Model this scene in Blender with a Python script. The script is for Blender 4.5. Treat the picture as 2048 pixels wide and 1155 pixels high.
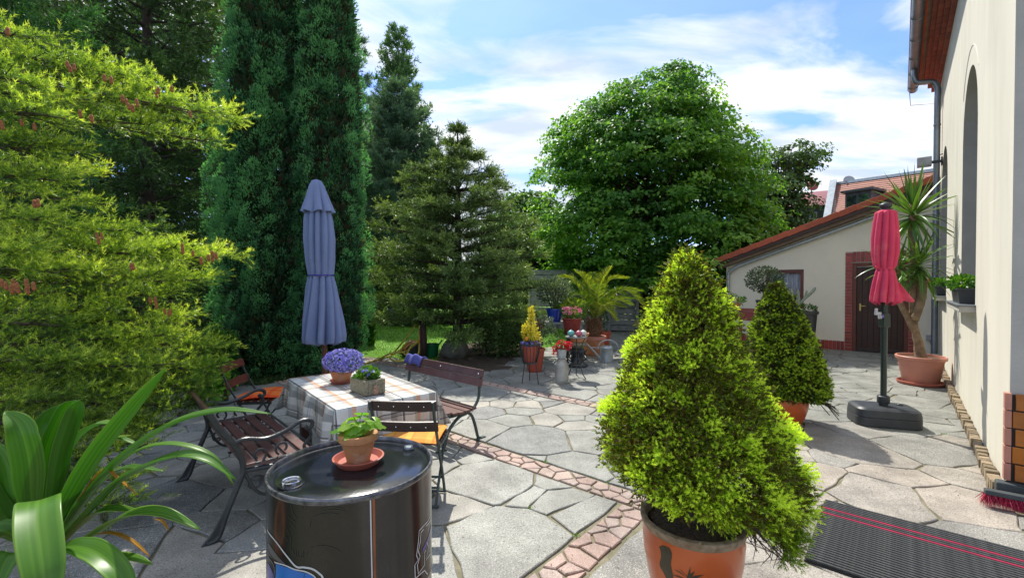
import bpy, bmesh, math, random
import numpy as np
from mathutils import Vector, Matrix, noise as mnoise
R = math.radians
for _o in list(bpy.data.objects): bpy.data.objects.remove(_o)
SC = bpy.context.scene; COL = SC.collection
rng = np.random.default_rng(11); random.seed(5)
# ---------------------------------------------------------------- camera
EYE = 1.6; FPX = 900.0; PITCH = R(0.8)
cd = bpy.data.cameras.new('camera'); cam = bpy.data.objects.new('camera', cd); COL.objects.link(cam)
cam.location = (0, 0, EYE); cam.rotation_euler = (R(90) - PITCH, 0, 0)
cd.sensor_width = 36; cd.lens = 36 * FPX / 2048; cd.clip_start = .05; cd.clip_end = 900
SC.camera = cam
# ---------------------------------------------------------------- light
SUN_EL = R(54); SUN_AZ = R(-14)            # azimuth from +Y, negative = towards the left
S = Vector((math.sin(SUN_AZ) * math.cos(SUN_EL), math.cos(SUN_AZ) * math.cos(SUN_EL), math.sin(SUN_EL)))
sl = bpy.data.lights.new('sun', 'SUN'); sl.energy = 2.45; sl.angle = R(.6); sl.color = (1, .95, .85)
so = bpy.data.objects.new('sun', sl); COL.objects.link(so); so.rotation_euler = S.to_track_quat('Z', 'Y').to_euler()
so.location = (0, 0, 20)
W = bpy.data.worlds.new('World'); SC.world = W; W.use_nodes = True
nt = W.node_tree; nt.nodes.clear(); N = nt.nodes.new; Lk = nt.links.new
out = N('ShaderNodeOutputWorld'); bg = N('ShaderNodeBackground'); bg.inputs[1].default_value = .15
sky = N('ShaderNodeTexSky'); sky.sky_type = 'NISHITA'; sky.sun_disc = False
sky.sun_elevation = SUN_EL; sky.sun_rotation = SUN_AZ; sky.air_density = 1.0; sky.dust_density = .6; sky.ozone_density = 2.0
tc = N('ShaderNodeTexCoord'); sep = N('ShaderNodeSeparateXYZ'); Lk(tc.outputs['Generated'], sep.inputs[0])
def wmath(op, a, b, clamp=False):
    m = N('ShaderNodeMath'); m.operation = op; m.use_clamp = clamp
    for i, q in enumerate((a, b)):
        if q is None: continue
        if isinstance(q, (int, float)): m.inputs[i].default_value = q
        else: Lk(q, m.inputs[i])
    return m.outputs[0]
den = wmath('ADD', wmath('MAXIMUM', sep.outputs[2], 0.0), .16)
cx = wmath('DIVIDE', sep.outputs[0], den); cy = wmath('DIVIDE', sep.outputs[1], den)
cmb = N('ShaderNodeCombineXYZ'); Lk(cx, cmb.inputs[0]); Lk(cy, cmb.inputs[1]); cmb.inputs[2].default_value = 3.1
nz = N('ShaderNodeTexNoise'); nz.inputs['Scale'].default_value = 1.5; nz.inputs['Detail'].default_value = 9; nz.inputs['Roughness'].default_value = .56; nz.inputs['Distortion'].default_value = .7
mp = N('ShaderNodeMapping'); mp.inputs['Rotation'].default_value = (0, 0, R(25)); mp.inputs['Scale'].default_value = (.75, 1.5, 1); Lk(cmb.outputs[0], mp.inputs[0]); Lk(mp.outputs[0], nz.inputs['Vector'])
cr = N('ShaderNodeValToRGB'); cr.color_ramp.elements[0].position = .38; cr.color_ramp.elements[0].color = (.12,) * 3 + (1,)
cr.color_ramp.elements[1].position = .54; cr.color_ramp.elements[1].color = (.98,) * 3 + (1,); Lk(nz.outputs[0], cr.inputs[0])
nz2 = N('ShaderNodeTexNoise'); nz2.inputs['Scale'].default_value = 3.4; nz2.inputs['Detail'].default_value = 9; Lk(mp.outputs[0], nz2.inputs['Vector'])
cc = N('ShaderNodeMix'); cc.data_type = 'RGBA'; cr2 = N('ShaderNodeValToRGB'); cr2.color_ramp.elements[0].position = .36; cr2.color_ramp.elements[1].position = .62; Lk(nz2.outputs[0], cr2.inputs[0]); Lk(cr2.outputs[0], cc.inputs[0]); cc.inputs[6].default_value = (2.05, 2.35, 2.75, 1); cc.inputs[7].default_value = (3.3, 3.38, 3.42, 1)
smul = N('ShaderNodeMix'); smul.data_type = 'RGBA'; smul.blend_type = 'MULTIPLY'; smul.inputs[0].default_value = 1; smul.inputs[7].default_value = (.33, .46, .82, 1)
Lk(sky.outputs[0], smul.inputs[6])
mx = N('ShaderNodeMix'); mx.data_type = 'RGBA'; Lk(cr.outputs[0], mx.inputs[0]); Lk(smul.outputs[2], mx.inputs[6]); Lk(cc.outputs[2], mx.inputs[7])
Lk(mx.outputs[2], bg.inputs[0]); Lk(bg.outputs[0], out.inputs[0])
vs = SC.view_settings; vs.view_transform = 'Standard'; vs.look = 'None'; vs.gamma = 1; vs.exposure = 1.27; vs.use_curve_mapping = False
SC.cycles.max_bounces = 8; SC.cycles.transparent_max_bounces = 12; SC.cycles.use_denoising = True
# ---------------------------------------------------------------- measuring helpers (lens as above)
_u = np.array([0, math.sin(PITCH), math.cos(PITCH)]); _f = np.array([0, math.cos(PITCH), -math.sin(PITCH)])
def ray(x, y): return np.array([1, 0, 0]) * ((x - 1024) / FPX) + _u * (-(y - 577.5) / FPX) + _f
def G(x, y, h=0.0):
    d = ray(x, y); t = (h - EYE) / d[2]; p = d * t; return Vector((p[0], p[1], h))
def at(x, y, Y):
    d = ray(x, y); t = Y / d[1]; p = d * t; return Vector((p[0], p[1], p[2] + EYE))
def px(Y): return Y / FPX               # metres per photo pixel at depth Y
HA = -R(40.8)                            # the house grid: local x runs to the house, local y runs along it
UV_ = Vector((math.sin(R(40.8)), math.cos(R(40.8)), 0)); VV_ = Vector((math.cos(R(40.8)), -math.sin(R(40.8)), 0))
def ba(p): return p.dot(VV_), p.dot(UV_)
def gp(b, a, z=0): return VV_ * b + UV_ * a + Vector((0, 0, z))
# ---------------------------------------------------------------- materials
def _mat(name):
    m = bpy.data.materials.new(name); m.use_nodes = True; t = m.node_tree; t.nodes.clear(); return m, t
def pm(name, c1, c2=None, rough=.6, scale=8., detail=4, bump=0., bscale=None, metal=0., spec=.5, coat=0., stops=None, coord='Object', stretch=(1, 1, 1), rnd=0., trans=0., emit=None, dirt=None, dscale=2., lo=.35, hi=.65):
    m, t = _mat(name); n = t.nodes.new; L = t.links.new
    o = n('ShaderNodeOutputMaterial'); b = n('ShaderNodeBsdfPrincipled'); L(b.outputs[0], o.inputs[0])
    b.inputs['Roughness'].default_value = rough; b.inputs['Metallic'].default_value = metal
    b.inputs['Specular IOR Level'].default_value = spec; b.inputs['Coat Weight'].default_value = coat; b.inputs['Coat Roughness'].default_value = .08
    if trans: b.inputs['Transmission Weight'].default_value = trans
    tc = n('ShaderNodeTexCoord'); mp = n('ShaderNodeMapping'); mp.inputs['Scale'].default_value = stretch; L(tc.outputs[coord], mp.inputs[0])
    nz = n('ShaderNodeTexNoise'); nz.inputs['Scale'].default_value = scale; nz.inputs['Detail'].default_value = detail; L(mp.outputs[0], nz.inputs['Vector'])
    r = n('ShaderNodeValToRGB'); e = r.color_ramp.elements
    c2 = c2 or tuple(x * .75 for x in c1)
    if stops:
        while len(e) < len(stops): e.new(.5)
        for q, (p, c) in zip(e, stops): q.position = p; q.color = (*c, 1)
    else:
        e[0].position = lo; e[0].color = (*c1, 1); e[1].position = hi; e[1].color = (*c2, 1)
    L(nz.outputs[0], r.inputs[0]); colr = r.outputs[0]
    if dirt:
        n2 = n('ShaderNodeTexNoise'); n2.inputs['Scale'].default_value = dscale; n2.inputs['Detail'].default_value = 7; n2.inputs['Roughness'].default_value = .65; L(mp.outputs[0], n2.inputs['Vector'])
        r2 = n('ShaderNodeValToRGB'); r2.color_ramp.elements[0].position = .52; r2.color_ramp.elements[0].color = (0, 0, 0, 1); r2.color_ramp.elements[1].position = .75; r2.color_ramp.elements[1].color = (.8, .8, .8, 1)
        L(n2.outputs[0], r2.inputs[0]); x = n('ShaderNodeMix'); x.data_type = 'RGBA'; L(r2.outputs[0], x.inputs[0]); L(colr, x.inputs[6]); x.inputs[7].default_value = (*dirt, 1); colr = x.outputs[2]
    if rnd:
        oi = n('ShaderNodeObjectInfo'); hs = n('ShaderNodeHueSaturation'); mr = n('ShaderNodeMapRange'); L(oi.outputs['Random'], mr.inputs[0])
        mr.inputs[3].default_value = 1 - rnd; mr.inputs[4].default_value = 1 + rnd; L(mr.outputs[0], hs.inputs['Value']); L(colr, hs.inputs['Color']); colr = hs.outputs[0]
    L(colr, b.inputs['Base Color'])
    if bump:
        n3 = n('ShaderNodeTexNoise'); n3.inputs['Scale'].default_value = bscale or scale * 4; n3.inputs['Detail'].default_value = 5; L(mp.outputs[0], n3.inputs['Vector'])
        bp = n('ShaderNodeBump'); bp.inputs['Strength'].default_value = bump; bp.inputs['Distance'].default_value = .01; L(n3.outputs[0], bp.inputs['Height']); L(bp.outputs[0], b.inputs['Normal'])
    if emit:
        b.inputs['Emission Color'].default_value = (*emit[0], 1); b.inputs['Emission Strength'].default_value = emit[1]
    return m
def leafmat(name, stops, rough=.45, tl=.35, spec=.35, tcol=(1.5, 1.5, .6)):
    """foliage: colour, in some crowns with painted light and shade, by the per-leaf value t (old growth 0 .. fresh tips 1)"""
    m, t = _mat(name); n = t.nodes.new; L = t.links.new
    o = n('ShaderNodeOutputMaterial'); b = n('ShaderNodeBsdfPrincipled'); tr = n('ShaderNodeBsdfTranslucent'); mxs = n('ShaderNodeMixShader')
    b.inputs['Roughness'].default_value = rough; b.inputs['Specular IOR Level'].default_value = spec
    a = n('ShaderNodeAttribute'); a.attribute_name = 't'; r = n('ShaderNodeValToRGB'); e = r.color_ramp.elements
    while len(e) < len(stops): e.new(.5)
    for q, (p, c) in zip(e, stops): q.position = p; q.color = (*c, 1)
    L(a.outputs['Fac'], r.inputs[0]); L(r.outputs[0], b.inputs['Base Color'])
    mm = n('ShaderNodeMix'); mm.data_type = 'RGBA'; mm.blend_type = 'MULTIPLY'; mm.inputs[0].default_value = 1; L(r.outputs[0], mm.inputs[6]); mm.inputs[7].default_value = (*tcol, 1)
    L(mm.outputs[2], tr.inputs[0]); mxs.inputs[0].default_value = tl; L(b.outputs[0], mxs.inputs[1]); L(tr.outputs[0], mxs.inputs[2]); L(mxs.outputs[0], o.inputs[0])
    return m
# ---------------------------------------------------------------- object helpers
def tag(o, label=None, cat=None, group=None, kind=None):
    if label: o['label'] = label
    if cat: o['category'] = cat
    if group: o['group'] = group
    if kind: o['kind'] = kind
    return o
def thing(name, label, cat, loc=(0, 0, 0), rz=0, group=None, kind=None):
    o = bpy.data.objects.new(name, None); COL.objects.link(o); o.location = loc; o.rotation_euler = (0, 0, rz); o.empty_display_size = .1
    return tag(o, label, cat, group, kind)
def nrm(v):
    v = np.asarray(v, float); return v / (np.linalg.norm(v) + 1e-9)
class MB:
    def __init__(s): s.v = []; s.f = []; s.m = []; s.mi = 0
    def add(s, vs, fs):
        o = len(s.v); s.v += [tuple(map(float, p)) for p in vs]; s.f += [tuple(i + o for i in f) for f in fs]; s.m += [s.mi] * len(fs); return s
    def box(s, c, d, rz=0, M=None):
        x, y, z = d[0] / 2, d[1] / 2, d[2] / 2
        vs = [Vector(p) for p in ((-x, -y, -z), (x, -y, -z), (x, y, -z), (-x, y, -z), (-x, -y, z), (x, -y, z), (x, y, z), (-x, y, z))]
        if M is None: M = Matrix.Rotation(rz, 3, 'Z')
        return s.add([M @ p + Vector(c) for p in vs], [(0, 3, 2, 1), (4, 5, 6, 7), (0, 1, 5, 4), (1, 2, 6, 5), (2, 3, 7, 6), (3, 0, 4, 7)])
    def bar(s, p0, p1, w, h, up=(0, 0, 1)):
        p0 = Vector(p0); p1 = Vector(p1); d = (p1 - p0).normalized(); up = Vector(up); x = d.cross(up)
        if x.length < 1e-4: x = d.cross(Vector((1, 0, 0)))
        x.normalize(); z = x.cross(d); M = Matrix((x, d, z)).transposed(); return s.box((p0 + p1) / 2, (w, (p1 - p0).length, h), M=M)
    def tube(s, pts, r, n=8, cap=True):
        pts = [Vector(p) for p in pts]; k = len(pts); rr = r if hasattr(r, '__len__') else [r] * k
        vs = []; ref = None
        for i, p in enumerate(pts):
            d = (pts[min(i + 1, k - 1)] - pts[max(i - 1, 0)]).normalized()
            if ref is None: ref = d.cross(Vector((0, 0, 1)) if abs(d.z) < .9 else Vector((1, 0, 0))).normalized()
            x = (ref - d * ref.dot(d)).normalized(); ref = x; y = d.cross(x)
            for j in range(n):
                a = 2 * math.pi * j / n; vs.append(p + (x * math.cos(a) + y * math.sin(a)) * rr[i])
        fs = [(i * n + j, i * n + (j + 1) % n, (i + 1) * n + (j + 1) % n, (i + 1) * n + j) for i in range(k - 1) for j in range(n)]
        if cap: fs += [tuple(reversed(range(n))), tuple(range((k - 1) * n, k * n))]
        return s.add(vs, fs)
    def lathe(s, prof, n=32, c=(0, 0, 0), cap0=True, cap1=True, M=None):
        vs = []
        for r, z in prof:
            for j in range(n):
                a = 2 * math.pi * j / n; p = Vector((r * math.cos(a), r * math.sin(a), z)); p = M @ p if M else p; vs.append(p + Vector(c))
        k = len(prof); fs = [(i * n + j, i * n + (j + 1) % n, (i + 1) * n + (j + 1) % n, (i + 1) * n + j) for i in range(k - 1) for j in range(n)]
        if cap0: fs.append(tuple(reversed(range(n))))
        if cap1: fs.append(tuple(range((k - 1) * n, k * n)))
        return s.add(vs, fs)
    def prism(s, poly, z0, z1):
        n = len(poly); vs = [(x, y, z0) for x, y in poly] + [(x, y, z1) for x, y in poly]
        return s.add(vs, [tuple(reversed(range(n))), tuple(range(n, 2 * n))] + [(i, (i + 1) % n, n + (i + 1) % n, n + i) for i in range(n)])
    def prismx(s, poly, x0, x1):           # poly in (y, z), extruded along x
        n = len(poly); vs = [(x0, y, z) for y, z in poly] + [(x1, y, z) for y, z in poly]
        return s.add(vs, [tuple(range(n)), tuple(reversed(range(n, 2 * n)))] + [((i + 1) % n, i, n + i, n + (i + 1) % n) for i in range(n)])
    def prismy(s, poly, y0, y1):           # poly in (x, z), extruded along y
        n = len(poly); vs = [(x, y0, z) for x, z in poly] + [(x, y1, z) for x, z in poly]
        return s.add(vs, [tuple(reversed(range(n))), tuple(range(n, 2 * n))] + [(i, (i + 1) % n, n + (i + 1) % n, n + i) for i in range(n)])
    def sheet(s, grid):
        a = len(grid); b = len(grid[0]); return s.add([p for r_ in grid for p in r_], [(i * b + j, i * b + j + 1, (i + 1) * b + j + 1, (i + 1) * b + j) for i in range(a - 1) for j in range(b - 1)])
    def ball(s, c, r, n=12, sq=(1, 1, 1), seed=None, amp=0):
        prof = [(math.sin(math.pi * i / (n // 2 + 1)), -math.cos(math.pi * i / (n // 2 + 1))) for i in range(1, n // 2 + 1)]
        vs = []; k = len(prof)
        def w(p):
            q = 1 + (amp * mnoise.noise(Vector(p) * 1.7 + Vector((seed or 0, 0, 0))) if amp else 0)
            return Vector((p[0] * r * sq[0] * q, p[1] * r * sq[1] * q, p[2] * r * sq[2] * q)) + Vector(c)
        for rr, z in prof:
            for j in range(n): vs.append(w((rr * math.cos(2 * math.pi * j / n), rr * math.sin(2 * math.pi * j / n), z)))
        vs += [w((0, 0, -1)), w((0, 0, 1))]; fs = [(i * n + j, i * n + (j + 1) % n, (i + 1) * n + (j + 1) % n, (i + 1) * n + j) for i in range(k - 1) for j in range(n)]
        fs += [((j + 1) % n, j, k * n) for j in range(n)] + [((k - 1) * n + j, (k - 1) * n + (j + 1) % n, k * n + 1) for j in range(n)]
        return s.add(vs, fs)
    def mesh(s, name, mats, smooth=False):
        me = bpy.data.meshes.new(name); me.from_pydata(s.v, [], s.f)
        for m in (mats if isinstance(mats, (list, tuple)) else [mats]): me.materials.append(m)
        me.polygons.foreach_set('material_index', s.m)
        if smooth: me.polygons.foreach_set('use_smooth', [True] * len(s.f))
        me.update(); return me
    def build(s, name, mats, parent=None, smooth=False, bevel=0, loc=None, rz=0, solid=0, auto=True):
        o = bpy.data.objects.new(name, s.mesh(name, mats, smooth)); COL.objects.link(o)
        if parent: o.parent = parent
        if loc is not None: o.location = loc
        if rz: o.rotation_euler = (0, 0, rz)
        if smooth and auto:
            try: o.data.set_sharp_from_angle(angle=R(38))
            except Exception: pass
        if solid: q = o.modifiers.new('s', 'SOLIDIFY'); q.thickness = solid; q.offset = 0
        if bevel: q = o.modifiers.new('b', 'BEVEL'); q.width = bevel; q.segments = 2; q.limit_method = 'ANGLE'; q.angle_limit = R(35)
        return o
def inst(name, me, parent, loc=(0, 0, 0), rot=None, scale=None):
    o = bpy.data.objects.new(name, me); COL.objects.link(o); o.parent = parent; o.location = loc
    if rot is not None:
        if isinstance(rot, Matrix): o.rotation_mode = 'QUATERNION'; o.rotation_quaternion = rot.to_quaternion()
        else: o.rotation_euler = rot
    if scale is not None: o.scale = scale if hasattr(scale, '__len__') else (scale,) * 3
    return o
def smoothpath(pts, k=6):
    """Catmull-Rom through the points"""
    P = [Vector(p) for p in pts]; P = [P[0] * 2 - P[1]] + P + [P[-1] * 2 - P[-2]]; o = []
    for i in range(1, len(P) - 2):
        for j in range(k):
            t = j / k; a, b, c, d = P[i - 1:i + 3]
            o.append(.5 * ((2 * b) + (c - a) * t + (2 * a - 5 * b + 4 * c - d) * t * t + (3 * b - a - 3 * c + d) * t ** 3))
    o.append(P[-2]); return o
# ---------------------------------------------------------------- foliage (numpy)
def unit(a): return a / (np.linalg.norm(a, axis=-1, keepdims=True) + 1e-9)
def rdir(n, r=None): return unit((r or rng).normal(size=(n, 3)))
def blades(P, D, L, Wd):
    """one pointed triangle per needle"""
    n = len(P); D = unit(D); s = unit(np.cross(D, rdir(n))) * (np.broadcast_to(Wd, n)[:, None] / 2); T = P + D * np.broadcast_to(L, n)[:, None]
    return np.stack([P - s, P + s, T], 1)
def leaves(P, D, L, Wd, up=None, fold=.25):
    """two triangles per leaf, folded along the midrib"""
    n = len(P); D = unit(D); u = rdir(n) if up is None else unit(np.asarray(up) + rng.normal(size=(n, 3)) * .35)
    s = unit(np.cross(D, u)); nn = np.cross(s, D); L = np.broadcast_to(L, n)[:, None]; w = np.broadcast_to(Wd, n)[:, None] / 2
    mid = P + D * L * .45; a = mid + s * w + nn * w * fold; b = mid - s * w + nn * w * fold; T = P + D * L - nn * L * .1
    return np.concatenate([np.stack([P, a, T], 1), np.stack([P, T, b], 1)], 0)
def needle_segs(P0, P1, k, L, Wd, ang=55, t=.5, jit=.15, upbias=0., sg=.18):
    n = len(P0); s = rng.random((n, k, 1)); A = P1 - P0; ax = unit(A)[:, None, :]
    B = P0[:, None, :] + A[:, None, :] * s; q = rng.normal(size=(n, k, 3)); q[..., 2] += upbias; q = unit(q - ax * (q * ax).sum(-1, keepdims=True))
    an = R(1) * ang * (1.0 - .45 * s); D = ax * np.cos(an) + q * np.sin(an)
    tt = np.broadcast_to(np.asarray(t, float).reshape(-1, 1), (n, k)) + rng.normal(size=(n, k)) * jit + (s[..., 0] - .5) * sg
    T = blades(B.reshape(-1, 3), D.reshape(-1, 3), L * rng.uniform(.75, 1.15, n * k), Wd)
    return T, tt.reshape(-1)
def fol(name, T, t, mat, parent=None, loc=None):
    T = np.asarray(T, np.float32); n = len(T); me = bpy.data.meshes.new(name)
    off = np.array(loc if loc is not None else (parent.location if parent is not None and parent.get('_w') else (0, 0, 0)), np.float32)
    me.vertices.add(n * 3); me.vertices.foreach_set('co', (T - off).reshape(-1)); me.loops.add(n * 3); me.loops.foreach_set('vertex_index', np.arange(n * 3, dtype=np.int32))
    me.polygons.add(n); me.polygons.foreach_set('loop_start', np.arange(0, n * 3, 3, dtype=np.int32))
    try: me.polygons.foreach_set('loop_total', np.full(n, 3, np.int32))
    except Exception: pass
    me.update(calc_edges=True)
    a = me.attributes.new('t', 'FLOAT', 'POINT'); a.data.foreach_set('value', np.repeat(np.clip(t, 0, 1), 3).astype(np.float32))
    me.materials.append(mat); o = bpy.data.objects.new(name, me); COL.objects.link(o)
    if parent: o.parent = parent
    return o
def fold2(t): return np.concatenate([t, t])
def cat(lst): return np.concatenate([a for a, _ in lst]), np.concatenate([b for _, b in lst])
def nrnd(P, sc, seed=0.):
    return np.array([mnoise.noise(Vector((p[0] * sc + seed, p[1] * sc + seed * .7, p[2] * sc))) for p in P])
# ================================================================ materials
M = {}
M['mortar'] = pm('joint moss and grit', (.16, .15, .09), (.25, .22, .15), rough=.95, scale=9, bump=.6, bscale=90, dirt=(.07, .10, .03), dscale=3)
def stonemat(name, base, spread, speck, dark):
    m, t = _mat(name); n = t.nodes.new; L = t.links.new
    o = n('ShaderNodeOutputMaterial'); b = n('ShaderNodeBsdfPrincipled'); L(b.outputs[0], o.inputs[0]); b.inputs['Roughness'].default_value = .62; b.inputs['Specular IOR Level'].default_value = .45
    g = n('ShaderNodeNewGeometry'); oi = n('ShaderNodeObjectInfo')
    r0 = n('ShaderNodeValToRGB'); r0.color_ramp.interpolation = 'CONSTANT'; e = r0.color_ramp.elements
    while len(e) < len(spread): e.new(.5)
    for i, (q, c) in enumerate(zip(e, spread)): q.position = i / len(spread); q.color = (*c, 1)
    L(oi.outputs['Random'], r0.inputs[0])
    v = n('ShaderNodeTexNoise'); v.inputs['Scale'].default_value = 170; v.inputs['Detail'].default_value = 2; L(g.outputs['Position'], v.inputs['Vector'])
    r1 = n('ShaderNodeValToRGB'); r1.color_ramp.elements[0].position = .54; r1.color_ramp.elements[1].position = .66; L(v.outputs[0], r1.inputs[0])
    x1 = n('ShaderNodeMix'); x1.data_type = 'RGBA'; L(r1.outputs[0], x1.inputs[0]); L(r0.outputs[0], x1.inputs[6]); x1.inputs[7].default_value = (*speck, 1)
    v2 = n('ShaderNodeTexNoise'); v2.inputs['Scale'].default_value = 95; v2.inputs['Detail'].default_value = 3; mpp = n('ShaderNodeMapping'); mpp.inputs['Location'].default_value = (7, 3, 1); L(g.outputs['Position'], mpp.inputs[0]); L(mpp.outputs[0], v2.inputs['Vector'])
    r2 = n('ShaderNodeValToRGB'); r2.color_ramp.elements[0].position = .55; r2.color_ramp.elements[1].position = .7; L(v2.outputs[0], r2.inputs[0])
    x2 = n('ShaderNodeMix'); x2.data_type = 'RGBA'; L(r2.outputs[0], x2.inputs[0]); L(x1.outputs[2], x2.inputs[6]); x2.inputs[7].default_value = (*dark, 1)
    v3 = n('ShaderNodeTexNoise'); v3.inputs['Scale'].default_value = 2.3; v3.inputs['Detail'].default_value = 8; v3.inputs['Roughness'].default_value = .65; L(g.outputs['Position'], v3.inputs['Vector'])
    mr = n('ShaderNodeMapRange'); mr.inputs[1].default_value = .3; mr.inputs[2].default_value = .7; mr.inputs[3].default_value = .55; mr.inputs[4].default_value = 1.25; L(v3.outputs[0], mr.inputs[0])
    x3 = n('ShaderNodeVectorMath'); x3.operation = 'SCALE'; L(x2.outputs[2], x3.inputs[0]); L(mr.outputs[0], x3.inputs['Scale']); L(x3.outputs[0], b.inputs['Base Color'])
    bp = n('ShaderNodeBump'); bp.inputs['Strength'].default_value = .25; bp.inputs['Distance'].default_value = .004; L(v2.outputs[0], bp.inputs['Height'])
    bp2 = n('ShaderNodeBump'); bp2.inputs['Strength'].default_value = .5; bp2.inputs['Distance'].default_value = .02; v4 = n('ShaderNodeTexNoise'); v4.inputs['Scale'].default_value = 9; v4.inputs['Detail'].default_value = 5; L(g.outputs['Position'], v4.inputs['Vector'])
    L(v4.outputs[0], bp2.inputs['Height']); L(bp.outputs[0], bp2.inputs['Normal']); L(bp2.outputs[0], b.inputs['Normal'])
    return m
M['flag'] = stonemat('speckled grey flagstone', 0, [(.27, .27, .235), (.18, .185, .175), (.32, .30, .25), (.235, .24, .21), (.205, .205, .185), (.29, .29, .255), (.34, .31, .255)], (.50, .49, .45), (.11, .11, .10))
M['flagwarm'] = stonemat('speckled warm cream flagstone', 0, [(.31, .28, .235), (.235, .23, .205), (.35, .31, .25), (.27, .245, .205), (.37, .32, .26), (.21, .21, .19), (.32, .295, .25)], (.56, .52, .46), (.15, .13, .115))
M['pinkstone'] = stonemat('pink mosaic stone', 0, [(.38, .25, .20), (.42, .31, .25), (.33, .23, .19), (.40, .28, .23), (.35, .27, .23)], (.56, .46, .41), (.27, .18, .15))
M['lawn'] = pm('lawn turf', (.09, .22, .012), (.15, .30, .02), rough=.9, scale=1.4, detail=8, bump=.8, bscale=70)
M['soil'] = pm('dark soil', (.055, .042, .028), (.11, .08, .05), rough=1, scale=9, bump=.8, bscale=40)
M['earth'] = pm('garden earth', (.05, .045, .025), (.05, .08, .02), rough=1, scale=1.6, detail=7, bump=.8, bscale=30)
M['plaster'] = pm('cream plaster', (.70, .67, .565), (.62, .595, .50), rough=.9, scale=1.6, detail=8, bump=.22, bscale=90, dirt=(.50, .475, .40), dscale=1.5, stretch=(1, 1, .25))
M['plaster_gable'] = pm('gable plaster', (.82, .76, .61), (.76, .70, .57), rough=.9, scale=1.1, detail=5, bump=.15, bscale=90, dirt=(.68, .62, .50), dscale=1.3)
M['reveal'] = pm('shade toned reveal plaster', (.44, .43, .38), (.38, .37, .33), rough=.9, scale=3, bump=.15, bscale=120)  # cream plaster greyed down: the shade of the openings is in the colour
M['endwall'] = pm('shade toned side wall render', (.47, .45, .39), (.40, .39, .34), rough=.9, scale=2, bump=.35, bscale=40)  # greyer than the sunlit wall: shade of the end face painted in
M['zinc'] = pm('weathered zinc', (.30, .33, .36), (.22, .25, .28), rough=.42, scale=5, metal=.7, dirt=(.18, .19, .2), dscale=3)
M['zinc_light'] = pm('galvanised steel', (.48, .52, .53), (.36, .41, .42), rough=.45, scale=9, metal=.45, bump=.05, bscale=30)
M['redbrick'] = pm('glazed red brick', (.36, .055, .04), (.27, .035, .03), rough=.35, scale=9, rnd=.22, bump=.1)
M['eavebrick'] = pm('brown red eaves brick', (.30, .075, .04), (.2, .05, .03), rough=.6, scale=7, rnd=.25)
M['grout'] = pm('light grout', (.5, .42, .36), (.4, .33, .28), rough=.95, scale=20)
M['darkgrout'] = pm('dark grout', (.03, .025, .02), rough=.9)
M['clinker'] = pm('amber clinker tile', (.40, .13, .012), (.30, .085, .008), rough=.3, scale=7, rnd=.12, coat=.3)
M['clinker_side'] = pm('rose clinker tile end', (.50, .22, .15), (.42, .17, .12), rough=.45, scale=6, rnd=.1)
M['edgebrick'] = pm('yellow edging brick', (.31, .25, .15), (.21, .145, .10), rough=.8, scale=14, rnd=.35, bump=.5, bscale=60, dirt=(.2, .16, .11), dscale=9)
M['tile'] = pm('orange red roof tile', (.52, .105, .035), (.40, .075, .028), rough=.6, scale=5, rnd=.13, dirt=(.22, .07, .04), dscale=4)
M['brownwood'] = pm('dark brown timber', (.055, .022, .012), (.035, .013, .008), rough=.5, scale=6, stretch=(1, 1, 8), bump=.3, bscale=20)
M['soffit'] = pm('brown verge board', (.20, .14, .085), (.14, .09, .055), rough=.7, scale=5)
M['slat'] = pm('painted brown slat', (.135, .055, .045), (.09, .036, .03), rough=.42, scale=5, rnd=.18, bump=.25, bscale=28, dirt=(.15, .10, .09), dscale=9, coat=.12, stretch=(1, 1, 1))
M['darkslat'] = pm('dark brown slat', (.06, .035, .028), (.035, .02, .018), rough=.45, scale=6, rnd=.15, bump=.2, bscale=30)
M['redslat'] = pm('red brown slat', (.17, .045, .025), (.11, .03, .018), rough=.5, scale=5, rnd=.1, bump=.2, bscale=25)
M['iron'] = pm('black cast iron', (.022, .026, .028), (.04, .045, .045), rough=.38, scale=20, spec=.6, bump=.25, bscale=60)
M['greeniron'] = pm('green grey iron', (.045, .07, .065), (.03, .045, .042), rough=.42, scale=12, spec=.5)
M['blackpaint'] = pm('glossy black drum paint', (.010, .010, .009), (.02, .018, .016), rough=.2, scale=4, spec=.5, coat=.3, bump=.06, bscale=7, dirt=(.04, .036, .03), dscale=6)
M['lidpaint'] = pm('black drum lid paint', (.006, .008, .010), (.016, .019, .02), rough=.16, scale=3, spec=.5, coat=.25, bump=.05, bscale=45, dirt=(.045, .05, .05), dscale=4.2)
M['chrome'] = pm('bright steel', (.75, .75, .74), (.6, .6, .6), rough=.18, scale=9, metal=1)
M['white_print'] = pm('silver white print', (.62, .62, .60), (.5, .5, .49), rough=.3, scale=9)
M['blue_print'] = pm('blue print', (.02, .10, .42), (.03, .2, .55), rough=.25, scale=3)
M['navy_print'] = pm('violet print', (.05, .045, .30), rough=.25)
M['grey_print'] = pm('dark grey print', (.11, .11, .105), (.08, .08, .078), rough=.3)
M['faint_print'] = pm('faint charcoal print', (.045, .045, .042), rough=.3)
M['orange_print'] = pm('orange rust print', (.33, .10, .025), (.20, .06, .02), rough=.5, scale=14)
M['terra'] = pm('terracotta', (.52, .205, .085), (.44, .165, .07), rough=.75, scale=7, bump=.15, dirt=(.52, .36, .25), dscale=5)
M['terra_old'] = pm('weathered terracotta', (.50, .23, .09), (.40, .17, .065), rough=.8, scale=12, bump=.2, dirt=(.56, .46, .33), dscale=9)
M['terra_pink'] = pm('pink plastic terracotta', (.56, .235, .165), (.50, .20, .14), rough=.5, scale=4)
M['saucer'] = pm('salmon saucer plastic', (.46, .13, .085), (.40, .11, .07), rough=.38, scale=4)
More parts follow.
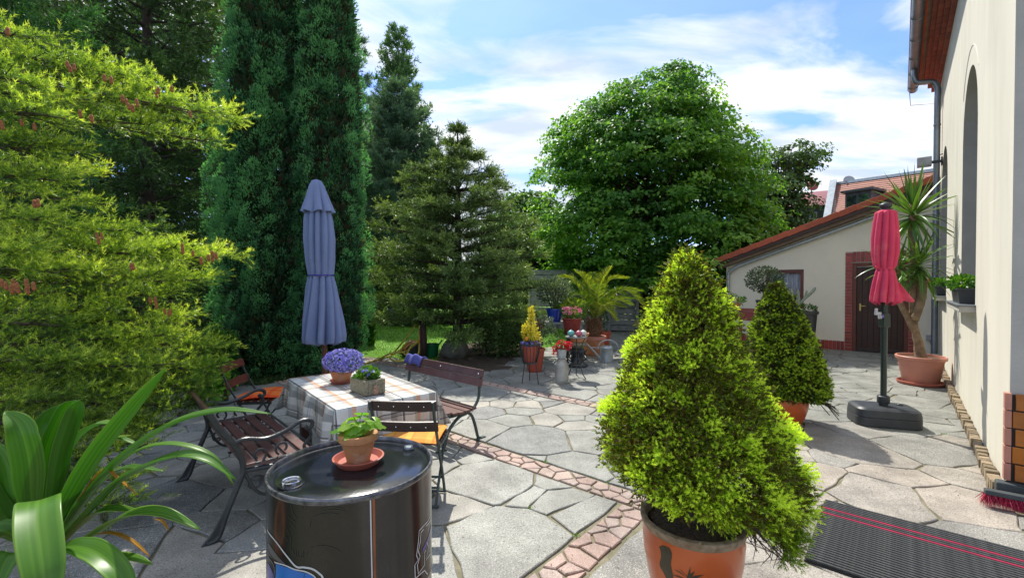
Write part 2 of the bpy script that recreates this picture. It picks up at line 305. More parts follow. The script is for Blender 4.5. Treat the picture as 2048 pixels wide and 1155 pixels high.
M['redpot'] = pm('brick red plastic pot', (.44, .085, .045), (.37, .07, .04), rough=.45, scale=4)
M['glazed'] = pm('orange glazed pot', (.56, .11, .02), (.46, .08, .015), rough=.28, scale=3, coat=.3)
M['rimglaze'] = pm('worn brown pot rim', (.20, .13, .07), (.34, .26, .16), rough=.6, scale=30)
M['darkmotif'] = pm('dark olive motif', (.045, .035, .018), (.06, .05, .025), rough=.4)
M['bluepot'] = pm('cobalt glazed pot', (.012, .05, .34), (.01, .035, .26), rough=.2, scale=4, coat=.4)
M['wicker'] = pm('red wicker', (.30, .045, .03), (.2, .03, .02), rough=.55, scale=20)
M['stonetrough'] = pm('rough trough stone', (.33, .30, .20), (.2, .18, .12), rough=.95, scale=60, bump=1, bscale=120, dirt=(.14, .13, .09), dscale=30)
M['boulder'] = pm('grey boulder', (.085, .09, .07), (.15, .15, .125), rough=.9, scale=5, bump=.6, bscale=14, rnd=.2, dirt=(.08, .09, .05), dscale=3)
M['blackrock'] = pm('dark rock', (.035, .045, .045), (.06, .07, .07), rough=.8, scale=5, bump=.6)
M['bluecloth'] = pm('dusty blue parasol cloth', (.20, .255, .42), (.165, .21, .37), rough=.85, scale=3, bump=.55, bscale=11, dirt=(.24, .30, .44), dscale=3)
M['bluetowel'] = pm('blue towel', (.10, .11, .36), (.08, .085, .30), rough=.95, scale=20, bump=.4, bscale=180)
M['redcloth'] = pm('raspberry parasol cloth', (.64, .05, .125), (.54, .04, .10), rough=.85, scale=3, bump=.55, bscale=13, dirt=(.68, .16, .17), dscale=4)
M['charcoal'] = pm('charcoal plastic', (.03, .035, .04), (.04, .046, .052), rough=.45, scale=12, bump=.15, bscale=120)
M['darkgreenpole'] = pm('dark green pole', (.02, .035, .03), rough=.35)
M['woodpole'] = pm('red brown pole', (.16, .05, .03), (.11, .035, .02), rough=.5, scale=6)
M['greyplastic'] = pm('grey plastic', (.45, .45, .47), rough=.4)
M['violetplastic'] = pm('violet plastic', (.16, .13, .45), rough=.4)
M['mat'] = pm('charcoal rib mat', (.05, .052, .052), (.08, .082, .08), rough=.95, scale=40, bump=.6, bscale=260)
M['matbase'] = pm('mat backing', (.02, .02, .02), rough=1)
M['pinkline'] = pm('pink mat rib', (.36, .02, .06), rough=.9)
M['redbristle'] = pm('crimson bristle', (.42, .02, .06), (.3, .015, .045), rough=.6)
M['greywood'] = pm('weathered grey timber', (.30, .31, .29), (.21, .22, .21), rough=.85, scale=7, rnd=.18, bump=.35, bscale=25)
M['bark'] = pm('bark', (.075, .055, .04), (.04, .03, .022), rough=.95, scale=8, bump=1, bscale=26, stretch=(1, 1, .3))
M['yuccabark'] = pm('yucca bark', (.32, .22, .13), (.20, .13, .075), rough=.9, scale=12, bump=1, bscale=40)
M['palmbark'] = pm('palm fibre', (.13, .06, .03), (.22, .12, .06), rough=.95, scale=20, bump=1, bscale=40)
M['twig'] = pm('dry twig', (.10, .07, .045), (.06, .04, .028), rough=.9, scale=20)
M['hose'] = pm('yellow green hose', (.52, .44, .07), (.42, .34, .05), rough=.45, scale=5)
M['orangehose'] = pm('orange hose', (.55, .22, .02), rough=.4)
M['greenplastic'] = pm('green plastic', (.01, .15, .05), rough=.35)
M['glass'] = pm('dark window glass', (.03, .045, .055), rough=.05, spec=.9, coat=.6)
def clearmat():
    m, t = _mat('clear window pane'); n = t.nodes.new; L = t.links.new; o = n('ShaderNodeOutputMaterial'); a = n('ShaderNodeBsdfTransparent'); b = n('ShaderNodeBsdfGlossy'); b.inputs['Roughness'].default_value = .05; f = n('ShaderNodeFresnel'); x = n('ShaderNodeMixShader'); L(f.outputs[0], x.inputs[0]); L(a.outputs[0], x.inputs[1]); L(b.outputs[0], x.inputs[2]); L(x.outputs[0], o.inputs[0]); return m
M['clear'] = clearmat()
M['skyglass'] = pm('sky reflecting glass', (.40, .58, .64), rough=.06, spec=1, metal=.95)
M['lace'] = pm('white lace curtain', (.8, .82, .88), (.42, .46, .54), rough=.9, scale=9, stretch=(6, 6, .6))
M['anthracite'] = pm('anthracite sheet', (.09, .105, .115), rough=.5)
M['greenhouse_'] = pm('grey green siding', (.085, .105, .085), (.07, .085, .07), rough=.8, scale=4, stretch=(8, 8, .5))
M['pinktiles'] = pm('salmon plain tiles', (.40, .18, .13), (.34, .15, .11), rough=.8, scale=2.2, detail=8)
M['whitewall'] = pm('white render', (.62, .61, .57), rough=.9)
M['dish_red'] = pm('red satellite dish', (.36, .06, .05), rough=.5)
M['dish_grey'] = pm('grey satellite dish', (.42, .43, .44), rough=.5)
M['orangecush'] = None
M['turq'] = pm('turquoise glaze', (.02, .33, .33), rough=.3)
M['teal'] = pm('teal enamel', (.16, .46, .44), rough=.3); M['pinkball'] = pm('pink enamel', (.55, .13, .18), rough=.3); M['whiteball'] = pm('white enamel', (.7, .72, .68), rough=.3)
M['greenglass'] = pm('green glass', (.10, .32, .05), rough=.1, coat=.5)
M['cactus'] = pm('grey green cactus', (.27, .31, .24), (.20, .24, .17), rough=.8, scale=18, bump=.5, bscale=50)
M['brass'] = pm('brass', (.5, .36, .12), metal=.9, rough=.3)
M['redbox'] = pm('dark red planter', (.25, .04, .035), rough=.5)
M['cone'] = pm('rusty young cone', (.40, .15, .04), (.27, .085, .03), rough=.8, scale=90, bump=.6, bscale=200)
# ---- foliage
F = {}
F['fir'] = leafmat('fir needles', [(0, (.06, .045, .02)), (.25, (.05, .10, .02)), (.55, (.14, .26, .04)), (.8, (.36, .50, .065)), (1, (.66, .76, .13))], rough=.36, tl=.48, spec=.5)
F['spruce'] = leafmat('potted spruce needles', [(0, (.10, .06, .015)), (.3, (.12, .21, .014)), (.6, (.31, .50, .022)), (1, (.74, .88, .10))], rough=.55, tl=.42, spec=.3)
F['spruce2'] = leafmat('dark potted spruce needles', [(0, (.05, .03, .01)), (.3, (.05, .11, .012)), (.65, (.15, .27, .018)), (1, (.40, .54, .045))], rough=.45, tl=.3, spec=.3)
F['thuja'] = leafmat('thuja sprays', [(0, (.085, .06, .035)), (.2, (.03, .085, .045)), (.6, (.075, .225, .105)), (1, (.17, .42, .16))], rough=.6, tl=.42, spec=.2, tcol=(1.3, 1.5, .7))
F['darkspruce'] = leafmat('dark spruce needles', [(0, (.035, .04, .02)), (.4, (.05, .105, .035)), (.8, (.11, .22, .055)), (1, (.27, .42, .07))], rough=.5, tl=.25, spec=.3)
F['midgreen'] = leafmat('feathery conifer', [(0, (.02, .045, .018)), (.5, (.04, .13, .045)), (1, (.11, .30, .08))], rough=.5, tl=.3, spec=.3)
F['pine'] = leafmat('blue green pine needles', [(0, (.03, .05, .03)), (.5, (.06, .14, .08)), (1, (.19, .32, .17))], rough=.5, tl=.25, spec=.3)
F['cypress'] = leafmat('loose cypress sprays', [(0, (.04, .06, .03)), (.5, (.08, .18, .07)), (1, (.2, .34, .1))], rough=.5, tl=.3, spec=.3)
F['midfir'] = leafmat('olive fir needles', [(0, (.04, .04, .018)), (.35, (.05, .105, .025)), (.7, (.15, .245, .065)), (1, (.36, .46, .13))], rough=.4, tl=.28, spec=.45)
F['linden'] = leafmat('linden leaves', [(0, (.02, .065, .02)), (.5, (.07, .215, .035)), (1, (.24, .46, .06))], rough=.45, tl=.5, spec=.4)
F['plum'] = leafmat('far orchard leaves', [(0, (.04, .07, .03)), (.5, (.09, .18, .05)), (1, (.20, .34, .08))], rough=.5, tl=.3)
F['bush'] = leafmat('fresh shrub leaves', [(0, (.02, .06, .012)), (.5, (.05, .16, .015)), (1, (.14, .30, .03))], rough=.45, tl=.35)
F['lightbush'] = leafmat('light far leaves', [(0, (.04, .1, .02)), (.5, (.09, .22, .03)), (1, (.22, .36, .06))], rough=.5, tl=.4)
F['olive'] = leafmat('oleander leaves', [(0, (.03, .05, .02)), (.5, (.07, .12, .045)), (1, (.30, .38, .22))], rough=.35, tl=.2, spec=.5)
F['yellow'] = leafmat('golden euonymus leaves', [(0, (.2, .22, .02)), (.5, (.55, .48, .04)), (1, (.8, .72, .12))], rough=.4, tl=.3)
F['plant'] = leafmat('bright pot leaves', [(0, (.04, .12, .015)), (.5, (.11, .30, .025)), (1, (.34, .52, .06))], rough=.4, tl=.45)
F['lilac'] = leafmat('lilac flowers', [(0, (.12, .10, .45)), (.6, (.28, .25, .75)), (1, (.65, .62, .9))], rough=.6, tl=.3, tcol=(1, 1, 1.1))
F['redflower'] = leafmat('red geranium flowers', [(0, (.5, .01, .03)), (1, (.8, .06, .08))], rough=.6, tl=.3, tcol=(1.2, .8, .8))
F['pinkflower'] = leafmat('pink flowers', [(0, (.65, .1, .25)), (.6, (.75, .25, .4)), (1, (.85, .7, .7))], rough=.6, tl=.3, tcol=(1.2, .8, .8))
F['grass'] = leafmat('grass blades', [(0, (.06, .16, .01)), (.5, (.12, .30, .012)), (1, (.28, .46, .04))], rough=.6, tl=.4)
F['palm'] = leafmat('palm leaflets', [(0, (.05, .10, .015)), (.5, (.12, .22, .02)), (1, (.48, .52, .05))], rough=.35, tl=.35, spec=.5)
F['yucca'] = leafmat('yucca leaves', [(0, (.04, .10, .02)), (.5, (.08, .18, .03)), (1, (.25, .38, .08))], rough=.3, tl=.25, spec=.5)
F['needlelitter'] = leafmat('bed greenery', [(0, (.03, .05, .015)), (.5, (.07, .13, .03)), (1, (.25, .33, .13))], rough=.4, tl=.3)
F['strap'] = leafmat('strap leaf green', [(0, (.04, .12, .015)), (.5, (.08, .22, .022)), (.85, (.16, .33, .04)), (1, (.30, .38, .08))], rough=.34, tl=.45, spec=.45)
F['strap_y'] = leafmat('yellowed strap leaf', [(0, (.35, .16, .02)), (1, (.55, .30, .03))], rough=.35, tl=.3)

# ================================================================ ground
def flat(name, poly, z, mat, kind='structure'):
    m = MB(); m.add([(p[0], p[1], z) for p in poly], [tuple(range(len(poly)))]); o = m.build(name, mat); o['kind'] = kind; return o
flat('ground', [(-320, -60), (320, -60), (320, 500), (-320, 500)], -.04, M['earth'])
patio_px = [(-300, 1400), (-60, 1130), (120, 960), (290, 868), (385, 800), (470, 775), (560, 762), (735, 712), (862, 726), (905, 742), (1010, 742), (1060, 700), (1225, 662), (1290, 656)]
patio_poly = [Vector((-2.2, -1.2, 0))] + [G(x, y) for x, y in patio_px] + [gp(-3.7, 14.2), gp(-3.7, 13.19), gp(.68, 13.19), gp(.68, 4.9), gp(6, 4.9), gp(6, -2)]
pp = [(p.x, p.y) for p in patio_poly]
base = flat('patio', pp, -.012, M['mortar'])
def inside(x, y, poly):
    c = False; j = len(poly) - 1
    for i in range(len(poly)):
        a, b = poly[i], poly[j]
        if (a[1] > y) != (b[1] > y) and x < (b[0] - a[0]) * (y - a[1]) / (b[1] - a[1]) + a[0]: c = not c
        j = i
    return c
def clip(poly, nx, ny, d):
    o = []
    for i in range(len(poly)):
        p, q = poly[i], poly[(i + 1) % len(poly)]; a = p[0] * nx + p[1] * ny - d; b = q[0] * nx + q[1] * ny - d
        if a <= 0: o.append(p)
        if (a < 0) != (b < 0) and abs(a - b) > 1e-9:
            t = a / (a - b); o.append((p[0] + (q[0] - p[0]) * t, p[1] + (q[1] - p[1]) * t))
    return o
def power(seeds, rect):
    x0, y0, x1, y1 = rect; cells = []
    for i, (x, y, w) in enumerate(seeds):
        poly = [(x0, y0), (x1, y0), (x1, y1), (x0, y1)]
        near = sorted((s for j, s in enumerate(seeds) if j != i), key=lambda s: (s[0] - x) ** 2 + (s[1] - y) ** 2)[:36]
        for (u, v, ww) in near:
            dx, dy = u - x, v - y; poly = clip(poly, dx, dy, (u * u + v * v - x * x - y * y + w * w - ww * ww) / 2)
            if len(poly) < 3: break
        if len(poly) >= 3: cells.append(poly)
    return cells
def inset(poly, d):
    n = len(poly); cx_ = sum(p[0] for p in poly) / n; cy_ = sum(p[1] for p in poly) / n; o = list(poly)
    for i in range(n):
        p, q = poly[i], poly[(i + 1) % n]; dx, dy = q[0] - p[0], q[1] - p[1]; l = math.hypot(dx, dy)
        if l < 1e-6: continue
        nx, ny = dy / l, -dx / l
        if (cx_ - p[0]) * nx + (cy_ - p[1]) * ny > 0: nx, ny = -nx, -ny
        o = clip(o, nx, ny, p[0] * nx + p[1] * ny - d)
        if len(o) < 3: return []
    return o
def area(p): return abs(sum(p[i][0] * p[(i + 1) % len(p)][1] - p[(i + 1) % len(p)][0] * p[i][1] for i in range(len(p)))) / 2
def rough_edge(poly, step, amp, seed):
    o = []
    n = len(poly)
    if sum(poly[i][0] * poly[(i + 1) % n][1] - poly[(i + 1) % n][0] * poly[i][1] for i in range(n)) < 0: poly = poly[::-1]
    for i in range(n):
        p, q = poly[i], poly[(i + 1) % n]; l = math.hypot(q[0] - p[0], q[1] - p[1]); k = max(1, int(l / step))
        for j in range(k):
            t = j / k
            if l < step * .35 and j == 0 and i % 2: continue
            x, y = p[0] + (q[0] - p[0]) * t, p[1] + (q[1] - p[1]) * t
            v = mnoise.noise_vector(Vector((x * 5, y * 5, seed))); o.append((x + v.x * amp, y + v.y * amp))
    return o
stones = []
def fill(rect, mean, joint, kind, manual=(), amp=.012, var=.55):
    x0, y0, x1, y1 = rect; seeds = [(b, a, w) for (b, a, w) in manual]
    tries = 0; target = (x1 - x0) * (y1 - y0) / (mean * mean) * (1.35 if kind == 'flag' else 1); rad = []
    while len(seeds) < target * 1.15 and tries < 9000:
        tries += 1; x = random.uniform(x0, x1); y = random.uniform(y0, y1)
        r_ = mean * random.choice([.2, .26, .32, .4, .55, .75, .95]) if kind == 'flag' else mean * random.uniform(.35, .5)
        if all((x - s[0]) ** 2 + (y - s[1]) ** 2 > (r_ * .95 + max(s[2], mean * .3) * .95) ** 2 for s in seeds): seeds.append((x, y, r_))
    for c in power(seeds, rect):
        c = inset(c, joint / 2 + random.uniform(0, joint * .35))
        if len(c) < 3 or area(c) < mean * mean * .03: continue
        x = sum(p[0] for p in c) / len(c); y = sum(p[1] for p in c) / len(c); w = gp(x, y)
        if not inside(w.x, w.y, pp): continue
        stones.append((w.length, kind, c, amp))
def man(lst):
    o = []
    for x, y, w in lst:
        b, a = ba(G(x, y)); o.append((b, a, w))
    return o
fill((-9.5, 0, -1.54, 2.97), .48, .012, 'flag', man([(978, 958, .36), (1015, 1085, .40), (1060, 985, .12), (1120, 1000, .17), (1175, 1030, .22), (905, 1005, .18), (890, 1110, .22), (1030, 1180, .2), (470, 940, .3), (330, 1000, .32), (420, 1060, .25), (360, 1090, .28), (250, 1110, .3), (500, 1080, .2), (450, 1140, .25)]), .024)
fill((-9.5, 3.22, -1.28, 5.03), .47, .012, 'flag', man([(1065, 880, .42), (960, 860, .3), (1140, 930, .3), (1060, 925, .25), (1180, 880, .3)]), .014)
fill((-11, 5.27, -1.28, 14.3), .48, .014, 'flag', amp=.016)
fill((-1.28, 0, .62, 13.19), .48, .013, 'flag', man([(1240, 1110, .40), (1160, 1120, .3), (1780, 990, .42), (1900, 1010, .4), (1720, 900, .36), (1850, 900, .36), (1960, 1060, .3), (1700, 1090, .3), (1640, 950, .3), (1640, 830, .25), (1790, 960, .3)]), .024)
fill((.62, 0, 3.5, 4.6), .54, .014, 'flag', amp=.02)
fill((-9.5, 2.99, -1.28, 3.20), .125, .010, 'pink', amp=.011)
fill((-1.52, 0, -1.30, 2.975), .125, .010, 'pink', amp=.011)
fill((-9.5, 5.05, -1.28, 5.25), .135, .012, 'pink', amp=.011)
stones.sort(key=lambda s: s[0] if s[2] else 9)
def stone_mb(mb, c, amp, seed, kind):
    c = rough_edge(c, .05 if kind == 'flag' else .035, amp, seed * .37); W_ = [gp(x, y) for x, y in c]; n = len(W_); cx_ = sum(W_, Vector()) / n
    top = random.uniform(0, .004); tx, ty = random.uniform(-.004, .004), random.uniform(-.004, .004)
    def z(p, e): return e + top + tx * (p.x - cx_.x) + ty * (p.y - cx_.y)
    k = .006; r0 = [Vector((p.x, p.y, -.03)) for p in W_]; r1 = [Vector((p.x, p.y, z(p, -.005))) for p in W_]
    r2 = []
    for p in W_:
        d = (cx_ - p); d = d.normalized() * min(k, d.length * .3); q = p + d; r2.append(Vector((q.x, q.y, z(q, 0))))
    fs = [(i, (i + 1) % n, n + (i + 1) % n, n + i) for i in range(n)] + [(n + i, n + (i + 1) % n, 2 * n + (i + 1) % n, 2 * n + i) for i in range(n)] + [tuple(range(2 * n, 3 * n))]
    mb.add(r0 + r1 + r2, fs)
cnt = {'flag': 0, 'pink': 0}; rest = {'flag': MB(), 'pink': MB()}
for i, (d, kind, c, amp) in enumerate(stones):
    cnt[kind] += 1
    if cnt[kind] <= 300:
        mb = MB(); stone_mb(mb, c, amp, i, kind); mb.build('flagstone' if kind == 'flag' else 'pink_stone', M['pinkstone' if kind == 'pink' else ('flagwarm' if c[0][0] > -1.28 else 'flag')], base)
    else: stone_mb(rest[kind], c, amp, i, kind)
for kind, nm in (('flag', 'far_flagstones'), ('pink', 'far_pink_stones')):
    if rest[kind].v: rest[kind].build(nm, M['flag' if kind == 'flag' else 'pinkstone'], base)['kind'] = 'stuff'
lawn_px = [(700, 722), (735, 712), (862, 724), (905, 738), (1100, 700), (1200, 640), (1260, 618), (1260, 586), (500, 586), (560, 700)]
flat('lawn', [(p.x, p.y) for p in (G(x, y) for x, y in lawn_px)], -.006, M['lawn'])
bedp = [G(x, y) for x, y in [(872, 727), (905, 743), (1010, 743), (1058, 705), (1040, 690), (960, 680), (880, 700)]]
flat('planting_bed', [(p.x, p.y) for p in bedp], .0, M['soil'])
# grass blades on the nearer lawn
P = []
lp = [(p.x, p.y) for p in (G(x, y) for x, y in lawn_px)]
xs = rng.uniform(-9, 2.5, 90000); ys = 8.6 + rng.random(90000) ** 1.8 * 16
bp_ = [(p.x, p.y) for p in bedp]
for x, y in zip(xs, ys):
    if inside(x, y, lp) and not inside(x, y, bp_): P.append((x, y, -.01))
P = np.array(P); n = len(P); D = np.stack([rng.normal(size=n) * .35, rng.normal(size=n) * .35, np.ones(n)], 1)
lw = rng.uniform(.03, .06, n) * (1 + (P[:, 1] - 9) * .04)
g = fol('grass', blades(P, D, lw, .009 + (P[:, 1] - 9) * .001), .45 + .5 * nrnd(P * [1, 1, 0], .7) + rng.normal(size=n) * .15, F['grass']); g['kind'] = 'stuff'
# ================================================================ main house
house = thing('main_house', 'cream plastered house with tall arched windows, zinc gutter and amber clinker base', 'house', gp(0, 0), HA)
WB = .61; A0 = 4.84; A1 = 14.0; HT = 6.3
wins = [(7.67, .76, 1.36, 4.15), (11.75, .76, 1.36, 4.15)]
m = MB()
# wall face as columns of quads with real arched openings
def arch_top(a, c, w, z0, z1):
    s = 1 - ((a - c) / w) ** 2; return z1 - w * 1.0 + math.sqrt(max(s, 0)) * w * 1.0
brk = [A0]
for c, w, z0, z1 in wins: brk += [c - w + 2 * w * i / 24 for i in range(25)]
brk.append(A1); TH = .30
for i in range(len(brk) - 1):
    a, b = brk[i], brk[i + 1]; mid = (a + b) / 2; w_ = [q for q in wins if abs(mid - q[0]) < q[1]]
    if not w_:
        m.add([(WB, a, -.02), (WB, b, -.02), (WB, b, HT), (WB, a, HT)], [(0, 3, 2, 1)])
    else:
        q = w_[0]; ta, tb = arch_top(a, *q), arch_top(b, *q)
        m.add([(WB, a, -.02), (WB, b, -.02), (WB, b, q[2]), (WB, a, q[2])], [(0, 3, 2, 1)])
        m.add([(WB, a, ta), (WB, b, tb), (WB, b, HT), (WB, a, HT)], [(0, 3, 2, 1)])
m.add([(WB, A1, -.02), (WB + 6, A1, -.02), (WB + 6, A1, HT), (WB, A1, HT)], [(0, 1, 2, 3)])
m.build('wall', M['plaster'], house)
for q in wins:
    m = MB(); c, w, z0, z1 = q; m.add([(WB, c - w, z0), (WB + TH, c - w, z0), (WB + TH, c + w, z0), (WB, c + w, z0)], [(0, 1, 2, 3)])
    for sg in (-1, 1):
        zz = arch_top(c + sg * w, *q); m.add([(WB, c + sg * w, z0), (WB + TH, c + sg * w, z0), (WB + TH, c + sg * w, zz), (WB, c + sg * w, zz)], [(0, 1, 2, 3)])
    for i in range(24):
        a = c - w + 2 * w * i / 24; b = c - w + 2 * w * (i + 1) / 24; ta, tb = arch_top(a, *q), arch_top(b, *q)
        m.add([(WB, a, ta), (WB + TH, a, ta), (WB + TH, b, tb), (WB, b, tb)], [(0, 1, 2, 3)])
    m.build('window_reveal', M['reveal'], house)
for q in wins:
    c, w, z0, z1 = q; fr = MB(); N_ = 24
    pts = [(c - w, z0)] + [(c - w + 2 * w * i / N_, arch_top(c - w + 2 * w * i / N_, *q)) for i in range(N_ + 1)] + [(c + w, z0)]
    gl = MB(); gl.add([(WB + TH - .01, a, z) for a, z in pts], [tuple(range(len(pts)))])
    fr.tube([(WB + TH - .05, a, z) for a, z in pts + [pts[0]]], .05, 4)
    fr.box((WB + TH - .05, c, (z0 + z1) / 2), (.06, .07, z1 - z0 - .1)); fr.box((WB + TH - .05, c, z0 + 1.9), (.06, 2 * w - .05, .07))
    f_ = fr.build('window', M['anthracite'], house); gl.build('pane', M['glass'], f_)
    sb = MB(); sb.box((WB - .03, c, z0 - .045), (.2, 2 * w + .12, .07)); sb.build('window_sill', M['reveal'], house, bevel=.008)
    zi = MB(); zi.box((WB - .035, c, z0 - .004), (.23, 2 * w + .16, .010)); zi.build('sill_sheet', M['zinc'], house)
# thin raised plaster arc over the near window
m = MB(); c, w, z0, z1 = wins[0]
m.tube([(WB + .002, c + .9 * math.cos(t), z1 - .68 + .9 * math.sin(t)) for t in np.linspace(R(35), R(150), 16)], .008, 5)
m.build('plaster_arc', M['plaster'], house)
# end face towards the camera, recessed 4 mm behind its clinker base
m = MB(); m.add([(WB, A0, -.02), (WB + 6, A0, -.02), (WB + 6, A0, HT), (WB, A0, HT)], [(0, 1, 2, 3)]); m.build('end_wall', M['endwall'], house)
m = MB(); m.box((WB + .55, A0 - .008, .47), (1.12, .016, .64)); m.build('clinker_joint', M['darkgrout'], house)
for r_ in range(5):
    z = .165 + r_ * .128; off = 0.0 if r_ % 2 == 0 else -.014
    bx = MB(); bx.box((WB - .010, A0 - .0, z + .062), (.036, .062, .122)); bx.build('corner_tile', M['clinker_side'], house, bevel=.004)
    x = WB + .022 + off
    for k in range(5):
        l = .235 if k or r_ % 2 == 0 else .12
        b_ = MB(); b_.box((x + l / 2, A0 - .016, z + .062), (l - .010, .022, .118)); b_.build('clinker_tile', M['clinker'], house, bevel=.004); x += l
m = MB(); m.box((WB + .5, A0 - .03, .07), (1.14, .09, .17)); m.build('base_stone', M['blackrock'], house, bevel=.012)
# edging bricks on end along the wall
a = A0 + .06; i = 0
while a < 12.6:
    w_ = random.uniform(.055, .07); b_ = MB(); h_ = random.uniform(.075, .11)
    b_.box((0, 0, 0), (random.uniform(.06, .08), w_, h_ + .03)); o = b_.build('edging_brick', M['edgebrick'], house, bevel=.007, loc=(WB - .042 + random.uniform(-.006, .006), a + w_ / 2, h_ / 2 - .015)); o.rotation_euler = (R(random.uniform(-4, 4)), R(random.uniform(-5, 5)), R(random.uniform(-4, 4)))
    a += w_ + random.uniform(.008, .016)
# stepped brick cornice, rafters, gutter, roof
for s_, (o_, z) in enumerate(((.05, 5.80), (.11, 5.90), (.17, 6.0), (.235, 6.1))):
    a = A1 - .02
    while a > A0 - .6:
        b_ = MB(); b_.box((WB - o_ / 2 - .002 * s_, a - .12, z + .045), (o_ + .02, .232, .088)); b_.build('cornice_brick', M['eavebrick'], house, bevel=.008); a -= .243
m = MB(); m.box((WB - .02, (A0 + A1) / 2 - .3, 6.235), (.66, A1 - A0 + .8, .05)); m.build('eaves_board', M['soffit'], house)
m = MB(); prof = [(math.cos(t), math.sin(t)) for t in np.linspace(math.pi, 2 * math.pi, 12)]
gb, gz, gr_ = WB - .43, 6.10, .085
m.add([(gb + gr_ * x, A1 + .12, gz + gr_ * z) for x, z in prof] + [(gb + gr_ * x, A0 - 1, gz + gr_ * z) for x, z in prof], [(i, i + 1, 13 + i, 12 + i) for i in range(11)])
m.add([(gb + gr_ * x, A1 + .12, gz + gr_ * z) for x, z in prof], [tuple(range(12))])
m.tube([(gb - gr_, A1 + .12, gz), (gb - gr_, A0 - 1, gz)], .012, 6)
for a in np.arange(A0, A1, .9): m.tube([(gb + gr_ * 1.03 * x, a, gz + gr_ * 1.03 * z) for x, z in prof], .008, 5)
m.build('gutter', M['zinc'], house, smooth=True, solid=.004)
m = MB(); dp = smoothpath([(gb, 12.6, gz - .07), (gb, 12.6, gz - .22), (gb + .06, 12.6, gz - .36), (WB - .16, 12.6, gz - .40), (WB - .075, 12.6, gz - .55), (WB - .075, 12.6, gz - .8)], 5) + [Vector((WB - .075, 12.6, .15))]
m.tube(dp, .052, 12)
for z in (1.2, 3.0, 4.8): m.lathe([(.056, z - .02), (.06, z), (.056, z + .02)], 12, c=(WB - .075, 12.6, 0))
m.build('downpipe', M['zinc'], house, smooth=True)
m = MB(); m.add([(WB - .42, A0 - 1.2, 6.2), (WB - .42, A1 + .15, 6.2), (WB + 5, A1 + .15, 10.2), (WB + 5, A0 - 1.2, 10.2)], [(0, 1, 2, 3)]); m.build('roof', M['tile'], house, solid=.12)
m = MB(); m.tube([(gb - .06, A1 + .14, gz - .02), (gb - .04, A1 + .14, gz - .35), (WB - .06, A1 + .12, gz - .42), (WB - .06, A1 + .12, 3.2)], .008, 5); m.build('lightning_rod_wire', M['zinc'], house)
fl = thing('floodlight', 'small grey floodlight on a bracket by the downpipe of the house', 'lamp', gp(WB - .05, 12.3, 4.02), HA)
m = MB(); m.box((-.22, 0, 0), (.22, .13, .19)); m.build('lamp_head', M['greyplastic'], fl, bevel=.01)
m = MB(); m.box((-.225, -.07, 0), (.19, .012, .15)); m.build('lamp_glass', M['dish_grey'], fl)
m = MB(); m.bar((-.11, 0, -.02), (.05, 0, -.02), .05, .05); m.tube([(0, 0, 0), (0, -.02, .1), (.05, 0, .12)], .012, 6); m.box((.035, 0, -.02), (.02, .12, .16)); m.build('bracket', M['charcoal'], fl)
# ================================================================ outbuilding
GA = 13.2
ob = thing('outbuilding', 'low cream lean-to outbuilding with orange tiled verge and brown door in a red brick surround', 'outbuilding', gp(0, GA), HA)
L0 = -3.62
def roofz(b): return 2.04 + (b - L0) * (3.60 - 2.04) / (WB - L0)
openings = [(-2.65, -1.82, .95, 1.93), (-.857, .145, 0, 2.06)]
m = MB(); cols = sorted([L0, WB] + [v for o in openings for v in o[:2]])
for i in range(len(cols) - 1):
    a, b = cols[i], cols[i + 1]; o_ = [o for o in openings if a >= o[0] - 1e-6 and b <= o[1] + 1e-6]
    if o_:
        z0, z1 = o_[0][2:]
        if z0 > 0: m.add([(a, 0, -.02), (b, 0, -.02), (b, 0, z0), (a, 0, z0)], [(0, 1, 2, 3)])
        m.add([(a, 0, z1), (b, 0, z1), (b, 0, roofz(b)), (a, 0, roofz(a))], [(0, 1, 2, 3)])
    else: m.add([(a, 0, -.02), (b, 0, -.02), (b, 0, roofz(b)), (a, 0, roofz(a))], [(0, 1, 2, 3)])
m.add([(L0, 0, -.02), (L0, 6, -.02), (L0, 6, roofz(L0)), (L0, 0, roofz(L0))], [(0, 3, 2, 1)])
m.build('wall', M['plaster_gable'], ob)
m = MB()
for (a, b, z0, z1) in openings:
    D_ = .12; m.add([(a, 0, z0), (a, D_, z0), (a, D_, z1), (a, 0, z1)], [(0, 1, 2, 3)]); m.add([(b, 0, z0), (b, D_, z0), (b, D_, z1), (b, 0, z1)], [(3, 2, 1, 0)]); m.add([(a, 0, z1), (b, 0, z1), (b, D_, z1), (a, D_, z1)], [(0, 1, 2, 3)])
    if z0: m.add([(a, 0, z0), (b, 0, z0), (b, D_, z0), (a, D_, z0)], [(3, 2, 1, 0)])
m.build('opening_reveal', M['reveal'], ob)
# window with lace curtain
a, b, z0, z1 = openings[0]; m = MB()
for (x0, x1, y0, y1) in ((a, a + .07, z0, z1), (b - .07, b, z0, z1), (a + .07, b - .07, z0, z0 + .07), (a + .07, b - .07, z1 - .09, z1)): m.box(((x0 + x1) / 2, .05, (y0 + y1) / 2), (x1 - x0, .06, y1 - y0))
wn = m.build('window', M['redslat'], ob, bevel=.005)
m = MB(); m.add([(a, .075, z0), (b, .075, z0), (b, .075, z1), (a, .075, z1)], [(0, 1, 2, 3)]); m.build('pane', M['clear'], wn)
m = MB(); m.sheet([[(a + .06 + (b - a - .12) * i / 60, .14 + .018 * math.sin(i * .9) + .008 * math.sin(i * 2.3), z) for i in range(61)] for z in (z0 + .34, z1 - .06)]); m.build('lace_curtain', M['lace'], wn, smooth=True)
m = MB(); m.box(((a + b) / 2, .5, (z0 + z1) / 2), (b - a + .3, .4, z1 - z0 + .3)); m.build('dark_room', M['darkgrout'], ob)
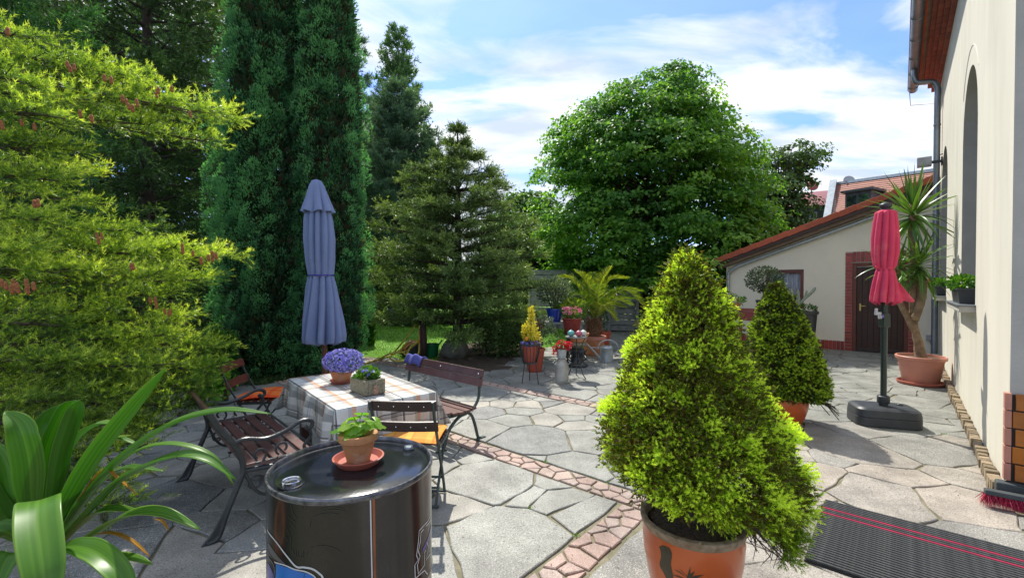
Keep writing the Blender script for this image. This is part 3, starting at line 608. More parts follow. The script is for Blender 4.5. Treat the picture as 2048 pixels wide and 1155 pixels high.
# door
a, b, z0, z1 = openings[1]; m = MB()
for (x0, x1, y0, y1) in ((a, a + .08, 0, z1), (b - .08, b, 0, z1), (a + .08, b - .08, z1 - .09, z1)): m.box(((x0 + x1) / 2, .05, (y0 + y1) / 2), (x1 - x0, .07, y1 - y0))
m.build('door_frame', M['redslat'], ob, bevel=.006)
dr = MB(); dr.box(((a + b) / 2, .085, .98), (b - a - .16, .04, 1.96)); door = dr.build('door', M['brownwood'], ob)
nb = 8; wd = (b - a - .17) / nb
for k in range(nb): q = MB(); q.box((a + .085 + wd * (k + .5), .058, 1.02), (wd - .008, .016, 1.84)); q.build('plank', M['brownwood'], door, bevel=.003)
q = MB(); q.box(((a + b) / 2, .05, .055), (b - a - .17, .02, .09)); q.build('kick_board', M['darkslat'], door)
q = MB(); q.box((a + .15, .042, 1.03), (.035, .012, .17)); q.bar((a + .15, .02, 1.06), (a + .25, .02, 1.06), .016, .016); q.tube([(a + .15, .04, 1.06), (a + .15, .02, 1.06)], .008, 6); q.build('handle', M['brass'], door)
# brick surround and plinth
m = MB(); m.box((a - .065, -.006, 1.16), (.132, .012, 2.32)); m.box((b + .065, -.006, 1.16), (.132, .012, 2.32)); m.box(((a + b) / 2, -.006, 2.195), (b - a, .012, .255)); m.box(((a - .13 + L0) / 2, -.006, .11), (a - .13 - L0, .012, .22)); m.build('brick_joint', M['grout'], ob)
for k in range(30):
    z = .01 + k * .0765
    for sgn, x in ((0, a - .065), (1, b + .065)): q = MB(); q.box((x, -.012, z + .034), (.124, .03, .066)); q.build('surround_brick', M['redbrick'], ob, bevel=.004)
k = a + .004
while k < b - .04: q = MB(); q.box((k + .034, -.012, 2.20), (.066, .03, .235)); q.build('lintel_brick', M['redbrick'], ob, bevel=.004); k += .0766
k = a - .14
while k > L0: q = MB(); q.box((k - .034, -.012, .11), (.066, .03, .21)); q.build('plinth_brick', M['redbrick'], ob, bevel=.004); k -= .0766
# verge: tiles, boards, downpipe following the slope
ang = math.atan2(3.60 - 2.04, WB - L0); Ls = (WB - L0 + .16) / math.cos(ang); Mr = Matrix.Rotation(-ang, 3, 'Y')
def along(s, n_, y): return Vector((L0 - .14, y, roofz(L0 - .14))) + Mr @ Vector((s, 0, n_))
s = 0
while s < Ls - .1:
    q = MB(); q.prismy([(0, 0), (.372, .012), (.372, .145), (.36, .15), (0, .132)], -.30, .02); q.v = [tuple(Mr @ Vector(p)) for p in q.v]
    q.build('verge_tile', M['tile'], ob, bevel=.008, loc=along(s, .135, 0)); s += .362
q = MB(); q.bar(along(0, .10, -.265), along(Ls, .10, -.265), .03, .07, up=Mr @ Vector((0, 0, 1))); q.build('verge_board', M['brownwood'], ob)
q = MB(); q.bar(along(0, .03, -.115), along(Ls, .03, -.115), .21, .09, up=Mr @ Vector((0, 0, 1))); q.build('verge_soffit', M['soffit'], ob)
q = MB(); q.add([along(-.05, .19, 0), along(Ls, .19, 0), along(Ls, .19, 7), along(-.05, .19, 7)], [(0, 1, 2, 3)]); q.build('roof', M['tile'], ob, solid=.06)
q = MB(); q.tube([along(Ls - .1, -.10, -.07)] + [along(Ls * t, -.10, -.07) for t in (.6, .3, .12)] + smoothpath([along(.42, -.10, -.07), (L0 + .09, -.07, roofz(L0) - .17), (L0 + .07, -.07, roofz(L0) - .35)], 5) + [Vector((L0 + .07, -.07, .05))], .04, 10); q.build('downpipe', M['zinc_light'], ob, smooth=True)
q = MB(); q.box((.47, -.03, .42), (.09, .06, .12)); q.build('socket', M['greyplastic'], ob, bevel=.01)
q = MB(); q.tube(smoothpath([(.49, -.04, .36), (.52, -.05, .2), (.5, -.06, .04)]), .008, 5); q.tube([(.53, -.01, .45), (.53, -.01, 2.4)], .008, 5); q.build('cable', M['zinc'], ob)
# ================================================================ houses behind
def wall_quad(mb, ps): mb.add(ps, [(0, 1, 2, 3)])
tb = thing('orange_roofed_house', 'house with steep salmon tiled roof and grey dormer behind the outbuilding', 'house', (0, 0, 0))
Y1 = 21.0
q = MB(); ps = [at(1650, 470, Y1 - .8), at(1905, 470, Y1 - 6), at(1905, 338, Y1 - 4), at(1668, 370, Y1 + 1.2)]; rf_n = 26
for i in range(rf_n):
    for (t0, t1) in ((i / rf_n, (i + 1) / rf_n),):
        a0 = ps[0].lerp(ps[3], t0); b0 = ps[1].lerp(ps[2], t0); a1 = ps[0].lerp(ps[3], t1); b1 = ps[1].lerp(ps[2], t1); o_ = Vector((-.02, -.04, 0)); wall_quad(q, [a0 + o_, b0 + o_, b1, a1])
q.build('roof', M['pinktiles'], tb)
q = MB(); wall_quad(q, [at(1640, 640, Y1), at(1905, 640, Y1 - 5), at(1905, 470, Y1 - 5), at(1640, 470, Y1)]); wall_quad(q, [ps[3], ps[2], ps[2] + Vector((5, 6, -4)), ps[3] + Vector((5, 6, -4))]); q.build('wall', M['whitewall'], tb)
q = MB(); q.bar(ps[0] + Vector((-.1, -.1, 0)), ps[3] + Vector((-.1, -.1, .15)), .28, .22); q.bar(ps[3] + Vector((0, 0, .06)), ps[2] + Vector((0, 0, .06)), .12, .12); q.build('verge_flashing', M['zinc_light'], tb)
d0 = at(1690, 425, 19.4); d1 = at(1742, 418, 18.6); dz = px(19) * 34
q = MB(); ax = (d1 - d0); ax.z = 0; axn = ax.normalized(); nn_ = Vector((-axn.y, axn.x, 0)); c_ = (d0 + d1) / 2; dm = Matrix((axn, nn_, Vector((0, 0, 1)))).transposed()
q.box(c_ + Vector((0, 0, dz * .4)) + nn_ * .8, (ax.length * 1.0, 1.6, dz * 1.5), M=dm); dormer = q.build('dormer', M['anthracite'], tb)
q = MB(); q.box(c_ + Vector((0, 0, dz * 1.2)) + nn_ * .9, (ax.length * 1.25, 2.1, .1), M=dm); q.build('dormer_roof', M['anthracite'], dormer)
for t in (.27, .74): q = MB(); q.box(d0.lerp(d1, t) + Vector((0, 0, dz * .5)) - nn_ * .02, (ax.length * .36, .03, dz * .85), M=dm); q.build('pane', M['skyglass'], dormer)
q = MB(); v0 = at(1708, 388, 19.6); q.tube([v0 + Vector((0, 0, -.5)), v0], .05, 6); q.box(v0, (.2, .2, .06)); q.build('vent_pipe', M['dish_grey'], tb)
tg = thing('grey_green_house', 'grey green clad house with dull red roof and one small white window', 'house', (0, 0, 0))
q = MB(); wall_quad(q, [at(1560, 560, 23), at(1656, 560, 22.5), at(1656, 408, 22.5), at(1560, 412, 23)]); q.build('wall', M['greenhouse_'], tg)
q = MB(); wall_quad(q, [at(1560, 413, 22.9), at(1658, 409, 22.3), at(1662, 380, 24.5), at(1575, 388, 25)]); q.build('roof', pm('dull red sheet roof', (.32, .12, .12), (.25, .09, .09), rough=.7, scale=3, stretch=(9, .5, 1)), tg)
q = MB(); wc = at(1626, 431, 22.55); q.box(wc, (.36, .06, .36)); w_ = q.build('window', M['whitewall'], tg)
for dx in (-.08, .08): q = MB(); q.box(wc + Vector((dx, -.035, 0)), (.12, .02, .27)); q.build('pane', M['skyglass'], w_)
def dish(x, y, Y, r_, mt, lab):
    t = thing('satellite_dish', lab, 'satellite dish', at(x, y + r_ / px(Y) * 1.6, Y)); q = MB(); MM = Matrix.Rotation(R(70), 3, 'X') @ Matrix.Rotation(R(-15), 3, 'Y')
    q.lathe([(r_ * s_, r_ * .28 * s_ * s_) for s_ in (.02, .3, .6, .85, 1)], 20, c=(0, 0, r_ * 1.6), cap1=False, M=MM); q.build('dish', mt, t, smooth=True, solid=.02)
    q = MB(); q.tube([(0, .05, 0), (0, .05, r_ * 1.5)], .03, 6); q.tube([(0, 0, r_ * 1.2), (0, -r_ * .9, r_ * 1.7)], .015, 5); q.build('mast', M['dish_grey'], t)
dish(1697, 362, 21.5, .24, M['dish_grey'], 'round grey satellite dish on the orange roof ridge')
dish(1624, 373, 23, .26, M['dish_red'], 'round red satellite dish beside the tree on the grey green house')
q = MB(); bw = at(1512, 318, 34); q.box(bw + Vector((0, 1, -2.6)), (1.6, 1.5, 6.0)); tag(q.build('chimney_block', M['whitewall']), 'pale rendered gable showing between the linden and the orchard tree', 'building')
# ================================================================ plaid cloths
def plaid(name, base, ustops, vstops, pu, pv, rough=.7, coord='UV'):
    m, t = _mat(name); n = t.nodes.new; L = t.links.new; o = n('ShaderNodeOutputMaterial'); b = n('ShaderNodeBsdfPrincipled'); L(b.outputs[0], o.inputs[0]); b.inputs['Roughness'].default_value = rough
    tc = n('ShaderNodeTexCoord'); sp = n('ShaderNodeSeparateXYZ'); L(tc.outputs[coord], sp.inputs[0]); prev = None
    for k, (st, per) in enumerate(((ustops, pu), (vstops, pv))):
        d = n('ShaderNodeMath'); d.operation = 'DIVIDE'; L(sp.outputs[k], d.inputs[0]); d.inputs[1].default_value = per
        f = n('ShaderNodeMath'); f.operation = 'FRACT'; L(d.outputs[0], f.inputs[0]); r = n('ShaderNodeValToRGB'); r.color_ramp.interpolation = 'CONSTANT'; e = r.color_ramp.elements
        while len(e) < len(st): e.new(.5)
        for q, (p, c) in zip(e, st): q.position = p; q.color = (*c, 1)
        L(f.outputs[0], r.inputs[0])
        if prev is None: prev = r.outputs[0]
        else:
            x = n('ShaderNodeMix'); x.data_type = 'RGBA'; x.blend_type = 'MULTIPLY'; x.inputs[0].default_value = 1; L(prev, x.inputs[6]); L(r.outputs[0], x.inputs[7]); prev = x.outputs[2]
    x = n('ShaderNodeMix'); x.data_type = 'RGBA'; x.blend_type = 'MULTIPLY'; x.inputs[0].default_value = 1; L(prev, x.inputs[6]); x.inputs[7].default_value = (*base, 1); L(x.outputs[2], b.inputs['Base Color'])
    tr = n('ShaderNodeBsdfTranslucent'); L(x.outputs[2], tr.inputs[0]); ms = n('ShaderNodeMixShader'); ms.inputs[0].default_value = .18; L(b.outputs[0], ms.inputs[1]); L(tr.outputs[0], ms.inputs[2]); L(ms.outputs[0], o.inputs[0])
    return m
w = (1, 1, 1); gy = (.50, .50, .50); gl = (.74, .75, .76); og = (1.0, .60, .42); te = (.5, .72, .78); bk = (.24, .24, .27); nv = (.45, .5, .72)
M['tcloth'] = plaid('plaid oilcloth', (.80, .78, .72),
    [(0, w), (.05, te), (.065, w), (.09, te), (.10, w), (.28, bk), (.30, gl), (.34, bk), (.355, w), (.45, gl), (.47, w), (.60, og), (.645, gl), (.69, bk), (.71, w), (.80, te), (.815, w), (.84, nv), (.85, w)],
    [(0, gy), (.10, gl), (.17, w), (.19, bk), (.215, w), (.38, gl), (.44, og), (.50, w), (.66, gy), (.76, w), (.78, bk), (.80, gl), (.88, w)], .52, .50, rough=.38)
M['cushion'] = plaid('orange check cushion', (.85, .20, .03), [(0, w), (.45, (.95, .55, .5)), (.8, (1, 1.7, 1.5)), (.86, w)], [(0, w), (.5, (1, 1.6, 1.4)), (.56, w), (.75, (.95, .6, .5))], .16, .16, rough=.9)
M['cushion_y'] = plaid('faded orange check cushion', (.86, .38, .07), [(0, w), (.5, (1, 1.25, 1.3)), (.8, (1, .8, .8)), (.9, w)], [(0, w), (.5, (1, 1.2, 1.2)), (.6, w)], .15, .15, rough=.9)
def uvgrid(o, uvs):
    l = o.data.uv_layers.new(name='UVMap')
    for lp_ in o.data.loops: l.data[lp_.index].uv = uvs[lp_.vertex_index]
# ================================================================ table
tA, tB, tC, tD = G(564, 754, .73), G(690, 822, .73), G(854, 781, .73), G(757, 738, .73)
tc_ = (tA + tB + tC + tD) / 4; ex = ((tB - tA) + (tC - tD)).normalized(); trz = math.atan2(ex.y, ex.x); TL = ((tB - tA).length + (tC - tD).length) / 2; TW = ((tD - tA).length + (tC - tB).length) / 2
tl_ = thing('garden_table', 'dark brown wooden garden table under the plaid cloth', 'table', (tc_.x, tc_.y, 0), trz)
m = MB(); m.box((0, 0, .708), (TL - .01, TW - .01, .035)); m.build('tabletop', M['darkslat'], tl_, bevel=.006)
for sx in (-1, 1):
    for sy in (-1, 1): m = MB(); m.box((sx * (TL / 2 - .13), sy * (TW / 2 - .12), .345), (.085, .085, .69)); m.build('leg', M['brownwood'], tl_, bevel=.006)
m = MB(); m.box((0, 0, .2), (TL - .34, .05, .08)); m.build('stretcher', M['brownwood'], tl_)
d_ = .27; nx_, ny_ = 96, 64; grid = []; uvs = []
for j in range(ny_ + 1):
    row = []
    for i in range(nx_ + 1):
        x = -TL / 2 - d_ + (TL + 2 * d_) * i / nx_; y = -TW / 2 - d_ + (TW + 2 * d_) * j / ny_; uvs.append((x + 2, y + 2))
        cx_ = max(-TL / 2, min(TL / 2, x)); cy_ = max(-TW / 2, min(TW / 2, y)); ox = abs(x - cx_); oy = abs(y - cy_); mx_ = max(ox, oy); mn = min(ox, oy)
        dr = mx_ ** 1.0; wav = (.022 * math.sin(x * 13 + 1) + .012 * math.sin(x * 27)) * min(1, oy / .1) if oy > ox else (.02 * math.sin(y * 15) + .012 * math.sin(y * 33 + 2)) * min(1, ox / .1)
        X = cx_ + math.copysign((.10 * ox + .2 * mn * (ox > 0) + (wav if ox >= oy else 0)), x) if ox else cx_
        Y = cy_ + math.copysign((.10 * oy + .2 * mn * (oy > 0) + (wav if oy > ox else 0)), y) if oy else cy_
        if ox and oy: X = cx_ + math.copysign(.06 * mx_ + .26 * mn, x); Y = cy_ + math.copysign(.06 * mx_ + .26 * mn, y)
        z = .731 - dr * .99 + (.002 * mnoise.noise(Vector((x * 6, y * 6, 0))) if dr == 0 else 0) + (.02 * math.sin((x + y) * 9) * min(1, dr * 4) if dr else 0)
        row.append((X, Y, z))
    grid.append(row)
m = MB(); m.sheet(grid); tcl = m.build('tablecloth', M['tcloth'], None, smooth=True, loc=(tc_.x, tc_.y, 0), rz=trz, auto=False, solid=.002); uvgrid(tcl, uvs)
tag(tcl, 'white plaid oilcloth with grey and orange stripes draped over the garden table', 'tablecloth')
# ================================================================ cast iron bench at the left
ib = thing('iron_bench', 'cast iron armrest bench with brown slats between strap leaf plant and table', 'bench', (-2.22, 3.21, 0), R(-47))
HL = .60
def side_frame(x):
    m = MB()
    m.tube(smoothpath([(x, -.07, .008), (x, -.01, .03), (x, .035, .16), (x, .10, .32), (x, .13, .42), (x, .09, .56), (x, .00, .70), (x, -.06, .82)], 5), [.03, .03, .028] + [.022] * 40 if 0 else .019, 8)
    m.prismx([(-.10, 0), (-.01, 0), (.05, .16), (.12, .34), (.10, .36), (.02, .17), (-.05, .05)], x - .012, x + .012)
    m.tube(smoothpath([(x, .60, .008), (x, .56, .03), (x, .50, .17), (x, .49, .30), (x, .53, .42)], 5), .018, 8)
    m.prismx([(.50, 0), (.64, 0), (.58, .05), (.515, .2), (.49, .2), (.53, .05)], x - .012, x + .012)
    m.tube([(x, .11, .40), (x, .3, .385), (x, .54, .41)], .016, 8)
    m.tube(smoothpath([(x, .07, .585), (x, .14, .60), (x, .26, .575), (x, .38, .60), (x, .48, .645), (x, .545, .635), (x, .555, .60), (x, .525, .585), (x, .51, .605)], 6), .014, 8)
    m.tube(smoothpath([(x, .53, .60), (x, .545, .53), (x, .50, .47), (x, .53, .42)], 5), .012, 6)
    # scroll work
    for (cy_, cz, r_, a0, a1) in ((.2, .30, .05, 0, 400), (.38, .30, .05, 180, -220), (.29, .25, .035, 90, 430), (.22, .48, .045, -60, 240), (.36, .49, .045, 240, -60)):
        m.tube([(x, cy_ + r_ * (1 - .5 * t) * math.cos(R(a0 + (a1 - a0) * t)), cz + r_ * (1 - .5 * t) * math.sin(R(a0 + (a1 - a0) * t))) for t in np.linspace(0, 1, 14)], .008, 6)
    m.tube(smoothpath([(x, .13, .40), (x, .2, .25), (x, .29, .2), (x, .38, .25), (x, .5, .38)], 5), .010, 6)
    return m
for x in (-HL, HL): side_frame(x).build('side_frame', M['iron'], ib, smooth=True)
for k in range(5):
    q = MB(); q.box((0, 0, 0), (2 * HL + .02, .068, .02)); y = .165 + k * .088
    q.build('seat_slat', M['slat'], ib, bevel=.004, loc=(0, y, .43 - .01 * math.sin(k * .8)))
for k in range(4):
    q = MB(); q.box((0, 0, 0), (2 * HL + .02, .02, .062)); o = q.build('back_slat', M['slat'], ib, bevel=.004, loc=(0, .105 - .046 * k, .53 + .083 * k)); o.rotation_euler = (R(22), 0, 0)
q = MB()
for x in (-.2, .2): q.bar((x, .12, .405), (x, .56, .405), .03, .006)
q.tube([(-HL, .3, .33), (HL, .3, .33)], .008, 6); q.build('seat_strap', M['iron'], ib)
q = MB(); q.tube([(-HL, .12, .43)] + smoothpath([(-HL, .56, .43), (-HL + .03, .585, .425), (HL - .03, .585, .425), (HL, .56, .43)], 4) + [Vector((HL, .12, .43))], .010, 6); q.build('seat_rim', M['iron'], ib, smooth=True)
# ================================================================ folding chairs
def folding_chair(label, loc, rz, mslat, mfr):
    t = thing('folding_chair', label, 'chair', loc, rz, 'folding chairs at the table'); w = .215
    for z, y in ((.765, -.215), (.61, -.165)):
        q = MB(); n = 10
        q.sheet([[(-w - .02 + (2 * w + .04) * i / n, y - .02 * (1 - ((i / n) * 2 - 1) ** 2) - dz * .32, z + dz) for i in range(n + 1)] for dz in (-.036, .036)])
        q.build('back_slat', mslat, t, solid=.018, bevel=.003)
        b = MB()
        for i in range(4): b.ball((-w + .06 + .31 * i / 3, y - .03, z), .006, 6)
        b.build('rivet', M['chrome'], t)
    for x in (-w, w):
        q = MB(); q.tube(smoothpath([(x, -.245, .80), (x, -.16, .61), (x, -.06, .42), (x, .08, .16), (x, .15, .01)], 4), .011, 6); q.build('back_frame', mfr, t, smooth=True)
        q = MB(); q.tube(smoothpath([(x * .93, .215, .44), (x * .93, .13, .28), (x * .93, -.02, .12), (x * .93, -.09, .01)], 4), .010, 6); q.build('leg', mfr, t, smooth=True)
        q = MB(); q.bar((x * 1.02, -.08, .435), (x * 1.02, .23, .435), .02, .022); q.build('seat_rail', mfr, t)
    for k in range(5): q = MB(); q.box((0, -.06 + k * .068, .455), (2 * w + .02, .052, .014)); q.build('seat_slat', mslat, t, bevel=.003)
    for (y, z, x) in ((.15, .014, w + .012), (-.09, .014, w + .005), (.085, .15, w), (-.03, .12, w * .93)):
        q = MB(); q.tube([(-x, y, z), (x, y, z)], .009, 6); q.build('crossbar', mfr, t)
    return t
def cushion(label, loc, rz, mt, s=.42, tilt=(0, 0)):
    n = 20; top = []; uv = []; m = MB(); gr_t = []; gr_b = []
    for j in range(n + 1):
        a = []; b = []
        for i in range(n + 1):
            u = i / n * 2 - 1; v = j / n * 2 - 1; e = max(0, (1 - u ** 6) * (1 - v ** 6)) ** .5; r_ = 1 - .04 * (u * u * v * v)
            wv = .010 * math.sin(u * 2.2 + 1) + .012 * math.cos(v * 2.5)
            a.append((u * s / 2 * r_, v * s / 2 * r_, .016 * e + wv + .02)); b.append((u * s / 2 * r_, v * s / 2 * r_, -.008 * e + wv * .6 + .016))
        gr_t.append(a); gr_b.append(b)
    m.sheet(gr_t); m.sheet([list(reversed(r_)) for r_ in gr_b]); o = m.build('seat_cushion', mt, None, smooth=True, auto=False, loc=loc, rz=rz); o.rotation_euler = (*tilt, rz)
    uvgrid(o, [(v.co.x + 1, v.co.y + 1) for v in o.data.vertices]); return tag(o, label, 'cushion', 'seat cushions')
nc = Vector((-.735, 3.27, 0)); folding_chair('folding chair standing between the drum and the curved slat bench', nc, R(-3), M['darkslat'], M['greeniron'])
cushion('faded yellow orange cushion on the folding chair behind the drum', nc + Vector((.01, .08, .463)), R(-3), M['cushion_y'], .43)
fc = Vector((-2.60, 4.55, 0)); folding_chair('folding chair with red brown back slats under the fir boughs at left', fc, R(-82), M['redslat'], M['iron'])
cushion('bright orange checked cushion on the folding chair at the far left', fc + Vector((.09, .0, .463)), R(-80), M['cushion'], .46, (R(3), 0))
# ================================================================ curved slat bench
cb = thing('slat_bench', 'low park bench with wide brown slats and curved green iron legs beyond the table', 'bench', (0, 0, 0), 0)
rf = Vector((-.34, 4.54, 0)); lf = rf + Vector((-1.30 * math.cos(R(43)), 1.30 * math.sin(R(43)), 0)); cb.location = (rf + lf) / 2; cb.rotation_euler = (0, 0, R(-43))
BH = .65      # local x along the bench, the seat lies on the -y side
for x in (-BH + .03, BH - .03):
    q = MB(); q.tube(smoothpath([(x, .06, .006), (x, .02, .03), (x, -.02, .16), (x, -.07, .27), (x, -.16, .315), (x, -.30, .31), (x, -.38, .315)], 5), .016, 8)
    q.box((x, .05, .008), (.035, .13, .016))
    q.tube(smoothpath([(x, -.46, .006), (x, -.42, .03), (x, -.36, .18), (x, -.24, .28), (x, -.14, .30)], 5), .016, 8); q.box((x, -.45, .008), (.035, .11, .016))
    q.tube(smoothpath([(x, -.12, .31), (x, -.03, .345), (x, .03, .43), (x, .045, .55), (x, .085, .70)], 5), .015, 8); q.build('side_frame', M['greeniron'], cb, smooth=True)
for k in range(5):
    q = MB(); q.box((0, 0, 0), (2 * BH + .04, .066, .022)); o = q.build('seat_slat', M['slat'], cb, bevel=.004, loc=(0, -.075 - k * .078, .345 - .012 * math.sin(k * .9) + (.006 if k == 4 else 0)))
for k, (y, z) in enumerate(((.048, .585), (.068, .672))):
    q = MB(); q.box((0, 0, 0), (2 * BH + .04, .024, .082)); o = q.build('back_slat', M['slat'], cb, bevel=.006, loc=(0, y - .02, z)); o.rotation_euler = (R(-14), 0, 0)
q = MB()
for x in (-BH + .03, BH - .03, 0): q.ball((x, .028, .672), .009, 6)
q.build('bolt', M['chrome'], cb)
# towel over the back
def bw(x, y, z): c, s_ = math.cos(R(-43)), math.sin(R(-43)); return Vector((cb.location.x + x * c - y * s_, cb.location.y + x * s_ + y * c, z))
g_ = []
for i in range(17):
    u = i / 16; row = []
    for j in range(15):
        v = j / 14; a = (v - .5) * 2; yy = .05 + a * .05 + .012 * math.sin(u * 9); zz = .725 - abs(a) ** 1.8 * (.10 if a < 0 else .06) + .012 * math.sin(u * 11 + v * 4) + .012 * math.sin(u * 3.1)
        row.append((-BH - .0 + u * .30 + (.03 * a), yy, zz))
    g_.append(row)
m = MB(); m.sheet(g_); to = m.build('towel', M['bluetowel'], None, smooth=True, auto=False, solid=.014, loc=cb.location, rz=R(-43)); tag(to, 'folded blue towel hanging over the left end of the curved slat bench', 'towel')
# ================================================================ closed parasols
def canopy(name, prof, nf, amp, mt, parent, seed=0, lean=(0, 0), twist=0., hem=0., solid=.004, n=144):
    """folded cloth: prof rows (z, radius, fold depth)"""
    rows = []; R0 = random.Random(seed); ph = [R0.uniform(-.25, .25) for _ in range(nf)]; dep = [R0.uniform(.55, 1.2) for _ in range(nf)]
    zs = []
    for i in range(len(prof) - 1):
        for k in range(6): t = k / 6; a, b = prof[i], prof[i + 1]; zs.append(tuple(a[q] * (1 - t) + b[q] * t for q in range(3)))
    zs.append(prof[-1])
    z0 = zs[0][0]; z1 = zs[-1][0]
    for (z, r_, fd) in zs:
        row = []; tt = (z - z0) / (z1 - z0 + 1e-9)
        for j in range(n + 1):
            th = 2 * math.pi * (j % n) / n; f_ = th / (2 * math.pi) * nf; i_ = int(f_) % nf; fr = f_ - int(f_); fr = max(0, min(1, fr + ph[i_] * math.sin(math.pi * fr) * .8))
            w_ = abs(math.sin(math.pi * fr)) ** .7; rr = r_ * (1 - fd * amp * (1 - w_) * dep[i_]) * (1 + .035 * mnoise.noise(Vector((th * 2.0, z * 4, seed)))) 
            zz = z + (hem * (w_ - .5) if z == zs[0][0] else 0); a = th + twist * (tt) ; row.append((rr * math.cos(a) + lean[0] * (z - z0), rr * math.sin(a) + lean[1] * (z - z0), zz))
        rows.append(row)
    m = MB(); m.sheet(rows); return m.build(name, mt, parent, smooth=True, auto=False, solid=solid)
by = 5.2; bp0 = at(649, 700, by); bx_ = bp0.x
pa = thing('blue_parasol', 'closed dusty blue parasol on a wooden pole standing behind the table', 'parasol', (bx_, by, 0))
k_ = px(by)
def hz(y): return at(640, y, by).z
lean = ((at(633, 360, by).x - bx_) / (hz(360) - hz(690)), 0)
def lx(z): return lean[0] * (z - hz(690))
m = MB(); m.tube([(0, 0, .02), (0, 0, hz(690)), (lx(hz(365)), 0, hz(365))], .028, 12); m.build('pole', M['woodpole'], pa, smooth=True)
m = MB(); m.lathe([(.26, 0), (.26, .05), (.22, .07), (.05, .08), (.045, .3)], 28); m.build('base', M['charcoal'], pa, smooth=True)
canopy('skirt', [(hz(686), 41 * k_, .75), (hz(672), 42.5 * k_, .7), (hz(640), 39 * k_, .62), (hz(600), 33 * k_, .5), (hz(570), 28 * k_, .5), (hz(552), 24 * k_, .45)], 11, .85, M['bluecloth'], pa, 3, lean, .35, hem=.05)
sk = canopy('body', [(hz(553), 23.5 * k_, .3), (hz(545), 24.5 * k_, .3), (hz(520), 27.5 * k_, .45), (hz(480), 29.5 * k_, .5), (hz(440), 27.5 * k_, .5), (hz(405), 21 * k_, .4), (hz(380), 15 * k_, .3)], 11, .85, M['bluecloth'], pa, 8, lean, .3)
sk.location = (lx(hz(553)), 0, 0)
cp = canopy('top_cap', [(hz(426), 33 * k_, .5), (hz(415), 29 * k_, .5), (hz(395), 22 * k_, .35), (hz(372), 14.5 * k_, .2), (hz(362), 9 * k_, .1), (hz(359), 1 * k_, 0)], 8, .8, M['bluecloth'], pa, 5, lean, 0, hem=.05); cp.location = (lx(hz(426)), 0, 0)
m = MB(); m.lathe([(24.3 * k_, -.008), (24.9 * k_, 0), (24.3 * k_, .008)], 40, c=(lx(hz(550)), 0, hz(550)), cap0=False, cap1=False); m.build('tie_cord', M['navy_print'], pa, smooth=True)
ry = 5.1; rp = at(1768, 700, ry); k_ = px(ry)
def hz(y): return at(1768, y, ry).z
rpz = thing('red_parasol', 'closed raspberry red parasol on a dark pole in a charcoal stand', 'parasol', (rp.x, ry, 0))
m = MB(); m.tube([(0, 0, .15), (0, 0, hz(600))], .03, 14); m.tube([(0, 0, hz(700)), (0, 0, hz(412))], .022, 10); m.build('pole', M['darkgreenpole'], rpz, smooth=True)
m = MB(); m.lathe([(.055, 0), (.06, .01), (.06, .075), (.05, .085)], 20, c=(0, 0, .235)); m.lathe([(.044, 0), (.044, .12)], 16, c=(0, 0, .19)); m.build('collar', M['charcoal'], rpz, smooth=True)
m = MB(); m.box((0, 0, hz(640)), (.085, .085, .16)); m.build('crank_housing', M['darkgreenpole'], rpz, bevel=.015)
m = MB(); m.tube([(-.04, -.02, hz(632)), (-.085, -.04, hz(630))], .022, 10); m.build('crank_knob', M['violetplastic'], rpz, smooth=True)
m = MB(); m.tube([(-.085, -.04, hz(630)), (-.09, -.05, hz(636))], .018, 8); m.bar((-.085, -.05, hz(626)), (-.155, -.06, hz(626)), .022, .03); m.tube([(-.14, -.055, hz(627)), (-.14, -.06, hz(616))], .014, 8); m.build('crank_handle', M['greyplastic'], rpz, smooth=True)
canopy('skirt', [(hz(606), 24 * k_, .7), (hz(590), 23.5 * k_, .65), (hz(565), 20 * k_, .5), (hz(545), 16 * k_, .35), (hz(537), 13.5 * k_, .35)], 9, .8, M['redcloth'], rpz, 12, (0, 0), .3, hem=.05)
canopy('body', [(hz(539), 14 * k_, .25), (hz(530), 19 * k_, .35), (hz(505), 22.5 * k_, .4), (hz(475), 22.5 * k_, .4), (hz(445), 20 * k_, .4), (hz(424), 17 * k_, .3), (hz(420), 9 * k_, .1)], 9, .8, M['redcloth'], rpz, 14, (0, 0), .25)
g_ = []
for i in range(11):
    u = i / 10; row = []
    for j in range(9):
        v = j / 8; a = Vector((14 * k_, -.03, hz(560))).lerp(Vector((10 * k_, -.04, hz(604))), v); b = Vector((17 * k_, -.05, hz(560))).lerp(Vector((46 * k_, -.06, hz(601))), v); row.append(a.lerp(b, u) + Vector((0, -.03 * math.sin(u * 7) * v - .02 * v, -.012 * math.sin(u * 9) * v)))
    g_.append(row)
m = MB(); m.sheet(g_); m.build('loose_flap', M['redcloth'], rpz, smooth=True, auto=False, solid=.004)
m = MB(); m.lathe([(14.3 * k_, -.012), (15 * k_, 0), (14.3 * k_, .012)], 30, c=(0, 0, hz(537)), cap0=False, cap1=False); m.bar((-13 * k_, -.02, hz(537)), (-25 * k_, -.04, hz(532)), .006, .02); m.build('tie_strap', M['redcloth'], rpz)
m = MB(); m.ball((0, 0, hz(411)), 10.5 * k_, 18, (1, 1, .62)); m.lathe([(8 * k_, 0), (9 * k_, .02), (5 * k_, .04)], 16, c=(0, 0, hz(421))); m.build('finial', M['charcoal'], rpz, smooth=True)
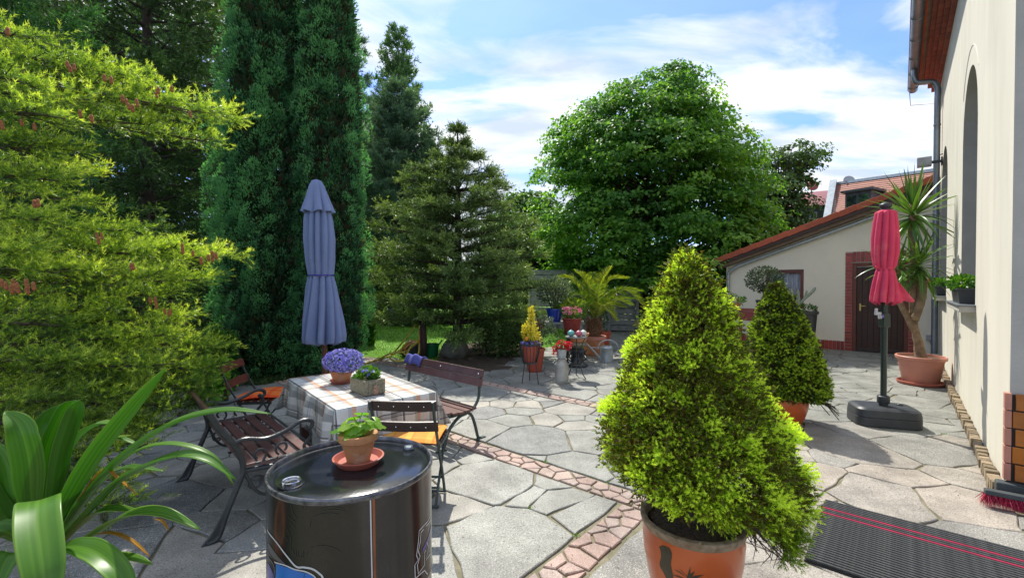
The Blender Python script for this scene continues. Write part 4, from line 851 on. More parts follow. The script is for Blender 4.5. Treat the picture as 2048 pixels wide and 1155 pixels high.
# stand: rounded block
sb = thing('parasol_stand', 'charcoal water filled parasol stand on the flagstones near the house wall', 'parasol base', (rp.x - .0, ry - .0, 0), HA + R(22))
def rrect(a, b, r_, n=6):
    o = []
    for cx_, cy_, a0 in ((a - r_, b - r_, 0), (-a + r_, b - r_, 90), (-a + r_, -b + r_, 180), (a - r_, -b + r_, 270)):
        for i in range(n + 1): o.append((cx_ + r_ * math.cos(R(a0 + 90 * i / n)), cy_ + r_ * math.sin(R(a0 + 90 * i / n))))
    return o
m = MB(); rings = []
for (z, s_) in ((0, -.012), (.012, 0), (.10, 0), (.106, -.006), (.112, 0), (.185, -.012), (.205, -.035), (.212, -.07), (.206, -.10), (.205, -.18)): rings.append([(x, y, z) for x, y in rrect(.31 + s_, .215 + s_, max(.03, .11 + s_))])
n = len(rings[0]); vs = [p for r_ in rings for p in r_]; fs = [(i * n + j, i * n + (j + 1) % n, (i + 1) * n + (j + 1) % n, (i + 1) * n + j) for i in range(len(rings) - 1) for j in range(n)] + [tuple(reversed(range(n))), tuple(range((len(rings) - 1) * n, len(rings) * n))]
m.add(vs, fs); m.build('body', M['charcoal'], sb, smooth=True)
m = MB(); m.lathe([(.03, 0), (.03, .012), (.025, .016)], 16, c=(.18, .07, .206)); m.build('filler_cap', M['charcoal'], sb)
# ================================================================ drum
DX, DY, DR, DZ = -.603, 1.70, .2925, .918
dc = Vector((DX, DY, 0)); drum = thing('steel_drum', 'large glossy black steel drum with silver and blue print in the foreground', 'drum', dc)
m = MB(); prof = [(DR - .004, 0), (DR, .012), (DR, .29)] + [(DR + .007 * math.sin(math.pi * t), .29 + .03 * t) for t in (.25, .5, .75)] + [(DR, .32), (DR, .50)] + [(DR + .004 * math.sin(math.pi * t), .50 + .022 * t) for t in (.25, .5, .75)] + [(DR, .522), (DR, DZ - .02)]
m.lathe(prof, 96, cap1=False); m.build('body', M['blackpaint'], drum, smooth=True)
m = MB(); m.lathe([(DR + .001, DZ - .02), (DR + .0045, DZ - .014), (DR + .005, DZ - .005), (DR + .002, DZ), (DR - .004, DZ), (DR - .007, DZ - .004), (DR - .008, DZ - .018)], 96, cap0=False, cap1=False); m.build('rim', pm('worn steel rim', (.24, .24, .25), (.06, .06, .07), rough=.25, scale=30, metal=.6), drum, smooth=True)
m = MB(); m.lathe([(DR - .008, DZ - .016), (DR - .02, DZ - .020), (DR - .035, DZ - .0205), (DR - .04, DZ - .018), (.15, DZ - .0175), (.0005, DZ - .017)], 96, cap0=False); m.build('lid', M['lidpaint'], drum, smooth=True)
def bung(x, y, r_, mt, h_, open_=True):
    p = G(x, y, DZ - .01) - dc; p.z = DZ - .018; b = MB()
    b.lathe([(r_ * 1.35, 0), (r_ * 1.3, .004), (r_ * 1.02, .006)], 30, c=p); q0 = b.build('bung_boss', M['lidpaint'], drum, smooth=True)
    b = MB(); b.lathe([(r_, .004), (r_, h_), (r_ * .93, h_ + .002), (r_ * .82, h_), (r_ * .8, h_ * .45), (r_ * .78, .006), (.0005, .006)], 32, c=p, cap0=False); b.build('bung', mt, drum, smooth=True)
    b = MB(); b.bar(p + Vector((-r_ * .6, 0, .008)), p + Vector((r_ * .6, 0, .008)), .008, .007); b.build('bung_bar', mt, drum)
bung(583, 964, .032, M['chrome'], .016); bung(817, 894, .017, M['zinc_light'], .012)
def cyl(x, y, r_=DR + .0012):
    d = Vector(ray(x, y)); o = Vector((-DX, -DY)); a = d.x ** 2 + d.y ** 2; b = 2 * (o.x * d.x + o.y * d.y); c = o.length_squared - r_ * r_; disc = b * b - 4 * a * c
    if disc < 0: t = -b / (2 * a)
    else: t = (-b - math.sqrt(disc)) / (2 * a)
    p = Vector((o.x, o.y, EYE)) + d * t; return math.atan2(p.y, p.x), p.z
def cpt(th, z, r_=DR + .0012): return Vector((r_ * math.cos(th), r_ * math.sin(th), z))
def decal(name, pts, w, mt, lift=.0012, sm=True):
    q = [cyl(*p) if len(p) == 2 else p[:2] for p in pts]
    if sm and len(q) > 2: q = [(p.x, p.y) for p in smoothpath([(a, b, 0) for a, b in q], 5)]
    L_, R_ = [], []
    for i, (th, z) in enumerate(q):
        a = q[max(i - 1, 0)]; b = q[min(i + 1, len(q) - 1)]; dx = (b[0] - a[0]) * DR; dz_ = b[1] - a[1]; l = math.hypot(dx, dz_) + 1e-9; nx, nz_ = -dz_ / l, dx / l
        L_.append(cpt(th + nx * w / 2 / DR, z + nz_ * w / 2, DR + lift)); R_.append(cpt(th - nx * w / 2 / DR, z - nz_ * w / 2, DR + lift))
    m = MB(); m.sheet([L_, R_]); return m.build(name, mt, drum)
def decal_fill(name, top, bot, mt, lift=.0010, k=8):
    T = [cyl(*p) for p in top]; B = [cyl(*p) for p in bot]; T = [(p.x, p.y) for p in smoothpath([(a, b, 0) for a, b in T], k)]; B = [(p.x, p.y) for p in smoothpath([(a, b, 0) for a, b in B], k)]
    n = min(len(T), len(B)); rows = [[cpt(*T[i], DR + lift) for i in range(n)], [cpt((T[i][0] + B[i][0]) / 2, (T[i][1] + B[i][1]) / 2, DR + lift) for i in range(n)], [cpt(*B[i], DR + lift) for i in range(n)]]
    m = MB(); m.sheet(rows); return m.build(name, mt, drum)
sc_ = lambda L_: [(520 + x / 5.689, 960 + y / 5.687) for x, y in L_]
decal('seam_line', sc_([(1256, 185), (1262, 500), (1268, 800), (1275, 1109), (1280, 1500)]), .0042, M['white_print'], sm=False)
decal('seam_band', sc_([(1292, 180), (1298, 500), (1302, 800), (1308, 1109), (1312, 1500)]), .008, M['orange_print'], .001, sm=False)
decal('print_outline', sc_([(85, 560), (180, 690), (300, 850), (410, 975), (500, 985), (600, 1005), (680, 1060), (715, 1109), (760, 1300)]), .0062, M['white_print'], .0018)
decal('print_outline', sc_([(165, 925), (280, 960), (400, 1010), (520, 1035), (620, 1090), (660, 1180)]), .0045, M['white_print'], .0018)
decal_fill('print_field', sc_([(180, 945), (300, 985), (420, 1030), (560, 1065), (650, 1130)]), sc_([(170, 1300), (300, 1300), (420, 1300), (560, 1300), (650, 1300)]), M['blue_print'])
decal_fill('print_wedge', sc_([(95, 700), (150, 790), (220, 880), (285, 945)]), sc_([(95, 760), (130, 850), (190, 910), (285, 950)]), M['grey_print'])
decal('print_outline', sc_([(90, 860), (140, 930), (165, 1010), (160, 1109), (165, 1200)]), .005, M['grey_print'], .0018)
decal_fill('print_corner', sc_([(75, 920), (105, 960), (150, 1060)]), sc_([(80, 1250), (105, 1260), (150, 1270)]), M['navy_print'])
for L_ in ([(1935, 400), (1900, 470), (1810, 570), (1800, 700), (1780, 850), (1800, 900), (1760, 960), (1765, 1109)], [(1945, 440), (1920, 480), (1830, 590), (1822, 700), (1800, 800), (1820, 860), (1790, 960), (1800, 1060), (1870, 960), (1870, 820), (1950, 640)], [(1770, 1109), (1870, 1020), (1900, 1060), (1945, 1040)], [(1900, 700), (1915, 760), (1890, 900), (1945, 820)]):
    decal('print_stripe', sc_(L_), .0042, M['white_print'], .0018, sm=False)
decal('print_stripe', sc_([(1950, 500), (1920, 640), (1890, 720), (1850, 800)]), .014, M['navy_print'], .0014)
for L_ in ([(350, 270), (370, 360), (420, 440)], [(560, 540), (590, 430), (680, 385), (800, 372), (900, 385)], [(680, 330), (800, 300), (960, 320)], [(700, 350), (820, 330), (980, 345)], [(520, 860), (560, 780), (650, 745), (760, 745), (860, 775), (920, 815)], [(350, 640), (345, 760), (380, 830), (480, 880), (490, 800)], [(370, 790), (380, 830), (405, 840), (405, 790)], [(430, 800), (435, 860), (465, 870), (470, 810)], [(330, 470), (400, 540)], [(300, 540), (340, 620)], [(280, 620), (320, 690)], [(320, 420), (400, 470)], [(470, 270), (490, 330), (535, 280)], [(500, 1109), (520, 1000), (560, 960)]):
    decal('faint_line', sc_(L_), .0016, M['faint_print'], .0016)
# ================================================================ doormat, broom
A_ = (3.04, 3.97); B_ = (-.405, 1.65)
dm_ = thing('doormat', 'charcoal ribbed doormat with two pink lines in front of the potted spruce', 'doormat', gp((B_[0] + B_[1]) / 2, A_[0]), HA)
m = MB(); m.box((0, .465, .006), (B_[1] - B_[0], .93, .010)); m.build('backing', M['matbase'], dm_)
for k in range(33):
    q = MB(); y = .015 + k * .0281; q.box((0, 0, 0), (B_[1] - B_[0] - .01, .0185, .014)); q.build('rib', M['pinkline'] if k in (24, 27) else M['mat'], dm_, bevel=.004, loc=(0, y, .018))
    if k in (24, 27): pass
br = thing('push_broom', 'push broom head with crimson bristles lying against the base of the house', 'broom', gp(.50, 4.66), HA + R(4))
q = MB(); q.box((.27, 0, .105), (.6, .06, .035)); q.build('broom_block', M['blackrock'], br, bevel=.008)
q = MB(); q.tube([(.27, 0, .12), (.27, .14, .35), (.5, .17, 1.3)], .012, 8); q.build('handle', M['greywood'], br)
n = 2600; P = np.stack([rng.uniform(-.03, .56, n), rng.uniform(-.03, .03, n), np.full(n, .09)], 1); D = np.stack([rng.normal(size=n) * .3 - .25 * (P[:, 0] < .03), rng.normal(size=n) * .35 - .35, -np.ones(n)], 1)
o = fol('bristles', blades(P, D, rng.uniform(.085, .10, n), .004), rng.random(n), leafmat('bristle crimson', [(0, (.22, .01, .03)), (1, (.5, .03, .08))], tl=.1), br)
# ================================================================ pot helpers
def pot_parts(t, r, h, mt, rim=.03, taper=.72, soil=True, rimmat=None, bulge=0., thick=.012, ribs=0, z0=0.):
    m = MB(); rb = r * taper; pr = [(rb * .96, z0), (rb, z0 + .006)]
    for i in range(1, 9):
        s = i / 9; pr.append((rb + (r - rb) * s + bulge * math.sin(math.pi * s) + (.004 * (i % 2) if ribs else 0), z0 + .006 + (h - rim - .006) * s))
    pr += [(r * .985, z0 + h - rim)]; m.lathe(pr, 36, cap1=False); m.build('pot_body', mt, t, smooth=True)
    m = MB(); m.lathe([(r, z0 + h - rim), (r + rim * .35, z0 + h - rim + .002), (r + rim * .4, z0 + h - .006), (r + rim * .3, z0 + h), (r - thick * .6, z0 + h), (r - thick, z0 + h - .008), (r - thick * 1.1, z0 + h - rim * 1.2)], 36, cap0=False, cap1=False); m.build('pot_rim', rimmat or mt, t, smooth=True)
    if soil: m = MB(); m.ball((0, 0, z0 + h - rim * 1.3), r - thick, 20, (1, 1, .09), seed=h * 9, amp=.12); m.build('soil', M['soil'], t, smooth=True)
def saucer(label, loc, r, mt, group=None):
    m = MB(); m.lathe([(r * .8, 0), (r * .84, .003), (r, .022), (r + .004, .027), (r - .003, .028), (r * .82, .009), (.0005, .008)], 40); o = m.build('saucer', mt, None, smooth=True, loc=loc); return tag(o, label, 'saucer', group)
def ell(n, c, r, shell=.5):
    d = rdir(n); q = rng.random(n) ** (1 / 3.0 if shell == 0 else shell * .6); return np.array(c) + d * q[:, None] * np.array(r), d
def bushy(n, c, r, L, Wd, up=.35, shell=.5, tvar=.2, tb=.45):
    P, d = ell(n, c, r, shell); D = d + rdir(n) * .8 + np.array([0, 0, up]); T = leaves(P, D, rng.uniform(.7, 1.2, n) * L, Wd); t = tb + .18 * d[:, 2] + rng.normal(size=n) * tvar
    return T, fold2(t)
def stems(t, pts_list, r, mt, name='stem'):
    m = MB()
    for p in pts_list: m.tube(smoothpath(p, 3), r, 5)
    return m.build(name, mt, t)
# ================================================================ pot on the drum
z_ = DZ - .017; p = G(717, 921, z_ + .008); saucer('salmon pink saucer on the drum lid', (p.x, p.y, z_), .092, M['saucer'], 'saucers under flower pots')
t = thing('strawberry_plant', 'small terracotta pot with lime green lobed leaves on the black drum', 'potted plant', (p.x, p.y, z_ + .009))
pot_parts(t, .064, .108, M['terra_old'], rim=.026, taper=.68)
Tl = []; ll = [(-.09, -.01, .13, 200), (-.05, -.03, .15, 230), (-.01, -.035, .14, 260), (-.075, .02, .12, 170), (-.03, .02, .165, 130), (.01, .03, .18, 90), (.05, .0, .165, 10), (.09, -.01, .155, -15), (.06, -.03, .15, -40), (.02, -.02, .13, -80), (-.06, 0, .10, 210), (.03, .04, .14, 70), (0, 0, .15, 20), (-.02, -.05, .12, 250), (.105, .0, .145, 5)]
def lobed(c, az, s, tilt, seed):
    """one palmate toothed leaf"""
    R1 = random.Random(seed); n = 22; v = []
    for i in range(n):
        a = -2.6 + 5.2 * i / (n - 1); rr = s * (.62 + .30 * abs(math.cos(a * 1.5)) ** .8 + (.07 if i % 2 else -.05)); v.append((rr * math.cos(a), rr * math.sin(a), -.25 * rr * rr / s + .12 * s * math.cos(a * 3)))
    Mx = Matrix.Rotation(az, 3, 'Z') @ Matrix.Rotation(tilt, 3, 'Y'); c = Vector(c); vv = [Mx @ Vector(p) + c for p in v]; o = c + Mx @ Vector((-.05 * s, 0, 0)); return [(o, vv[i], vv[i + 1]) for i in range(n - 1)]
for i, (x, y, z, az) in enumerate(ll):
    T = lobed((x * .8, y * .8, z), R(az), .036 * (.8 + .5 * random.random()), R(random.uniform(5, 40)), i); o = fol('leaf', np.array(T), np.full(len(T), random.uniform(.45, 1.0)), F['plant'], t)
stems(t, [[(x * .12, y * .12, .09), (x * .3, y * .3, z * .75 + .02), (x * .8, y * .8, z)] for x, y, z, az in ll], .0022, M['greenglass'])
# ================================================================ pots on the table
p = G(683, 764, .735); saucer('salmon saucer under the lilac lobelia on the tablecloth', (p.x, p.y, .733), .093, M['saucer'], 'saucers under flower pots')
t = thing('lobelia', 'terracotta bowl with a dome of lilac blue lobelia on the tablecloth', 'potted plant', (p.x, p.y, .742))
pot_parts(t, .092, .10, M['terra'], rim=.02, taper=.7)
P, d = ell(900, (.02, 0, .17), (.155, .145, .095), .5); k = P[:, 2] > .08; P = P[k]; n = len(P); fol('foliage', leaves(P, d[k] + rdir(n) * .6, .03, .006), fold2(rng.random(n) * .7), F['bush'], t)
P, d = ell(1100, (.02, 0, .18), (.175, .16, .105), .18); k = P[:, 2] > .09; P = P[k]; d = d[k]; n = len(P)
Ts = [leaves(P, np.cross(d, rdir(n)) + d * .2, .017, .010, up=d) for _ in range(3)]; fol('flowers', np.concatenate(Ts), np.concatenate([fold2(rng.random(n))] * 3), F['lilac'], t)
p = G(735, 783, .735); t = thing('stone_trough', 'rough stone trough planter with green leaves and lilac blooms on the tablecloth', 'planter', (p.x, p.y, .735), trz + R(4))
m = MB(); m.prism([(-.125, -.075), (.125, -.075), (.125, .075), (-.125, .075)], 0, .02)
for (c, s) in (((0, -.07, .058), (.27, .03, .115)), ((0, .07, .058), (.27, .03, .115)), ((-.122, 0, .058), (.03, .112, .115)), ((.122, 0, .058), (.03, .112, .115))): m.box(c, s)
m.build('trough', M['stonetrough'], t, bevel=.007)
m = MB(); m.box((0, 0, .085), (.212, .108, .03)); m.build('soil', M['soil'], t)
T1, t1 = bushy(340, (0, 0, .13), (.105, .075, .055), .042, .026, .5, tb=.6); fol('foliage', T1, t1, F['bush'], t)
P, d = ell(60, (.03, -.01, .165), (.075, .05, .02), .3); fol('flowers', leaves(P, rdir(60), .03, .022), fold2(rng.random(60) * .4 + .5), F['lilac'], t)
ow = thing('bird_figure', 'small clay bird figure leaning on the stone trough', 'figurine', G(751, 790, .735), R(10))
m = MB(); m.ball((0, 0, .032), .022, 12, (1, .9, 1.4)); m.ball((0, -.004, .066), .015, 12); m.ball((-.018, .004, .035), .01, 8, (.6, 1, 1.8)); m.ball((.018, .004, .035), .01, 8, (.6, 1, 1.8)); m.lathe([(.004, 0), (.0005, .012)], 8, c=(0, -.016, .064), M=Matrix.Rotation(R(90), 3, 'X'))
m.build('body', pm('clay figure', (.42, .25, .16), (.25, .15, .1), rough=.7, scale=60), ow, smooth=True)
# ================================================================ strap leaf plant, bottom left
cb_ = at(75, 1075, 1.42)
t = thing('strap_leaf_plant', 'big strap leaf plant with arching glossy leaves at the bottom left', 'potted plant', (cb_.x, cb_.y, 0))
hb = cb_.z
pot_parts(t, .14, .30, M['terra'], rim=.04, taper=.72, z0=hb - .58)
ps_ = thing('plant_stool', 'turquoise glazed stool under the strap leaf plant', 'stool', (cb_.x, cb_.y, 0)); m = MB(); m.lathe([(.15, 0), (.19, .05), (.2, hb * .3), (.19, hb - .64), (.155, hb - .585)], 28); m.build('body', M['turq'], ps_, smooth=True)
def strap(pts, w, parent, mt='strap', fold=.32, tb=.5, tip=.12, var=0, widest=.45, roll=0.):
    path = smoothpath(pts, 7); n = len(path); m = MB(); grid = []; tv = []; rk = [random.uniform(-.16, .16) for _ in range(21)]
    for i, p_ in enumerate(path):
        s = i / (n - 1); d = (path[min(i + 1, n - 1)] - path[max(i - 1, 0)]).normalized(); vw = (p_ - Vector((0, 0, EYE))).normalized()
        up = Vector((0, 0, 1)); x = d.cross(up)
        if x.length < .25: x = d.cross(Vector((0, -1, .2)))
        x.normalize(); x = (x + d.cross(vw).normalized() * (1 if x.dot(d.cross(vw)) > 0 else -1) * roll).normalized()
        if grid and i: x = (x * (1 if x.dot(px0) > 0 else -1) + px0 * 1.5); x = (x - d * x.dot(d)).normalized()
        px0 = x; nn = x.cross(d).normalized(); nn = nn if (nn.z > -.2 if i == 0 else nn.dot(pn0) > 0) else -nn; pn0 = nn; ww = w / 2 * min(1, .42 + s * 1.5) * max(.02, (1 - max(0, (s - widest) / (1 - widest)) ** 2.2)) ** .75; row = []
        for k in range(21):
            u = k / 10 - 1; row.append(p_ + x * u * ww + nn * (abs(u) ** 1.3 * fold * ww)); tv.append(tb + .10 + rk[k] + (.22 if abs(u) == 1 else 0) + (.15 if k == 10 else 0) + (s - .5) * tip)
        grid.append([q - parent.location for q in row])
    m.sheet(grid); o = m.build('leaf', F[mt], parent, smooth=True, auto=False, solid=.0016); a = o.data.attributes.new('t', 'FLOAT', 'POINT'); a.data.foreach_set('value', np.clip(np.array(tv), 0, 1)); return o
def sp(L_): return [at(*q) for q in L_]
B0 = (85, 1075, 1.42)
for pts, w, kw in [
    ([(105, 1070, 1.40), (130, 1010, 1.38), (190, 910, 1.35), (262, 818, 1.33), (332, 735, 1.32)], 0.054, dict(roll=1.2, tb=.5)),
    ([(120, 1080, 1.42), (165, 1010, 1.42), (250, 915, 1.43), (345, 850, 1.45), (445, 823, 1.48), (542, 827, 1.5)], 0.063, dict(tb=.45, fold=.45)),
    ([(120, 1085, 1.40), (170, 1035, 1.38), (255, 955, 1.37), (345, 915, 1.36), (410, 920, 1.36), (472, 958, 1.36)], 0.060, dict(tb=.5, fold=.4)),
    ([(120, 1070, 1.45), (180, 990, 1.47), (260, 910, 1.5), (340, 888, 1.5), (420, 910, 1.5), (468, 968, 1.5)], 0.033, dict(tb=.62)),
    ([(120, 1100, 1.36), (180, 1075, 1.33), (250, 1035, 1.31), (320, 1028, 1.3), (400, 1058, 1.3)], 0.063, dict(tb=.55, fold=.4)),
    ([(70, 1060, 1.42), (62, 990, 1.40), (58, 920, 1.38), (40, 855, 1.37), (10, 822, 1.37)], 0.076, dict(roll=2.2, tb=.52, tip=.3, widest=.55)),
    ([(80, 1060, 1.45), (95, 970, 1.46), (112, 880, 1.46), (140, 815, 1.45), (152, 800, 1.40)], 0.072, dict(roll=2, tb=.45, widest=.6)),
    ([(90, 1060, 1.42), (110, 980, 1.42), (125, 900, 1.41), (148, 830, 1.40), (158, 800, 1.37)], 0.051, dict(roll=2, tb=.35, widest=.6)),
    ([(95, 1050, 1.38), (84, 1008, 1.26), (77, 1003, 1.16), (76, 1050, 1.09), (88, 1150, 1.03), (92, 1230, 1.03)], 0.085, dict(roll=0, tb=.6, widest=.6, fold=.15)),
    ([(110, 1100, 1.36), (150, 1092, 1.25), (200, 1110, 1.2), (245, 1160, 1.17), (260, 1230, 1.17)], 0.061, dict(roll=.6, tb=.6, widest=.5)),
    ([(60, 1070, 1.42), (30, 1000, 1.40), (10, 930, 1.4), (-15, 880, 1.4)], 0.061, dict(roll=2, tb=.5)),
    ([(50, 1080, 1.40), (5, 1020, 1.36), (-30, 960, 1.34), (-60, 940, 1.34)], 0.061, dict(roll=2, tb=.3)),
    ([(100, 1070, 1.46), (115, 980, 1.5), (150, 890, 1.52), (195, 850, 1.53), (248, 850, 1.53)], 0.054, dict(tb=.6, fold=.45)),
    ([(105, 1070, 1.46), (130, 990, 1.5), (180, 910, 1.52), (230, 878, 1.53), (280, 890, 1.53)], 0.039, dict(tb=.5)),
    ([(120, 1080, 1.44), (170, 1010, 1.47), (215, 955, 1.5), (262, 935, 1.5), (330, 942, 1.5)], 0.044, dict(tb=.45)),
    ([(120, 1095, 1.4), (165, 1050, 1.4), (210, 1022, 1.4), (280, 1022, 1.4)], 0.054, dict(tb=.55, fold=.45)),
    ([(115, 1085, 1.45), (160, 990, 1.5), (200, 915, 1.52), (225, 880, 1.53), (262, 870, 1.53)], 0.033, dict(tb=.7)),
    ([(85, 1060, 1.5), (70, 960, 1.55), (78, 880, 1.57), (95, 830, 1.58), (135, 805, 1.58)], 0.058, dict(roll=1.6, tb=.2)),
    ([(120, 1100, 1.38), (200, 1110, 1.34), (260, 1115, 1.32), (305, 1128, 1.31)], 0.035, dict(tb=.6)),
    ([(60, 1090, 1.36), (0, 1060, 1.3), (-60, 1080, 1.28)], 0.065, dict(roll=1, tb=.4)),
    ([(70, 1100, 1.34), (20, 1110, 1.25), (-10, 1180, 1.2)], 0.058, dict(roll=1, tb=.5))]:
    strap(sp(pts), w, t, **kw)
strap(sp([(150, 1082, 1.38), (215, 1065, 1.36), (262, 1080, 1.35), (300, 1112, 1.35)]), .014, t, 'strap_y'); strap(sp([(310, 1036, 1.36), (325, 1042, 1.36), (338, 1060, 1.36)]), .010, t, 'strap_y')
strap(sp([(155, 1000, 1.42), (205, 940, 1.42), (235, 955, 1.42), (275, 990, 1.42)]), .012, t, 'strap_y')
# ================================================================ big potted spruce
SY = 2.13; sc0 = at(1385, 1030, SY); rim_h = sc0.z
t = thing('potted_spruce', 'large bushy lime tipped dwarf spruce in an orange glazed pot at the front', 'potted tree', (sc0.x, SY, 0))
PRr = 98 * px(SY); ph = rim_h
prof = [(PRr * .58, 0), (PRr * .60, .01), (PRr * .72, ph * .15), (PRr * .86, ph * .4), (PRr * .955, ph * .65), (PRr * .985, ph * .82), (PRr * .97, ph - .045)]
m = MB(); m.lathe(prof, 64, cap1=False); m.build('pot_body', M['glazed'], t, smooth=True)
m = MB(); m.lathe([(PRr * .97, ph - .045), (PRr * 1.0, ph - .035), (PRr * 1.03, ph - .015), (PRr * 1.03, ph - .004), (PRr * 1.0, ph), (PRr * .94, ph), (PRr * .90, ph - .012), (PRr * .89, ph - .07)], 64, cap0=False, cap1=False); m.build('pot_rim', M['rimglaze'], t, smooth=True)
m = MB(); m.ball((0, 0, ph - .05), PRr * .9, 28, (1, 1, .12), seed=3, amp=.2); m.build('soil', pm('needle littered soil', (.13, .085, .05), (.06, .04, .028), rough=1, scale=60, detail=8, bump=1, bscale=120), t, smooth=True)
# dark motif wrapped on the pot
def potr(z):
    for (r0, z0), (r1, z1) in zip(prof, prof[1:]):
        if z0 <= z <= z1: return r0 + (r1 - r0) * (z - z0) / (z1 - z0)
    return prof[-1][0]
def potpt(x, y):
    d = Vector(ray(x, y)); o = Vector((-sc0.x, -SY, EYE)); r_ = PRr * .9
    for _ in range(8):
        a = d.x ** 2 + d.y ** 2; b = 2 * (o.x * d.x + o.y * d.y); c = o.x ** 2 + o.y ** 2 - r_ * r_; ds = max(b * b - 4 * a * c, 0); tt = (-b - math.sqrt(ds)) / (2 * a); q = o + d * tt; r_ = potr(max(0, q.z)) + .0015
    return q
def motif(L_, R_):
    a = smoothpath([potpt(*q) for q in L_], 4); b = smoothpath([potpt(*q) for q in R_], 4); n = min(len(a), len(b)); rows = [[], [], []]
    for i in range(n):
        for k, q in enumerate((a[i], (a[i] + b[i]) / 2, b[i])): rr = potr(max(0, q.z)) + .0016; f_ = rr / math.hypot(q.x, q.y); rows[k].append(Vector((q.x * f_, q.y * f_, q.z)))
    m = MB(); m.sheet(rows); m.build('motif', M['darkmotif'], t)
s2 = lambda L_: [(1280 + x / 5.12, 960 + y / 5.12) for x, y in L_]
motif(s2([(190, 680), (205, 700), (215, 780), (200, 860), (250, 960), (290, 1050)]), s2([(230, 660), (300, 690), (325, 760), (315, 860), (335, 960), (345, 1050)]))
for (x0, y0, x1, y1) in ((500, 1000, 515, 880), (500, 980, 400, 900), (500, 990, 350, 905), (500, 990, 560, 930), (500, 1000, 650, 965), (490, 1010, 330, 960), (510, 1010, 640, 1000)):
    motif(s2([(x0 - 22, y0), ((x0 + x1) / 2 - 10, (y0 + y1) / 2 - 8), (x1, y1)]), s2([(x0 + 22, y0 + 25), ((x0 + x1) / 2 + 8, (y0 + y1) / 2 + 14), (x1 + 2, y1 + 3)]))
def spruce_crown(t, c, Y, prof, ntips, sub, k, nl, nw, mat, seed, droop=None, tipb=.62, lump=.10, sublen=.075, depthmul=1.0):
    """prof: (pixel y, left x, right x) of the outline; sub twigs fan out of each branch tip"""
    kx = px(Y); zs = np.array([at(1024, q[0], Y).z for q in prof]); lf_ = np.array([(q[1] - 1024) * kx for q in prof]) - c.x; rt_ = np.array([(q[2] - 1024) * kx for q in prof]) - c.x
    for i_ in range(len(zs)):      # widths such that the round body, seen from where the photo was taken, has this outline
        l_, r_ = lf_[i_], rt_[i_]; tl_, tr_ = (l_ + c.x) / Y, (r_ + c.x) / Y; th_ = np.linspace(0, 6.283, 90)
        for _ in range(14):
            m_, h_ = (l_ + r_) / 2, (r_ - l_) / 2; pr_ = (c.x + m_ + h_ * np.cos(th_)) / (Y + h_ * depthmul * np.sin(th_)); l_ -= (pr_.min() - tl_) * Y; r_ -= (pr_.max() - tr_) * Y
        lf_[i_], rt_[i_] = l_, r_
    o_ = zs.argsort(); zs, lf_, rt_ = zs[o_], lf_[o_], rt_[o_]; w = (rt_ - lf_) / 2; cdf = np.cumsum(np.interp(np.linspace(zs[0], zs[-1], 200), zs, w + .05)); cdf /= cdf[-1]
    u = rng.random(ntips); z = np.interp(u, cdf, np.linspace(zs[0], zs[-1], 200)); th = rng.random(ntips) * 2 * math.pi
    wd = np.interp(z, zs, w); cx_ = np.interp(z, zs, (lf_ + rt_) / 2); P = np.stack([np.cos(th), np.sin(th), z * 3], 1); lum = nrnd(np.stack([np.cos(th) * wd * 9, np.sin(th) * wd * 9, z * 9], 1), 1., seed); lum2 = nrnd(np.stack([np.cos(th) * wd * 3, np.sin(th) * wd * 3, z * 3], 1), 1., seed + 5)
    rr = wd * (1 - lump * .55 + lump * (lum * 1.1 + lum2 * .9)) - rng.random(ntips) ** 2 * .16 * wd
    C = np.stack([cx_ + np.cos(th) * rr, np.sin(th) * rr * depthmul, z], 1); O = np.stack([np.cos(th), np.sin(th) * depthmul, np.full(ntips, .45)], 1); O = unit(O)
    slope = np.interp(z, zs, np.gradient(w, zs)); O[:, 2] += np.clip(-slope * .35, -.3, .5)
    dr_ = np.zeros(ntips)
    A0 = np.repeat(C - unit(O) * sublen * .55, sub, 0); D = unit(np.repeat(unit(O), sub, 0) + rdir(ntips * sub) * .62 + np.array([0, 0, .12])); ln = sublen * rng.uniform(.6, 1.15, len(A0)); A1_ = A0 + D * ln[:, None]
    tb = np.repeat(tipb + .22 * lum + rng.normal(size=ntips) * .08 + .12 * np.clip((z - zs[0]) / (zs[-1] - zs[0]) * 2 - 1, 0, 1) - .28 * np.clip((zs[0] + .25 * (zs[-1] - zs[0]) - z) / (.25 * (zs[-1] - zs[0])), 0, 1), sub)  # light painted in: needle colour lifted at the crown top, darker low down
    T, tt = needle_segs(A0, A1_, k, nl, nw, 52, tb, .10)
    # pale bud ends
    nb_ = len(A1_); Tb, tb2 = needle_segs(A1_ - D * .008, A1_ + D * .006, 8, nl * .8, nw * 1.35, 62, np.clip(tb + .30, 0, 1), .08)
    # old brownish wood and needles inside
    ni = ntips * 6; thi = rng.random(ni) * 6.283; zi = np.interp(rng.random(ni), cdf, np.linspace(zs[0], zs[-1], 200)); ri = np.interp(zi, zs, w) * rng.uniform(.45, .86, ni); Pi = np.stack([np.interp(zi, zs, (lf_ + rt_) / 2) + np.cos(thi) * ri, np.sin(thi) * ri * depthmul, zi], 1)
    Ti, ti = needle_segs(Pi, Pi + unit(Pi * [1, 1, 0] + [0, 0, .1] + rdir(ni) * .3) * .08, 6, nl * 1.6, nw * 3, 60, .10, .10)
    return cat([(T, tt), (Tb, tb2), (Ti, ti)])
sprof = [(515, 1368, 1378), (530, 1352, 1394), (560, 1330, 1422), (600, 1312, 1452), (640, 1290, 1476), (690, 1266, 1498), (740, 1244, 1528), (790, 1226, 1556), (840, 1204, 1582), (880, 1188, 1606), (920, 1190, 1628), (955, 1225, 1642), (980, 1290, 1640)]
T, tt = spruce_crown(t, sc0, SY, sprof, 1800, 8, 12, .0138, .0036, None, 2.0, lump=.24, sublen=.068, tipb=.80)
